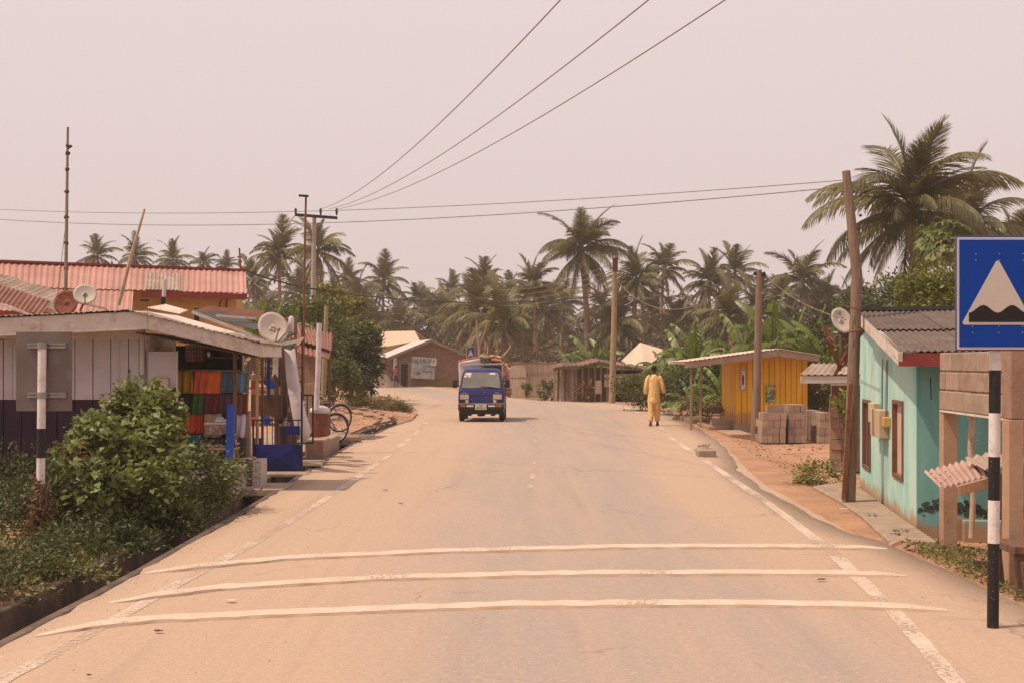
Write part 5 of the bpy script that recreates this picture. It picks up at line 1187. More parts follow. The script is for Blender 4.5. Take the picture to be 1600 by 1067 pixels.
# electricity meter on the gable wall
mt_ = thing('electricity_meter', 'pale electricity meter box with cables on the turquoise side wall', 'meter', hf(-.05, vat(1381), 1))
def wallbox(name, a, b_, t, u, d0, d1, mk, bev=.008):
    v0, v1 = vat(a), vat(b_); z0, z1 = zat((a + b_) / 2, u), zat((a + b_) / 2, t); return obj(name, M().fbox(hf, -d1, -d0, v0, v1, z0, z1), C[mk], mt_, bevel=bev)
C['meterc'] = mat('meter_box', (.52, .40, .26), (.44, .33, .21), scale=4)
wallbox('meter_box', 1389, 1375, 639, 682, .0, .13, 'meterc'); wallbox('meter_box', 1376, 1368, 629, 660, .0, .10, 'meterc'); wallbox('fuse_box', 1392, 1387, 651, 666, .0, .09, 'yellowwall')
for px, t, u in ((1383, 560, 639), (1389, 562, 652), (1391, 562, 650), (1379, 682, 690), (1373, 660, 682)):
    v = vat(px); obj('cable', M().tube([hf(-.03, v, zat(px, t)), hf(-.035, v + .01, zat(px, (t + u) / 2)), hf(-.04, v, zat(px, u))], .006, 5), C['darkroof'], mt_)
# concrete walkway beside the house
slab_ = M(); wk = [(3.98, 13.55), (4.47, 13.45), (4.62, 14.75), (5.35, 20.2), (4.56, 19.4), (4.46, 17.5), (4.3, 15.8)]
slab_.prism([(x, y, -.35) for x, y in wk], (0, 0, .375)); tago(obj('walkway_slab', slab_, C['concrete'], bevel=.02), 'concrete walkway slab along the turquoise side wall', 'slab')

# unfinished block porch in front
uf = thing('block_porch', 'unfinished porch of sandcrete blocks on posts in front of the turquoise house', 'porch', (4.6, 13.8, -.1))
Pa, Pb = Vector((4.61, 13.8, 0)), Vector((4.50, 11.55, 0)); dd = (Pb - Pa); Lp = dd.length; dn = dd.normalized(); nn_ = Vector((-dn.y, dn.x, 0)) * -1    # nn_ to the left/camera
zb0, zt0 = 1.39, 2.0
def pp3(s, o, z): q = Pa + dn * s + nn_ * o; return (q.x, q.y, z)
def pbox(m, s0, s1, o0, o1, z0, z1): return m.hexa([pp3(s0, o0, z0), pp3(s1, o0, z0), pp3(s1, o1, z0), pp3(s0, o1, z0), pp3(s0, o0, z1), pp3(s1, o0, z1), pp3(s1, o1, z1), pp3(s0, o1, z1)])
obj('core', pbox(M(), .01, Lp, -.14, -.008, zb0 + .01, zt0 - .01), C['mortar'], uf)
bl_ = []
for j in range(3):
    s = -.0; k = 0
    first = .22 if j % 2 else .42
    while s < Lp - .02:
        e = min(Lp, s + (first if k == 0 else .42)); zz0 = zb0 + .21 + (j - 0) * .135 if j else zb0 + .0; zz1 = [zb0 + .205, zb0 + .405, zt0][j]; zz0 = [zb0, zb0 + .213, zb0 + .413][j]
        obj('block', pbox(M(), s + .006, e - .006, -.15, random.uniform(0, .008), zz0, zz1 - .004), C['block'] if j else C['concrete'], uf, bevel=.01); s = e; k += 1
obj('soffit_edge', pbox(M(), .05, Lp, -.12, .012, zb0 - .025, zb0 - .004), C['fascia'], uf)
obj('post', pbox(M(), -.02, .14, -.15, .0, -.3, zb0 - .004), C['postplaster'], uf, bevel=.006)
obj('post', M().box(4.385, 4.52, 11.3, 11.46, -.3, zb0 + .0), C['postplaster'], uf, bevel=.006)
obj('post_head', M().box(4.40, 4.56, 11.3, 11.5, zb0 + .003, 2.02), C['mudblock'], uf, bevel=.01)
for j, (z0, z1) in enumerate(((1.45, 1.62), (1.625, 1.82), (1.825, 2.0))):
    for i in range(4): obj('block', M().box(4.57 + .42 * i + .2 * (j % 2) - .2 * (j % 2), 4.57 + .42 * (i + 1) - .01, 11.34 + random.uniform(0, .008), 11.5, z0, z1 - .005), C['block'], uf, bevel=.01)
obj('lintel', M().box(4.575, 6.2, 11.33, 11.5, 1.40, 1.445), C['fascia'], uf)
bp1 = obj('bamboo_prop', M().tube([P(1518, 840, 13.2), P(1521, 760, 13.2), P(1516, 700, 13.2), P(1520, 642, 13.2)], [.030, .028, .029, .027], 10)
          .tube([P(1520, 690, 13.2), P(1527, 688, 13.2)], .014, 6).tube([P(1518, 655, 13.15), P(1517, 638, 13.15)], .04, 8), C['bamboo'], smooth='auto'); tago(bp1, 'pale bamboo prop standing under the unfinished block beam', 'prop')
# low sheet awning and table
aw = thing('sheet_awning', 'low awning of two pink tan corrugated sheets on a wooden beam', 'awning', P(1520, 760, 12.2))
A_, B_ = P(1444, 737, 13.0), P(1470, 762, 11.8)
C2, D2 = P(1548, 744, 11.8), P(1530, 713, 13.0)
m = M(); m.corr(A_, D2, C2, B_, 2, .0); 
m = M()
m.corr(B_, A_, D2, C2, 8, .014, rows=3); C['pinksheet'] = mat('pink_tan_sheet', (.50, .33, .27), (.40, .25, .20), scale=2, rough=.55, dirt=(.33, .2, .14), bump=.05)
m2 = M(); m2.corr(A_, D2, C2, B_, 9, .016, rows=3); obj('awning_sheet', m2, C['pinksheet'], aw, solid=.004)
A3, D3, C3, B3 = P(1508, 719, 12.6), P(1640, 690, 12.6), P(1650, 716, 11.5), P(1540, 738, 11.6)
m2 = M(); m2.corr(A3 + Vector((0, 0, .02)), D3 + Vector((0, 0, .02)), C3 + Vector((0, 0, .02)), B3 + Vector((0, 0, .02)), 9, .016, rows=3); obj('awning_sheet', m2, C['oldroof'], aw, solid=.004)
obj('beam', M().beam(P(1497, 766, 11.7), P(1640, 728, 11.7), .05, .09), C['palewood'], aw, bevel=.004)
for k in range(7):
    p = B_.lerp(A_, .15 + .1 * k).lerp(C2.lerp(D2, .15 + .1 * k), .06 + .12 * (k % 3)) + Vector((0, 0, .016)); obj('nail', M().ball(p, .008, 6, 4), C['black'], aw)
obj('post', M().beam(P(1575, 890, 11.4), P(1562, 740, 11.6), .035, .035), C['brownwood'], aw)
tb2 = thing('wooden_table', 'rough brown wooden table at the right edge behind the sign post', 'table', P(1590, 900, 10.8))
p = P(1570, 848, 10.9); q = P(1570, 864, 10.9)
obj('table_top', M().box(p.x, p.x + 1.2, 10.7, 11.2, q.z + .02, p.z), C['brownwood'], tb2, bevel=.006)
obj('apron_board', M().box(p.x + .02, p.x + 1.18, 10.72, 10.75, q.z - .04, q.z + .015), C['brownwood'], tb2)
for dx, y_ in ((.03, 10.74), (.03, 11.15), (1.1, 10.74), (1.1, 11.15)): obj('leg', M().beam((p.x + dx, y_, q.z), (p.x + dx + (.05 if dx < .5 else -.05), y_, -.18), .05, .05), C['brownwood'], tb2)
dw = obj('low_wall', M().fbox(hf, 1.1, 4.5, -1.15, -1.0, -.4, .02), C['mudblock'], bevel=.01); tago(dw, 'low brown kerb wall behind the bamboo prop', 'wall')

# leaning wood pole with the two cross wires, dishes
lp = thing('wooden_pole', 'leaning brown wooden pole in front of the turquoise house', 'pole', P(1325, 786, 17.2))
obj('shaft', M().tube([P(1326, 790, 17.2), P(1334, 560, 17.3), P(1339, 430, 17.3), P(1322, 268, 17.4)], [.088, .078, .072, .055], 14), C['polewood'], lp, smooth='auto')
obj('splint', M().beam(P(1318, 780, 17.1), P(1329, 600, 17.15), .05, .04), C['rust'], lp)
obj('insulator', M().tube([P(1343, 338, 17.2), P(1346, 336, 17.2)], .02, 6), C['black'], lp)
obj('wire_tie', M().tube([P(1322, 520, 17.2), P(1346, 516, 17.2)], .01, 5).tube([P(1322, 480, 17.2), P(1347, 484, 17.2)], .01, 5), C['rust'], lp)
d1 = dish('large white satellite dish left of the leaning wooden pole', P(1316, 501, 21.8), .235, R_(24), R_(-24), C['dish'], P(1322, 570, 22.2), arm=False, rx=.9)
obj('logo', M().ball(P(1312, 490, 21.72), (.03, .004, .05), 8, 4).ball(P(1316, 497, 21.72), (.02, .004, .03), 8, 4), C['steel'], d1)
obj('strut', M().tube([P(1313, 525, 21.8), P(1313, 570, 22)], .015, 6), C['steel'], d1)
dish('rusty oval satellite dish leaning beside the white one', P(1293, 521, 21.6), .16, R_(55), R_(-30), C['rust'], P(1312, 575, 22.0), rx=.8)
dish('small rusty dish tilted below the oval one', P(1300, 535, 21.5), .12, R_(60), R_(-42), C['rust'], P(1313, 578, 22.0), arm=False)
mb = thing('dish_bracket', 'rusty angle iron bracket carrying the satellite dishes', 'bracket', P(1312, 585, 22))
obj('iron_arm', M().beam(P(1305, 584, 22), P(1332, 530, 21.8), .07, .04).beam(P(1304, 583, 22), P(1330, 560, 21.9), .05, .04).tube([P(1292, 540, 21.8), P(1310, 566, 22)], .02, 6).tube([P(1318, 566, 22), P(1330, 576, 22)], .015, 6), C['rust'], mb)

# brown block shed with tan sheet roof
bs = thing('block_shed', 'small brown block shed with a tan sheet roof beyond the turquoise house', 'shed', (5.7, 24, -.15))
sf = frame((P(1298, 0, 24).x, 24, 0), -R_(13.5)); zt = P(0, 603, 24).z
obj('core', M().fbox(sf, .02, 2.6, .02, 2.4, -.3, zt), C['mortar'], bs)
bm2 = mesh_of('block', M().box(-.2, .2, -.03, .03, -.095, .095), C['mudblock'])
for j in range(9):
    z = -.05 + j * .2
    if z + .1 > zt: break
    x = .2 if j % 2 == 0 else .4
    if j % 2: obj('block', M().fbox(sf, 0, .19, -.01, .05, z - .095, z + .095), C['mudblock'], bs)
    while x < 1.6: piece('block', bm2, bs, sf(x + .01, .01 - random.uniform(0, .01), z), (0, 0, -R_(13.5))); x += .415
    for i in range(4): piece('block', bm2, bs, sf(.02, .25 + .42 * i + .2 * (j % 2), z), (0, 0, R_(76.5)))
xf = P(1250, 0, 23.3).x
for i in range(4):
    m = M(); dz = Vector((0, 0, .012 * (i % 2)))
    m.corr(Vector((xf + .62 + i * .5, 25.0, 1.86)) + dz, Vector((xf + 1.14 + i * .5, 25.0, 1.86)) + dz, Vector((xf + (i + 1) * .6, 23.3, 1.66)) + dz, Vector((xf + i * .6, 23.3, 1.66)) + dz, 5, .014); obj('roof_sheet', m, C['oldroof'], bs, solid=.006)
obj('fascia_board', M().beam((xf + .02, 23.33, 1.575), (7.6, 23.33, 1.575), .03, .13), C['fascia'], bs)

# block stacks
C['stackblock'] = mat('stacked_block', (.36, .25, .18), (.26, .175, .125), scale=9, bump=.5, bscale=60, rand=.18)
bl3 = mesh_of('block', M().box(-.215, .215, -.07, .07, -.093, .093), C['stackblock'])
def stack(px0, px1, top, Y, label, depth=4, extra=0, dark=False):
    t = thing('block_stack', label, 'block stack', (P((px0 + px1) / 2, 0, Y).x, Y, -.13)); t['group'] = 'stacks of sandcrete blocks by the yellow kiosk'
    x0, x1 = P(px0, 0, Y).x, P(px1, 0, Y).x; zt = P(0, top, Y).z; rows = max(1, round((zt + .13) / .19)); w = x1 - x0; k = .44
    for j in range(rows):
        z = -.13 + .095 + j * .19; lean = .01 * j * (1 if px0 < 1200 else .3)
        x = x0 + lean; alt = j % 2
        while x < x1 - .1:
            if (alt and x1 - x > .4):
                for d in range(depth): piece('block', bl3, t, (x + .22, Y + .08 + d * .15, z), (0, 0, random.uniform(-.03, .03)))
                x += .45
            else:
                n_ = min(3, int((x1 - x + .05) / .145))
                for q in range(max(1, n_)):
                    piece('block', bl3, t, (x + .07 + q * .148, Y + .22 + random.uniform(-.01, .01), z), (0, 0, R_(90) + random.uniform(-.03, .03)))
                    piece('block', bl3, t, (x + .07 + q * .148, Y + .22 + .44, z), (0, 0, R_(90)))
                x += .148 * max(1, n_) + .01
            alt = not alt
    for e in range(extra): piece('block', bl3, t, (x0 + .36 + .1 * e, Y + .15, -.13 + rows * .19 + .095), (0, 0, R_(6)))
    return t
stack(1190, 1229, 640, 32.0, 'leftmost stack of grey brown blocks, with one block extra on top', extra=1)
stack(1232, 1266, 638, 32.1, 'second stack of blocks in front of the yellow kiosk')
stack(1265, 1281, 642, 33.2, 'narrow set back stack of blocks in the shade between two others')
stack(1280, 1304, 640, 31.9, 'rightmost stack of blocks, partly behind the brown block shed')

# yellow kiosk
yk = thing('yellow_kiosk', 'bright yellow board kiosk with a wide overhanging low pitched roof', 'kiosk', (7, 36, 0))
kx0, kx1 = P(1150, 0, 36).x, P(1262, 0, 36).x; pk = P(1217, 546, 35.4); el = P(1070, 566, 35.4); er = P(1279, 556, 35.4)
def kz(x): return (el.z + (pk.z - el.z) * (x - el.x) / (pk.x - el.x)) if x < pk.x else (pk.z + (er.z - pk.z) * (x - pk.x) / (er.x - pk.x))
nb = 13; wb = (kx1 - kx0) / nb
for i in range(nb):
    a = kx0 + i * wb; y_ = 36 + random.uniform(-.008, .008)
    m = M().hexa([(a + .006, y_, .16), (a + wb - .006, y_, .16), (a + wb - .006, y_ + .03, .16), (a + .006, y_ + .03, .16), (a + .006, y_, kz(a) - .16), (a + wb - .006, y_, kz(a + wb) - .16), (a + wb - .006, y_ + .03, kz(a + wb) - .16), (a + .006, y_ + .03, kz(a) - .16)])
    obj('wall_board', m, C['yellow'], yk, bevel=.004)
for i in range(12):
    obj('wall_board', M().box(kx0 - .0, kx0 + .03, 36.04 + i * .2, 36.23 + i * .2, .16, kz(kx0) - .16), C['yellow'], yk)
obj('inner_wall', M().box(kx0 + .04, kx1 - .02, 36.06, 38.4, .16, kz(kx0) - .16), mat('inner_yellow', (.40, .2, .03)), yk)
obj('base', M().box(kx0 + .5, kx1, 35.95, 38.3, -.25, .155), C['drain'], yk)
obj('base', M().box(kx0 - .05, kx0 + .49, 36.0, 38.3, -.25, .155), C['concrete'], yk)
rf = obj('roof', M().slab((el.x, 35.4, el.z - .01), (pk.x - .002, 35.4, pk.z - .01), (pk.x - .002, 38.6, pk.z - .01), (el.x, 38.6, el.z - .01), .03).slab((pk.x + .002, 35.4, pk.z - .01), (er.x, 35.4, er.z - .01), (er.x, 38.6, er.z - .01), (pk.x + .002, 38.6, pk.z - .01), .03), C['fascia'], yk)
kf = mat('kiosk_fascia', (.36, .245, .20), (.29, .195, .155), scale=4, dirt=(.44, .34, .28))
obj('fascia_board', M().prism([(el.x, 35.37, el.z), (el.x, 35.37, el.z - .16), (pk.x, 35.37, pk.z - .18), (pk.x, 35.37, pk.z)], (0, .03, 0)), kf, rf)
obj('fascia_board', M().prism([(pk.x + .003, 35.37, pk.z), (pk.x + .003, 35.37, pk.z - .18), (er.x, 35.37, er.z - .16), (er.x, 35.37, er.z)], (0, .03, 0)), kf, rf)
for a, b_ in (((el.x - .02, el.z), (pk.x, pk.z)), ((pk.x, pk.z), (er.x + .02, er.z))):
    m = M(); m.corr((a[0], 35.34, a[1] + .02), (b_[0], 35.34, b_[1] + .02), (b_[0], 38.6, b_[1] + .02), (a[0], 38.6, a[1] + .02), 20, .01); obj('roof_sheet', m, C['paleroof'], rf, solid=.006)
for px in (1080, 1095): q = P(px, 0, 35.8 if px == 1080 else 37.5); obj('porch_post', M().box(q.x - .03, q.x + .03, q.y, q.y + .06, 0, kz(q.x) - .16), C['greywood'], yk)
for (a, b_, t, u, c1, c2, lab) in ((1156, 1166, 570, 610, (.45, .16, .06), (.42, .30, .2), 'narrow red and pale poster on the yellow kiosk'), (1196, 1212, 601, 627, (.38, .36, .12), (.10, .16, .10), 'green and yellow square poster on the yellow kiosk')):
    x0, z1 = XZ(a, t, 35.97); x1, z0 = XZ(b_, u, 35.97); po = thing('poster', lab, 'poster', (x0, 35.97, z0))
    obj('sheet', M().box(x0, x1, 35.972, 35.98, z0, z1), mat('poster_print', c1, c2, scale=7, ramp=(.45, .55), bump=0), po)
    if a > 1180:
        obj('red_print', M().box(x0 + .15, x1 - .04, 35.966, 35.970, z0 + .28, z0 + .33).box(x0 + .17, x1 - .08, 35.966, 35.970, z0 + .22, z0 + .25), C['redtop'], po); obj('picture_band', M().ball(((x0 + x1) / 2, 35.969, z0 + .1), (.13, .004, .06), 10, 4), mat('blue_green_print', (.08, .2, .2)), po)
    else: obj('picture_band', M().box(x0 + .05, x1 - .03, 35.966, 35.970, z0 + .05, z1 - .16), C['sack'], po); obj('picture_band', M().ball(((x0 + x1) / 2, 35.962, z0 + .3), (.03, .004, .2), 8, 4), C['brownwood'], po)
# steps and low wall
slab('low_wall', 'low grey concrete wall left of the yellow kiosk', 'wall', P(1098, 0, 38).x, P(1172, 0, 35).x, 36.4, 36.6, -.2, .27, 'concrete')
slab('concrete_step', 'upper concrete step beside the pavement near the walking man', 'step', P(1062, 0, 42).x, P(1099, 0, 42).x, 39.8, 42, -.2, .13, 'mudblock', grp='concrete steps by the low wall')
slab('concrete_step', 'middle concrete step below the low grey wall', 'step', P(1100, 0, 37).x, P(1133, 0, 37).x, 36.2, 38.4, -.2, .08, 'mudblock', grp='concrete steps by the low wall')
slab('concrete_step', 'lowest concrete step nearest the kiosk pole', 'step', P(1131, 0, 34).x, P(1168, 0, 34).x, 33.2, 35.2, -.3, .03, 'mudblock', grp='concrete steps by the low wall')
kp = thing('utility_pole', 'slim pale pole standing in front of the yellow kiosk', 'utility pole', P(1183, 686, 33))
obj('shaft', M().tube([P(1180, 690, 33), P(1184, 560, 33), P(1186, 422, 33)], [.13, .10, .075], 12), C['polewood'], kp, smooth='auto')
obj('insulator', M().tube([P(1178, 428, 33), P(1182, 428, 33)], .05, 6).tube([P(1190, 430, 33), P(1196, 428, 33)], .06, 6), C['black'], kp)
mpole = thing('utility_pole', 'concrete pole in front of the plank shack near the centre', 'utility pole', P(958, 628, 59))
obj('shaft', M().tube([P(956, 631, 59), P(959, 520, 59), P(961, 400, 59)], [.16, .13, .10], 12), C['concrete_pole'], mpole, smooth='auto')
obj('cable_box', M().box(*(P(957, 0, 58.8).x, P(965, 0, 58.8).x), 58.6, 58.8, P(0, 425, 58.8).z, P(0, 404, 58.8).z), C['brownwood'], mpole)
fpole = thing('utility_pole', 'slim far pole behind the brick house and the truck', 'utility pole', P(737, 570, 92))
obj('shaft', M().tube([Vector((P(736, 0, 92).x, 92, 0)), P(737, 440, 92)], [.16, .12], 8), C['concrete_pole'], fpole, smooth='auto')
# planter rubble with weeds by the road
slab('kerb_block', 'small concrete block with weeds standing on the right pavement', 'block', P(1090, 0, 25.6).x, P(1118, 0, 25.6).x, 25.5, 25.9, -.02, .14, 'concrete')
for k, (px, py) in enumerate(((1266, 762), (1292, 766), (1310, 700), (1288, 690), (1300, 772), (1405, 865), (1430, 872))):
    Y = CAMH * F / (py - HY) * 1.06; c_ = P(px, py, Y)
    o = obj('stone', M().ball((c_.x, Y, zg(c_.x, Y) + .02), (random.uniform(.07, .14), .1, .06), 8, 5, .22), C['mudblock']); tago(o, ['brown stone at the left foot of the roadside bush', 'brown stone at the right foot of the roadside bush', 'brown stone lying beside the block shed wall', 'brown stone on the red earth before the block stacks', 'small stone between the bush and the leaning pole', 'small stone in front of the walkway slab', 'stone in the grass right of the walkway slab'][k], 'stone')

# ------------------------------------------------------------------ plank fence, shack, hip roof house
pf = thing('plank_fence', 'tall grey plank fence at the bend right of the truck', 'fence', P(838, 622, 67))
n_pl = 22
for i in range(n_pl):
    px = 793 + i * 4.05; Y = 69.5 - i * .14; x0 = P(px, 0, Y).x; x1 = P(px + 3.9, 0, Y).x; zt = P(0, 566 + random.uniform(-1.5, 2), Y).z
    obj('plank', M().box(x0, x1, Y, Y + .03, -.05, zt), C['fencewood'] if i > 1 else C['rust'], pf)
a, b_ = P(798, 592, 69.3), P(822, 592, 68.6); obj('fence_door', M().box(a.x, b_.x, 68.3, 68.36, 0, P(0, 592, 68.3).z).box(a.x, b_.x, 68.3, 68.36, P(0, 589, 68.3).z, P(0, 571, 68.3).z), C['fencewood'], pf)
obj('rail', M().beam(P(793, 568, 69.2), P(880, 568, 66.2), .05, .1), C['brownwood'], pf)
ws = thing('white_stripe_wall', 'striped white and red wall piece between the truck and the plank fence', 'wall', P(786, 612, 74))
for j in range(7): q0 = P(782, 612 - j * 6.5, 74); q1 = P(793, 606.5 - j * 6.5, 74); obj('board', M().box(q0.x, q1.x, 74, 74.05, max(q0.z, -.05), q1.z), C['white' if j % 2 == 0 else 'redtop'], ws)
sk2 = thing('plank_shack', 'ramshackle brown plank shack with an uneven sagging roof', 'shack', P(920, 628, 63))
roofl = [(864, 575), (880, 571), (905, 571), (935, 564), (960, 569), (975, 571), (1040, 580)]
for i in range(6):
    a, b_ = roofl[i], roofl[i + 1]; Y = 61.5
    m = M(); m.corr(P(a[0], a[1], Y), P(b_[0], b_[1], Y), P(b_[0], b_[1], Y) + Vector((0, 3, .15)), P(a[0], a[1], Y) + Vector((0, 3, .15)), 4, .03, wob=.02); obj('roof_sheet', m, C['greyroof' if i % 2 else 'rustroof'], sk2, solid=.05)
    obj('eave_board', M().beam(P(a[0], a[1] + 3, Y), P(b_[0], b_[1] + 3, Y), .05, .12), C['brownwood'], sk2)
for i in range(30):
    px = 880 + i * 3.2; Y = 62.4 - (i / 30) * .6
    if 948 < px < 985 and i % 2: continue
    top = 574 + (4 if px > 950 else 0); x0 = P(px, 0, Y).x; x1 = P(px + 3.0, 0, Y).x
    mk = 'fencewood' if 880 <= px < 902 else ('brownwood' if (i % 3) else 'greywood'); low = 600 if 958 < px < 984 else 628
    obj('plank', M().box(x0, x1, Y + random.uniform(-.02, .02), Y + .04, P(0, low, Y).z if low == 600 else -.05, P(0, top, Y).z), C[mk], sk2)
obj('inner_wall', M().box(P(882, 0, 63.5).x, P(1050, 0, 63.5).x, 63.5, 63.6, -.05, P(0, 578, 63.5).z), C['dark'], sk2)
for i, px in enumerate((866, 872, 878, 883)): obj('post', M().beam(P(px, 626, 61.9), P(px + 1, 576, 61.9), .09, .09), C['brownwood' if i % 2 else 'greywood'], sk2)
for (a, b_, t, u, mk) in ((944, 982, 584, 590, 'greywood'), (944, 982, 592, 598, 'greywood'), (930, 940, 594, 615, 'greywood'), (944, 955, 598, 604, 'greywood')):
    q = P(a, u, 61.6); w = P(b_, t, 61.6); obj('board', M().box(q.x, w.x, 61.55, 61.6, q.z, w.z), C[mk], sk2)
for i in range(20):
    px = 985 + i * 3.6; x0 = P(px, 0, 62).x; x1 = P(px + 3.4, 0, 62).x; obj('plank', M().box(x0, x1, 62, 62.04, 0, P(0, 583, 62).z), C['greywood'], sk2)
hh = thing('hip_roof_house', 'house with a pale pointed hip roof behind the banana plants', 'house', P(1010, 600, 72))
ap = P(1000, 535, 76); l0 = P(976, 572, 72); c0 = P(1009, 573, 69); r0 = P(1043, 548, 76); ap2 = P(1001, 535, 78)
m = M(); m.add([l0, c0, r0, ap, l0 + Vector((0, 6, 0)), r0 + Vector((.5, 5, 0))], [(0, 1, 3), (1, 2, 3), (2, 5, 3), (5, 4, 3), (4, 0, 3)]); obj('roof', m, C['paleroof'], hh, solid=.06)
obj('wall', M().hexa([(l0.x + .3, 72.5, 0), (c0.x, 69.6, 0), (r0.x - .2, 76, 0), (l0.x + .3, 77, 0), (l0.x + .3, 72.5, 1.6), (c0.x, 69.6, 1.55), (r0.x - .2, 76, 2.0), (l0.x + .3, 77, 1.7)]), C['mudblock'], hh)

# ------------------------------------------------------------------ wires
def wire(name, label, pts, r, group=None, mt='wire'):
    o = obj(name, M().tube(pts, r, 5), C[mt]); return tago(o, label, 'wire', group)
def span(a, b_, sag, n=28):
    a, b_ = Vector(a), Vector(b_); return [a.lerp(b_, i / n) - Vector((0, 0, 4 * sag * (i / n) * (1 - i / n))) for i in range(n + 1)]
for k, (px0, pxt, lab) in enumerate(((501, 877, 'left'), (526, 1015, 'middle'), (540, 1135, 'right'))):
    z0 = P(0, 327, 54.8).z; X0 = (px0 - 800) / F * 54.8 if k < 2 else P(527, 0, 54.8).x; a = Vector((P((501, 514, 527)[k], 0, 54.8).x, 54.8, z0)); sag = 1.35; z1 = 8.4; Y1 = -4
    best = None
    for i in range(1, 400):
        t = i / 400; y_ = 54.8 + (Y1 - 54.8) * t; z = z0 + (z1 - z0) * t - 4 * sag * t * (1 - t)
        if (z - CAMH) * F / y_ >= HY: best = (t, y_); break
    t, y_ = best; xt = (pxt - 800) / F * y_; x1 = a.x + (xt - a.x) / t
    wire('power_line', f'{lab} one of the three power lines rising over the road', span(a, (x1, Y1, z1), sag, 40), .010, 'three power lines over the road')
e1 = P(1320, 282, 17.4); e2 = P(1321, 292, 17.4)
wire('cross_wire', 'upper long thin wire crossing the whole sky to the leaning pole', span(P(-120, 320, 34), e1, .33, 40), .006, 'cross wires to the leaning pole')
wire('cross_wire', 'lower long thin wire crossing the whole sky to the leaning pole', span(P(-120, 333, 34), e2, .42, 40), .007, 'cross wires to the leaning pole')
wire('cable', 'sagging cable between the centre pole and the kiosk pole', span(P(965, 440, 58.8), P(1178, 428, 33), 1.1), .015, 'cables on the poles')
wire('cable', 'cable sloping down right from the kiosk pole', span(P(1196, 429, 33), P(1322, 500, 17.4), .15), .008, 'cables on the poles')
for k in range(4):
    wire('cable', f'{["top", "second", "third", "lowest"][k]} cable from the centre pole to the slim far pole', span(P(957, 412 + k * 9, 59), P(738, 446 + k * 8, 92), .7), .016, 'cables on the poles')
    wire('cable', f'{["top", "second", "third", "lowest"][k]} thin cable from the far pole away to the left', span(P(736, 446 + k * 8, 92), P(545, 468 + k * 14, 80), .9), .014, 'cables on the poles')
wire('cable', 'thick dark cable running from the red roof mast past the palms', [P(375, 420, 41.4), P(420, 436, 44), P(470, 449, 47), P(560, 462, 53), P(650, 470, 60), P(700, 472, 66), P(760, 474, 72), P(860, 470, 66), P(955, 462, 59)], .028, 'cables on the poles', 'wireblack')
wire('guy_wire', 'short guy wire hanging from the crossarm of the tall utility pole', [P(460, 338, 54), P(450, 352, 53), P(443, 368, 52)], .02)

# ------------------------------------------------------------------ palms
def frond_mesh(name, a0, bend, n, wid, mt, seed, hang=.5, Lm=.25, segs=3):
    rd = random.Random(seed); m = M(); N = 12; p = Vector((0, 0, 0)); pts = [p.copy()]; dirs = []
    for i in range(N):
        t = (i + .5) / N; e = R_(a0 - bend * t ** 1.35); d = Vector((math.cos(e), rd.uniform(-.03, .03), math.sin(e))); p = p + d / N; pts.append(p.copy()); dirs.append(d)
    m.tube(pts, [.016 * (1 - .85 * i / N) + .002 for i in range(N + 1)], 4)
    tw = rd.uniform(-.35, .35)
    for k in range(n):
        t = .14 + .86 * k / (n - 1); f = t * N; i = min(N - 1, int(f)); base = pts[i].lerp(pts[i + 1], f - i); d = dirs[i]
        side0 = d.cross(Vector((0, 0, 1))).normalized() if abs(d.z) < .97 else Vector((0, -1, 0)); upn = side0.cross(d)
        l = Lm * (math.sin(math.pi * min(1, (t * .80 + .14))) ** .6) * rd.uniform(.85, 1.1) * (1 if t < .95 else .8)
        for s in (-1, 1):
            if rd.random() < .04: continue
            sd_ = (side0 * math.cos(tw * s) + upn * math.sin(tw) * .6) * s
            dr = (sd_ * (.85 - .35 * t) + d * (.42 + .5 * t) + upn * .12 + Vector((0, 0, -hang * rd.uniform(.4, 1.2)))).normalized()
            q0 = base; wv = d * wid * .5; prev = (q0 - wv, q0 + wv); q = q0.copy()
            for j in range(segs):
                dr2 = (dr + Vector((0, 0, -hang * .55 * j)) + Vector((rd.uniform(-.06, .06), rd.uniform(-.06, .06), 0))).normalized(); q = q + dr2 * l / segs
                o = len(m.v)
                if j < segs - 1:
                    w2 = wv * (1 - (j + 1) / segs * .5); m.v += [tuple(prev[0]), tuple(prev[1]), tuple(q + w2), tuple(q - w2)]; m.f.append((o, o + 1, o + 2, o + 3)); prev = (q - w2, q + w2)
                else: m.v += [tuple(prev[0]), tuple(prev[1]), tuple(q)]; m.f.append((o, o + 1, o + 2))
    return mesh_of(name, m, mt)
cls = [(80, 38), (68, 62), (52, 82), (34, 82), (14, 68), (-8, 52), (-34, 36), (-60, 18)]
near_f, far_f = [], []
for i, (a, b_) in enumerate(cls):
    mt_l = C['palmdead'] if i == 7 else C['palmleaf']
    near_f.append([frond_mesh('frond', a + dv_, b_ * 1.0, 84, .0165, mt_l, 100 + i * 7 + v, (.12, .22, .4, .6, .8, .95, 1.1, 1.2)[i], .29) for v, dv_ in enumerate((0, 5, -6))])
    far_f.append([frond_mesh('frond', a + dv_, b_ * 1.0, 38, .036, mt_l, 500 + i * 7 + v, (.12, .25, .45, .65, .85, 1.0, 1.1, 1.2)[i], .29, 2) for v, dv_ in enumerate((0, 6))])
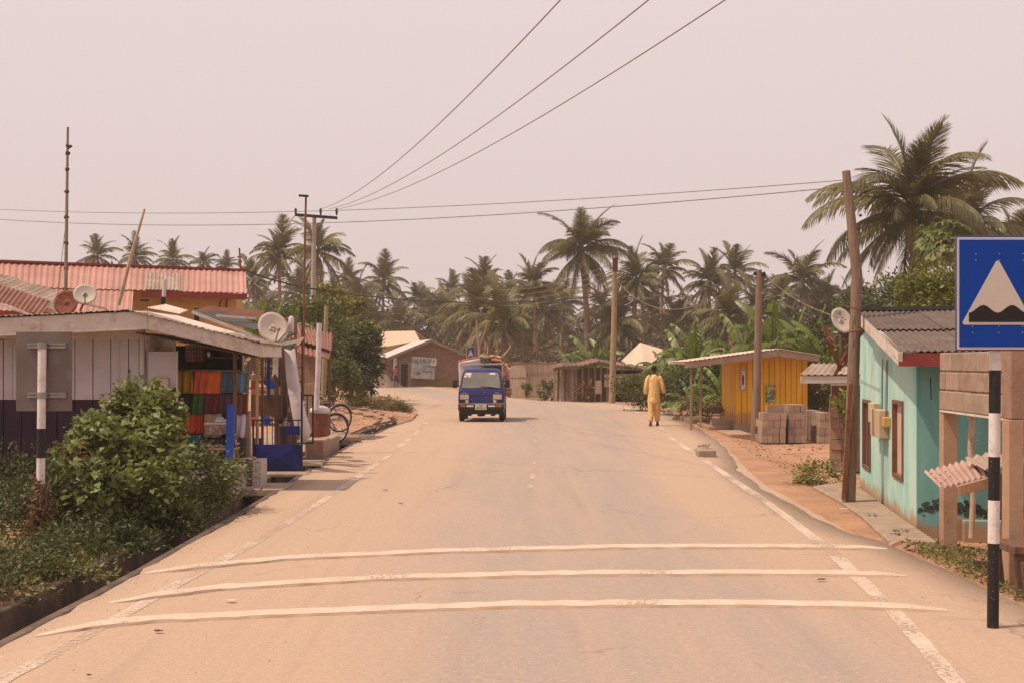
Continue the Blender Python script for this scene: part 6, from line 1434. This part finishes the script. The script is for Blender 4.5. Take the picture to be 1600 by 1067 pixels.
def palm(px, py, Y, Lf, label, seed, near=False, nf=26, lean=0, thr=.16, wts=None, grp=True, base_z=0, cls_list=None):
    rd = random.Random(seed); c_ = P(px, py, Y); bx_ = c_.x - lean
    t = thing('palm_tree', label, 'palm tree', (bx_, Y, base_z))
    if grp: t['group'] = 'coconut palms behind the village'
    pts = []; K = 9
    for i in range(K): q = i / (K - 1); pts.append((bx_ + lean * q ** 1.6 + .06 * math.sin(q * 5 + seed), Y, base_z + (c_.z - base_z) * q))
    obj('trunk', M().tube(pts, [thr * (1.5 if i == 0 else 1.08 - .4 * i / (K - 1)) for i in range(K)], 10), C['palmtrunk'], t, smooth='auto')
    S_ = near_f if near else far_f
    for k in range(nf):
        q = (k + .5) / nf; ci = min(7, int((q ** .80) * 7.6)); az = k * 2.399963 + rd.uniform(-.25, .25)
        if cls_list: ci, az = cls_list[k]
        sc_ = Lf * rd.uniform(.72, 1.18) * (1, 1, 1.05, 1.05, 1, .95, .9, .8)[ci]
        piece('frond', rd.choice(S_[ci]), t, c_ + Vector((0, 0, .15 - .05 * ci)), (rd.uniform(-.2, .2), rd.uniform(-.22, .18), az), (sc_,) * 3)
    if near:
        for k in range(6): a_ = k * 1.1; obj('coconut', M().ball(c_ + Vector((.18 * math.cos(a_), .18 * math.sin(a_), -.2)), .10, 10, 7), C['palmdead'] if k % 2 else C['papayaleaf'], t, smooth=True)
        pp, oo = clump_pts(160, c_ + Vector((0, 0, 0)), (.3, .3, .35), 8, .3); attach('crown_fibre', leaves_mesh('crown_fibre', pp, .3, C['palmdead'], .2, .1, droop=-.3), t, 'stuff')
    return t
palm(1422, 330, 48, 3.6, 'biggest coconut palm, behind the turquoise house at right', 3, near=True, nf=40, lean=-.3, thr=.19, grp=False)
palm(1510, 352, 55, 3.1, 'coconut palm just right of the biggest one, partly behind the blue sign', 8, near=True, nf=30, lean=.3, grp=False)
palm(1585, 405, 60, 3.0, 'coconut palm whose fronds show above the blue sign top', 18, near=False, nf=22, grp=False)
palm(908, 392, 92, 3.7, 'tall coconut palm standing alone above the shack near the centre', 5, near=True, nf=38, lean=-.55, thr=.24, grp=False)
PL = [(436, 398, 100, 46, 'leafy palm left of the tall utility pole'), (497, 392, 95, 48, 'palm directly behind the tall utility pole'), (600, 440, 142, 38, 'palm standing clear right of the dark tree'),
      (755, 440, 130, 34, 'palm above the slim far pole'), (705, 452, 165, 22, 'small far palm left of the slim far pole'), (832, 448, 108, 44, 'palm touching the left side of the tall centre palm'),
      (995, 440, 105, 46, 'left palm of the pair right of the centre pole'), (1038, 420, 112, 40, 'right and taller palm of the pair right of the centre pole'), (1108, 440, 105, 42, 'left palm of the pair left of the kiosk pole'),
      (1148, 428, 108, 42, 'right palm of the pair left of the kiosk pole'), (1254, 440, 108, 50, 'broad palm right of the kiosk pole'), (152, 400, 130, 30, 'leftmost far palm above the red roof'),
      (212, 402, 130, 30, 'far palm beside the leaning bamboo pole'), (270, 406, 140, 28, 'third far palm above the red roof'), (318, 412, 150, 21, 'small fourth palm above the red roof'), (352, 418, 150, 20, 'smallest palm above the right end of the red roof'),
      (545, 446, 150, 30, 'palm between the utility pole and the clear palm'), (800, 462, 138, 30, 'low palm left of the tall centre palm'), (652, 466, 150, 26, 'low palm above the pale roofed building'),
      (395, 440, 110, 34, 'low palm above the right end of the yellow building')]
for i, (px, py, Y, R0, lab) in enumerate(PL):
    palm(px, py, Y, R0 * Y / 2000 * 1.28, lab, 30 + i, nf=random.randint(24, 34), lean=random.uniform(-.6, .6), thr=.17)
rq = random.Random(5)
fill = sorted([(575, 490), (625, 500), (670, 492), (715, 505), (745, 490), (785, 505), (815, 515), (850, 492), (880, 470), (940, 480), (965, 500), (1020, 488), (1060, 500), (1095, 505), (1140, 498), (1185, 485), (1220, 470), (1290, 485), (1325, 470),
        (520, 470), (560, 470), (470, 462), (690, 480), (1235, 495), (1275, 470), (1350, 500), (410, 480), (1395, 470)])
for i, (px, py) in enumerate(fill):
    Y = rq.uniform(84, 125) if py > 480 else rq.uniform(110, 140)
    if px < 705: Y = rq.uniform(136, 165)
    palm(px, py + rq.uniform(-6, 6), Y, rq.uniform(2.8, 3.8) * (1.1 if px < 705 else 1), f'low brownish palm crown in the dense belt, {ORD[i]} low one from the left', 80 + i, nf=26, lean=rq.uniform(-.8, .8), thr=.15)

# ------------------------------------------------------------------ banana plants
def banana_leaf(seed, mt, arch=1.0, a0=70):
    rd = random.Random(seed); m = M(); N = 16; p = Vector((0, 0, 0)); pts = [p.copy()]; ds = []
    for i in range(N):
        t = (i + .5) / N; e = R_(a0 - 95 * arch * t ** 1.6); d = Vector((math.cos(e), 0, math.sin(e))); p = p + d / N; pts.append(p.copy()); ds.append(d)
    m.tube(pts, [.014 * (1 - .9 * i / N) + .001 for i in range(N + 1)], 4)
    st_ = 2; hang = {-1: rd.uniform(.1, .7), 1: rd.uniform(.1, .7)}
    for s in (-1, 1):
        for i in range(st_, N):
            t0, t1 = i / N, (i + 1) / N; w = lambda t: .15 * max(0, math.sin(math.pi * min(1, (t - .1) / .93))) ** .55
            if rd.random() < .4: hang[s] = rd.uniform(.1, 1.3)
            gap = rd.random() < .35
            for (ta, tb, pa, pb) in ((t0, t1, pts[i], pts[i + 1]),):
                if gap: pb = pa.lerp(pb, .85)
                d = ds[i]; up_ = Vector((0, 1, 0)).cross(d) * -1; h = hang[s]
                def ed(q, t): return q + Vector((0, s, 0)) * w(t) * math.cos(h) + Vector((0, 0, -1)) * w(t) * math.sin(h) + d * .03
                mid_a = pa.lerp(ed(pa, ta), .5) + up_ * .008; mid_b = pb.lerp(ed(pb, tb), .5) + up_ * .008
                o = len(m.v); m.v += [tuple(pa), tuple(pb), tuple(mid_b), tuple(mid_a), tuple(ed(pb, tb - (.02 if gap else 0))), tuple(ed(pa, ta))]; m.f += [(o, o + 1, o + 2, o + 3), (o + 3, o + 2, o + 4, o + 5)]
    return mesh_of('leaf', m, mt)
bl_green = [[banana_leaf(i * 5 + j, C['banana'], ar, a0) for j in range(3)] for i, (ar, a0) in enumerate(((.25, 86), (.6, 75), (1.0, 62), (1.2, 40)))]
bl_dry = [banana_leaf(90 + j, C['bananadry'], 1.5, 20) for j in range(2)]
def banana(px, base_py, Y, h, Lf, label, seed, n=10):
    rd = random.Random(seed); x = P(px, 0, Y).x; z0 = zg(x, Y)
    t = thing('banana_plant', label, 'banana plant', (x, Y, z0)); t['group'] = 'banana plants behind the shacks'
    obj('stem', M().tube([(x, Y, z0), (x + .03, Y, z0 + h * .5), (x, Y, z0 + h)], [.13, .10, .06], 10), C['bananastem'], t, smooth='auto')
    for k in range(n):
        q = k / n; ci = min(3, int(q ** .6 * 4.3)); az = k * 2.4 + rd.uniform(-.4, .4); s = Lf * rd.uniform(.8, 1.1)
        piece('leaf', rd.choice(bl_green[ci]), t, (x, Y, z0 + h - .02 * k), (0, 0, az), (s, s * rd.uniform(.72, 1.0), s))
    for k in range(2): piece('leaf', rd.choice(bl_dry), t, (x, Y, z0 + h - .35), (0, 0, rd.uniform(0, 6.28)), (Lf * .8,) * 3)
BL = [(925, 67, 1.5, 2.3, 'banana plant above the shack roof left of the centre pole'), (944, 70, 1.7, 2.0, 'banana plant right behind the centre pole'), (892, 68, 1.2, 1.9, 'low banana plant above the left part of the shack roof'),
      (1068, 52, 1.6, 2.0, 'banana plant left of the upright bright leaves'), (1088, 48, 1.8, 2.0, 'banana plant with tall upright bright leaves'), (1118, 50, 1.7, 1.9, 'banana plant behind the kiosk roof tip'), (1040, 58, 1.2, 1.9, 'banana plant behind the walking man'),
      (1160, 46, 2.0, 2.1, 'banana plant above the left half of the kiosk roof'), (1205, 44, 2.3, 2.2, 'tall banana plant above the kiosk ridge'), (1240, 45, 2.2, 2.2, 'banana plant above the right end of the kiosk roof'), (1268, 43, 1.9, 2.0, 'banana plant between the kiosk and the satellite dishes'),
      (1292, 41, 1.8, 2.0, 'banana plant behind the rusty dishes'), (1130, 41, .7, 1.7, 'low banana plant under the kiosk overhang'), (398, 46, 2.2, 2.2, 'banana plant beside the yellow building end'), (425, 48, 2.4, 2.2, 'banana plant behind the large cream dish'), (450, 50, 2.0, 2.0, 'banana plant left of the slender mast'),
      (1080, 42, .5, 1.4, 'young banana plant by the porch posts of the kiosk')]
for i, (px, Y, h, Lf, lab) in enumerate(BL): banana(px, 0, Y, h, Lf, lab, 200 + i)

# ------------------------------------------------------------------ broadleaf trees and bushes
def bush(name, label, cat, px, py, Y, rx, rz, n, size, lm, ry=None, k=22, sig=.2, trunk=0, group=None, z_clip=None, width=.5, heart=False, up=.45):
    c_ = P(px, py, Y); ry = ry or rx; zb = zg(c_.x, Y)
    t = thing(name, label, cat, (c_.x, Y, zb)); 
    if group: t['group'] = group
    pp, oo = clump_pts(n, c_, (rx, ry, rz), k, sig); keep = pp[:, 2] > zb; pp = pp[keep]; oo = oo[keep]
    attach('foliage', leaves_mesh('foliage', pp, size, C[lm], width, up, outward=oo, heart=heart), t, 'stuff')
    m = M()
    if trunk: m.tube([(c_.x, Y, zb - .1), (c_.x + .05, Y, zb + (c_.z - zb) * .5), (c_.x, Y, c_.z)], [trunk, trunk * .8, trunk * .5], 8)
    for i in range(7):
        a_ = random.uniform(0, 6.28); s0 = Vector((c_.x, Y, zb if not trunk else zb + (c_.z - zb) * .5)); e = Vector((c_.x + rx * .75 * math.cos(a_), Y + ry * .75 * math.sin(a_), c_.z + rz * random.uniform(-.1, .7)))
        r0 = (trunk or size * .12) * .5; m.tube([s0, s0.lerp(e, .5) + Vector((0, 0, rz * .15)), e], [r0, r0 * .7, r0 * .3], 5)
    obj('trunk' if trunk else 'stems', m, C['bark'], t, smooth='auto'); return t
T1 = bush('broadleaf_tree', 'dark rounded broadleaf tree standing left of the far bend', 'tree', 548, 560, 56, 1.35, 1.45, 9000, .22, 'leafdark', k=34, sig=.17, trunk=.14)
bush('broadleaf_tree', 'yellow green tipped tree behind the utility pole foot', 'tree', 520, 490, 62, 1.35, 1.2, 6500, .20, 'leafyellow', k=26, sig=.16, trunk=.14)
bush('broadleaf_tree', 'broadleaf tree with bright tips leaning over the dark tree', 'tree', 566, 535, 58, .85, .9, 3500, .18, 'leafyellow', k=18, sig=.18, trunk=.1)
bush('bush', 'mid green bush behind the large cream dish and stall', 'bush', 470, 520, 52, 2.2, 1.2, 5200, .22, 'leafmid', k=26)
bush('bush', 'green bush seen through the market stall right side', 'bush', 470, 580, 38, .75, .6, 1800, .13, 'leafbright', k=14)
bush('bush', 'green bush behind the white pipe and the bicycles', 'bush', 520, 590, 44, .8, .8, 2000, .14, 'leafmid', k=14)
bush('bush', 'small bright bush above the bicycle wheel', 'bush', 552, 612, 44, .42, .45, 900, .10, 'leafbright', k=10)
bush('bush', 'broad bush under the dark tree by the wrapped post', 'bush', 535, 585, 50, 1.2, .5, 1500, .14, 'leafdark', k=14)
for i, (px, py, rx, rz, lab) in enumerate([(607, 634, .55, .38, 'largest dry olive shrub on the left dirt bank'), (580, 628, .5, .28, 'dry olive shrub left of the largest one on the bank'), (632, 644, .42, .2, 'low dry shrub at the road edge, right end of the bank'), (556, 626, .45, .22, 'low dry shrub nearest the bicycles on the bank'), (622, 640, .35, .25, 'small dry shrub between the largest one and the road edge')]):
    bush('shrub', lab, 'shrub', px, py, 46, rx, rz, 1500, .09, 'leafolive', k=14, sig=.28, width=.3, up=.1, group='dry shrubs on the left dirt bank')
# right side middle
bush('bush', 'wide green bush right of the shack behind the walking man', 'bush', 1000, 612, 50, .95, .6, 3200, .12, 'leafmid', k=20, sig=.25)
bush('bush', 'pale green bush between the walking man and the kiosk', 'bush', 1065, 605, 46, 1.2, .75, 4500, .12, 'leafmid', k=24, sig=.22)
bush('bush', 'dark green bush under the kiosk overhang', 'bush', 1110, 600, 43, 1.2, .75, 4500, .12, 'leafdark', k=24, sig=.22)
bush('bush', 'low grey green bush at the foot of the kiosk porch posts', 'bush', 1100, 628, 40, .7, .28, 1600, .10, 'leafolive', k=14)
bush('bush', 'low bush with dry leaves along the low grey wall', 'bush', 1135, 640, 38.5, .55, .18, 900, .09, 'leafdry', k=12)
bush('bush', 'green bush filling the gap between kiosk and block shed', 'bush', 1280, 600, 38, .8, .75, 3200, .12, 'leafmid', k=18)
bush('bush', 'young green bush in front of the plank fence right end', 'bush', 855, 612, 63, .45, .55, 700, .14, 'leafmid', k=10)
bush('bush', 'small yellow green plant against the plank fence', 'bush', 822, 610, 66, .22, .5, 260, .18, 'leafbright', k=8)
bush('bush', 'small tan leaved bush in front of the shack planks', 'bush', 912, 612, 61, .35, .45, 420, .16, 'leafdry', k=10)
bush('bush', 'roadside bush with red tinged leaves left of the leaning pole', 'bush', 1279, 742, 20.3, .36, .2, 1500, .055, 'leafbright', k=18, sig=.25)
bush('bush', 'dense bush left of the blue sign behind the house roof', 'bush', 1455, 470, 33, .95, .75, 5500, .13, 'leafbright', k=26, sig=.2)
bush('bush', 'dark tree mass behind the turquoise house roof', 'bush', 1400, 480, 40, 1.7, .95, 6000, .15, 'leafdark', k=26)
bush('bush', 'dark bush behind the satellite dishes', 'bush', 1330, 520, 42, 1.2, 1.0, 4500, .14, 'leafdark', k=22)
bush('bush', 'dark bush low behind the blue sign panel', 'bush', 1540, 470, 40, 1.9, .9, 4000, .16, 'leafmid', k=22)
bush('weed_tuft', 'dry weed tuft on the small concrete kerb block', 'weed', 1098, 700, 26.2, .16, .10, 260, .06, 'leafolive', k=8, width=.15, up=.05)
bush('weed_tuft', 'small green weed growing in the pavement by the walkway', 'weed', 1360, 808, 15.6, .08, .05, 130, .035, 'grassm', k=7)
bush('potted_shrub', 'pale leaved shrub growing against the brown block shed wall', 'shrub', 1322, 640, 22.5, .2, .28, 120, .14, 'leafbright', k=8)
# papaya
pa = thing('papaya_tree', 'papaya tree with hanging fruit left of the blue sign', 'papaya tree', (P(1471, 0, 36).x, 36, -.1)); pc = P(1471, 385, 36)
obj('trunk', M().tube([(pc.x, 36, -.2), (pc.x, 36, 2.5), tuple(pc)], [.12, .09, .06], 10), C['palewood'], pa, smooth='auto')
m = M()
for k in range(7):
    a_ = R_(-105 + 35 * k); d = Vector((math.cos(a_), math.sin(a_), 0)); s = d.cross(Vector((0, 0, 1)))
    L_ = .5 * (1 - .25 * abs(k - 3) / 3); pts = [Vector((0, 0, 0)), d * L_ * .4 + s * .03 + Vector((0, 0, .02)), d * L_ * .6 + s * .09, d * L_ * .75 + s * .03, d * L_ + Vector((0, 0, -.12)), d * L_ * .75 - s * .03, d * L_ * .6 - s * .09, d * L_ * .4 - s * .03 + Vector((0, 0, .02))]
    m.add([p for p in pts], [(0, 1, 7), (1, 3, 5, 7), (1, 2, 3), (3, 4, 5), (5, 6, 7)])
lfm = mesh_of('leaf', m, C['papayaleaf']); ptm = mesh_of('petiole', M().tube([(0, 0, 0), (.3, 0, .02), (.62, 0, -.04)], [.018, .014, .01], 5), C['papayaleaf'])
for k in range(52):
    az = k * 2.4; el_ = R_(75 - 110 * (k / 52)); s = random.uniform(.7, 1.15); d = Vector((math.cos(az) * math.cos(el_), math.sin(az) * math.cos(el_), math.sin(el_)))
    e = pc + d * .62 * s * 1.15; piece('petiole', ptm, pa, pc, (0, -el_, az), (s * 1.15,) * 3); piece('leaf', lfm, pa, e, (random.uniform(-.5, .5), .75 - el_ * .45 + random.uniform(-.2, .2), az), (s,) * 3)
for k in range(8): a_ = k * .8; c_ = pc + Vector((.16 * math.cos(a_), .16 * math.sin(a_), -.25 - .12 * (k % 3))); obj('fruit', M().ball(c_, (.07, .07, .14), 10, 8), C['redfruit'], pa, smooth=True)

# far-off wood behind everything: reads as one mass
parts = []
def wood(px0, px1, py_top, Y0, Y1, n, size, mt, nm, seed):
    r2 = np.random.default_rng(seed); nc = 150; P_ = []
    for i in range(nc):
        px = r2.uniform(px0, px1); Y = r2.uniform(Y0, Y1); top = CAMH + (HY - (py_top + 14 * math.sin(px * .021) + 10 * math.sin(px * .057 + 1) + r2.uniform(-6, 30))) / F * Y
        h = max(1.5, top); x = (px - 800) / F * Y; k = n // nc
        q = r2.normal(size=(k, 3)); q /= np.linalg.norm(q, axis=1)[:, None]; q *= r2.uniform(.55, 1.05, (k, 1)) * (1 + .2 * np.sin(q[:, :1] * 9 + i))
        P_.append(np.stack([x + q[:, 0] * 4.2, Y + q[:, 1] * 3.0, h * .52 + q[:, 2] * h * .5], 1))
    P_ = np.concatenate(P_); o = attach(nm, leaves_mesh(nm, P_, size, mt, .34, .2, droop=.2), None, 'stuff', loc=(0, 0, 0)); return o
o = wood(360, 1340, 478, 136, 165, 60000, .75, C['leaffar'], 'far_off_wood', 3); tago(o, 'dense brown green undergrowth of the palm belt behind the village', 'woodland')
o = wood(-200, 420, 440, 135, 160, 20000, .8, C['leaffar'], 'far_off_wood', 4); tago(o, 'low woodland line behind the red metal roof', 'woodland')
o = wood(1300, 1900, 470, 80, 110, 26000, .6, C['leafdark'], 'far_off_wood', 6); tago(o, 'dark woodland behind the turquoise house at right', 'woodland')
o = wood(880, 1330, 525, 86, 100, 26000, .5, C['leaffar'], 'undergrowth', 8); tago(o, 'tangled undergrowth between the shacks and the palms', 'undergrowth')
o = wood(560, 900, 530, 134, 142, 14000, .5, C['leafolive'], 'undergrowth', 9); tago(o, 'paler scrub right behind the brick house and plank fence', 'undergrowth')
bare = thing('bare_tree', 'slender bare tree right of the slim far pole', 'tree', P(750, 600, 80)); q0 = P(750, 590, 80)
obj('branches', M().tube([q0, P(748, 540, 80), P(744, 500, 80)], [.12, .09, .05], 6).tube([P(748, 545, 80), P(757, 520, 80), P(762, 500, 80)], [.06, .045, .03], 5).tube([P(748, 530, 80), P(738, 512, 80)], [.05, .03], 5), C['greywood'], bare)

# ------------------------------------------------------------------ foreground plants, left
vb = thing('vine_bush', 'big leafy vine covered bush between the sign post and the tiled step', 'bush', (-5.0, 15.2, -.2))
vol = [(P(215, 660, 15.6), (.50, .45, .42), 3200), (P(150, 700, 14.6), (.42, .4, .40), 2600), (P(235, 720, 15.2), (.5, .5, .5), 2600), (P(140, 770, 13.9), (.42, .4, .35), 1800), (P(205, 780, 14.4), (.5, .4, .4), 2000), (P(250, 650, 15.9), (.28, .3, .28), 900)]
lfv = []
for c_, r, n in vol:
    pp, oo = clump_pts(n, c_, r, 24, .17); lfv.append((pp, oo))
pp = np.concatenate([a for a, b_ in lfv]); oo = np.concatenate([b_ for a, b_ in lfv]); k_ = pp[:, 2] > -.25; pp = pp[k_]; oo = oo[k_]
attach('foliage', leaves_mesh('foliage', pp, .072, C['leafvine'], .75, .35, fold=.2, outward=oo, droop=.3, heart=True), vb, 'stuff')
idx = np.argsort(-(oo[:, 2] * .8 - oo[:, 1]) + rng.normal(size=len(oo)) * .35)[:280]
one = leaves_mesh('leaf', np.zeros((1, 3)), [.1], C['leafvine'], .78, .9, heart=True)
vm_ = M(); vm_.add([(0, .015, 0), (-.035, -.012, -.008), (-.045, .035, -.012), (0, .105, -.02), (.045, .035, -.012), (.035, -.012, -.008)], [(0, 1, 2), (0, 2, 3), (0, 3, 4), (0, 4, 5)])
C['leafvine1'] = mat('vine_leaf_single', (.21, .245, .062), (.12, .14, .035), rough=.45, bump=0, translucent=.3, rand=.35); one = mesh_of('leaf', vm_, C['leafvine1'])
for i in idx: piece('leaf', one, vb, Vector(pp[i]) + Vector(oo[i]) * .04, (random.uniform(-1.0, .1), random.uniform(-.5, .5), random.uniform(2.2, 4.1)), (random.uniform(.8, 1.25),) * 3)
m = M()
for i in range(16):
    a = Vector((-4.95 + random.uniform(-.25, .3), 15.0 + random.uniform(-.5, .5), -.3)); e = Vector(pp[rng.integers(0, len(pp))]); m.tube([a, a.lerp(e, .5) + Vector((0, 0, .15)), e], [.02, .014, .006], 5)
for i in range(30):
    e = Vector(pp[rng.integers(0, len(pp))]); m.tube([e, e + Vector((random.uniform(-.1, .1), -.05, -.25)), e + Vector((random.uniform(-.15, .15), -.1, -.5))], [.006, .005, .004], 4)
obj('stems', m, C['bark'], vb)
dpp, doo = clump_pts(500, P(130, 720, 14.3), (.22, .2, .18), 10, .3); attach('dead_leaves', leaves_mesh('dead_leaves', dpp, .07, C['leafdry'], .6, .2, droop=.5), vb, 'stuff')
for (px, py, Y, rx, ry, rz, n, lm, lab) in [(300, 745, 16.2, .55, .7, .32, 4200, 'leafmid', 'feathery green bush in front of the tiled step'), (245, 790, 14.8, .5, .5, .28, 3200, 'leafdark', 'dark weedy bush below the vine bush'),
        (345, 770, 16.6, .22, .4, .16, 1100, 'leafbright', 'small bright weeds spilling over the drain near the tiled step'), (35, 760, 13.8, .55, .5, .35, 3200, 'leafdark', 'dark green bush left of the banded sign post'),
        (20, 880, 11.6, .45, .5, .22, 2600, 'grassm', 'yellow green flowering weeds at the lower left edge'), (190, 850, 13.2, .35, .3, .18, 1600, 'leafdark', 'low dark weeds at the drain edge below the vine bush'), (110, 860, 12.6, .35, .3, .18, 1400, 'leafmid', 'low green weeds right of the post foot'),
        (95, 905, 11.4, .4, .35, .14, 1500, 'grassm', 'pale feathery weeds above the drain at lower left'), (275, 815, 14.6, .3, .4, .2, 1700, 'leafmid', 'feathery weeds spilling towards the drain right of the vine bush'), (5, 930, 10.4, .35, .3, .15, 1300, 'leafolive', 'dry olive weeds in the lower left corner')]:
    bush('weed_bush', lab, 'bush', px, py, Y, rx, rz, n, .06, lm, ry=ry, k=22, sig=.24, width=.42, up=.3)
def cover(name, label, n, xf, y0, y1, hmax, size, lm, seed, dens=None, width=.35, up=.15):
    r2 = np.random.default_rng(seed); Y = r2.uniform(y0, y1, n); X = np.array([xf(y, u) for y, u in zip(Y, r2.uniform(0, 1, n))])
    f = .5 + .5 * np.sin(X * 3.1 + 1.7 * np.sin(Y * 2.3)) * np.cos(Y * 2.7 + X * 1.3); h = hmax * (.25 + .75 * f)
    Z = np.array([zg(x, y) for x, y in zip(X, Y)]) + h * r2.uniform(0, 1, n) ** .8
    k = r2.uniform(0, 1, n) < (.25 + .75 * f)
    o = attach(name, leaves_mesh(name, np.stack([X, Y, Z], 1)[k], size, C[lm], width, up), None, 'stuff', loc=(0, 0, 0)); tago(o, label, 'weeds'); return o
cover('ground_weeds', 'tangle of green weeds between the shop wall and the drain', 52000, lambda y, u: L(y) - .66 - u ** 1.4 * 5.5, 9.6, 18.4, .52, .055, 'leafdark', 21)
cover('ground_weeds', 'dark weeds in front of the purple shop wall', 16000, lambda y, u: -5.2 - u * 4.5, 14.5, 19.1, .55, .07, 'leafdark', 22)
cover('ground_weeds', 'low yellowish weeds at the lower left beside the drain', 14000, lambda y, u: L(y) - .72 - u * 2.2, 8.4, 12.5, .22, .042, 'grassm', 23)
cover('ground_weeds', 'grassy weeds under the unfinished porch at right', 9000, lambda y, u: Rr(y) + .08 + u * 1.6, 10.3, 14.2, .11, .05, 'grassm', 24)
cover('ground_weeds', 'thin weeds hanging over the drain edge', 5200, lambda y, u: L(y) - .36 - u ** .7 * .5, 11, 18.3, .16, .045, 'leafmid', 25)
cover('ground_weeds', 'scattered dry leaves and litter on the weedy ground', 3000, lambda y, u: L(y) - .7 - u * 3, 8.6, 18, .02, .04, 'leafdry', 26, up=.8)
cover('ground_weeds', 'sparse weeds on the dirt at the right of the pavement', 1500, lambda y, u: Rr(y) + .1 + u ** 2 * 2.5, 14, 60, .06, .05, 'leafolive', 27)
# small litter on the road
for k, (px, py, r, mk, lab) in enumerate([(362, 941, .06, 'paper', 'scrap of pale paper on the road by the middle strip'), (248, 989, .05, 'bark', 'dry brown leaves on the road before the nearest strip'), (139, 1059, .02, 'bark', 'tiny dark pebble at the lower left of the road'),
        (1318, 797, .08, 'paper', 'white paper scrap on the pavement by the leaning pole'), (1283, 908, .05, 'bark', 'dark twig on the road near the right edge line'), (603, 767, .05, 'bark', 'short dark mark like twig on the left lane'), (626, 788, .05, 'bark', 'thin twig lying on the left lane')]):
    Y = CAMH * F / (py - HY); x = (px - 800) / F * Y
    o = obj('litter', M().ball((x, Y, .022), (r * .8, r * .4, .006), 7, 4, .35), C[mk]); tago(o, lab, 'litter')

# loose gravel and broken edges
def gravel(name, label, n, xf, y0, y1, smin, smax, mk, seed, lift=0):
    rd = random.Random(seed); m = M()
    for k in range(n):
        y = rd.uniform(y0, y1); x = xf(y, rd.random()); s = smin + (smax - smin) * rd.random() ** 3; z = zg(x, y) if lift == 0 else lift
        p = [(x + s * math.cos(a) * rd.uniform(.6, 1.1), y + s * math.sin(a) * rd.uniform(.6, 1.1), z - .005) for a in (0, 1.5, 3.1, 4.6)]
        m.add(p + [(x + s * rd.uniform(-.3, .3), y + s * rd.uniform(-.3, .3), z + s * rd.uniform(.35, .7))], [(0, 1, 4), (1, 2, 4), (2, 3, 4), (3, 0, 4)])
    o = obj(name, m, C[mk], kind='stuff'); tago(o, label, 'gravel'); return o
gravel('gravel', 'loose brown stones along the broken right pavement edge', 900, lambda y, u: Rr(y) + .02 + u ** 2 * 1.2, 12, 40, .008, .055, 'block', 1)
gravel('gravel', 'loose stones scattered on the left dirt bank beyond the bicycles', 1500, lambda y, u: L(y) - .2 - u * 3.5, 30, 60, .012, .09, 'mudblock', 2)
gravel('gravel', 'fine gravel strewn on the road shoulders and lane edges', 2600, lambda y, u: (L(y) + .04 + u ** 3 * 2.2) if u * 1000 % 2 < 1 else (Rr(y) - .05 - u ** 3 * 1.8 if y < 13 or y > 40 else interp(AT, y) - .05 - u ** 3 * 1.8), 7.5, 34, .003, .011, 'mudblock', 3, lift=.003)
gravel('gravel', 'red earth clods on the ground before the block stacks', 500, lambda y, u: Rr(y) + .1 + u * 2.2, 20, 33, .01, .06, 'rust', 4)

# ------------------------------------------------------------------ haze
hz = M().box(-220, 220, -6, 260, -2.2, 17)
hm = bpy.data.materials.new('dusty_haze'); hm.use_nodes = True; n, l = nodes_of(hm); n.clear()
ho = n.new('ShaderNodeOutputMaterial'); hv = n.new('ShaderNodeVolumePrincipled'); hv.inputs['Color'].default_value = (1.0, .86, .76, 1); hv.inputs['Density'].default_value = .0008
l.new(hv.outputs[0], ho.inputs['Volume'])
h_ = obj('haze', hz, hm); tago(h_, 'pale dusty harmattan haze over the whole village', 'haze', kind='stuff')
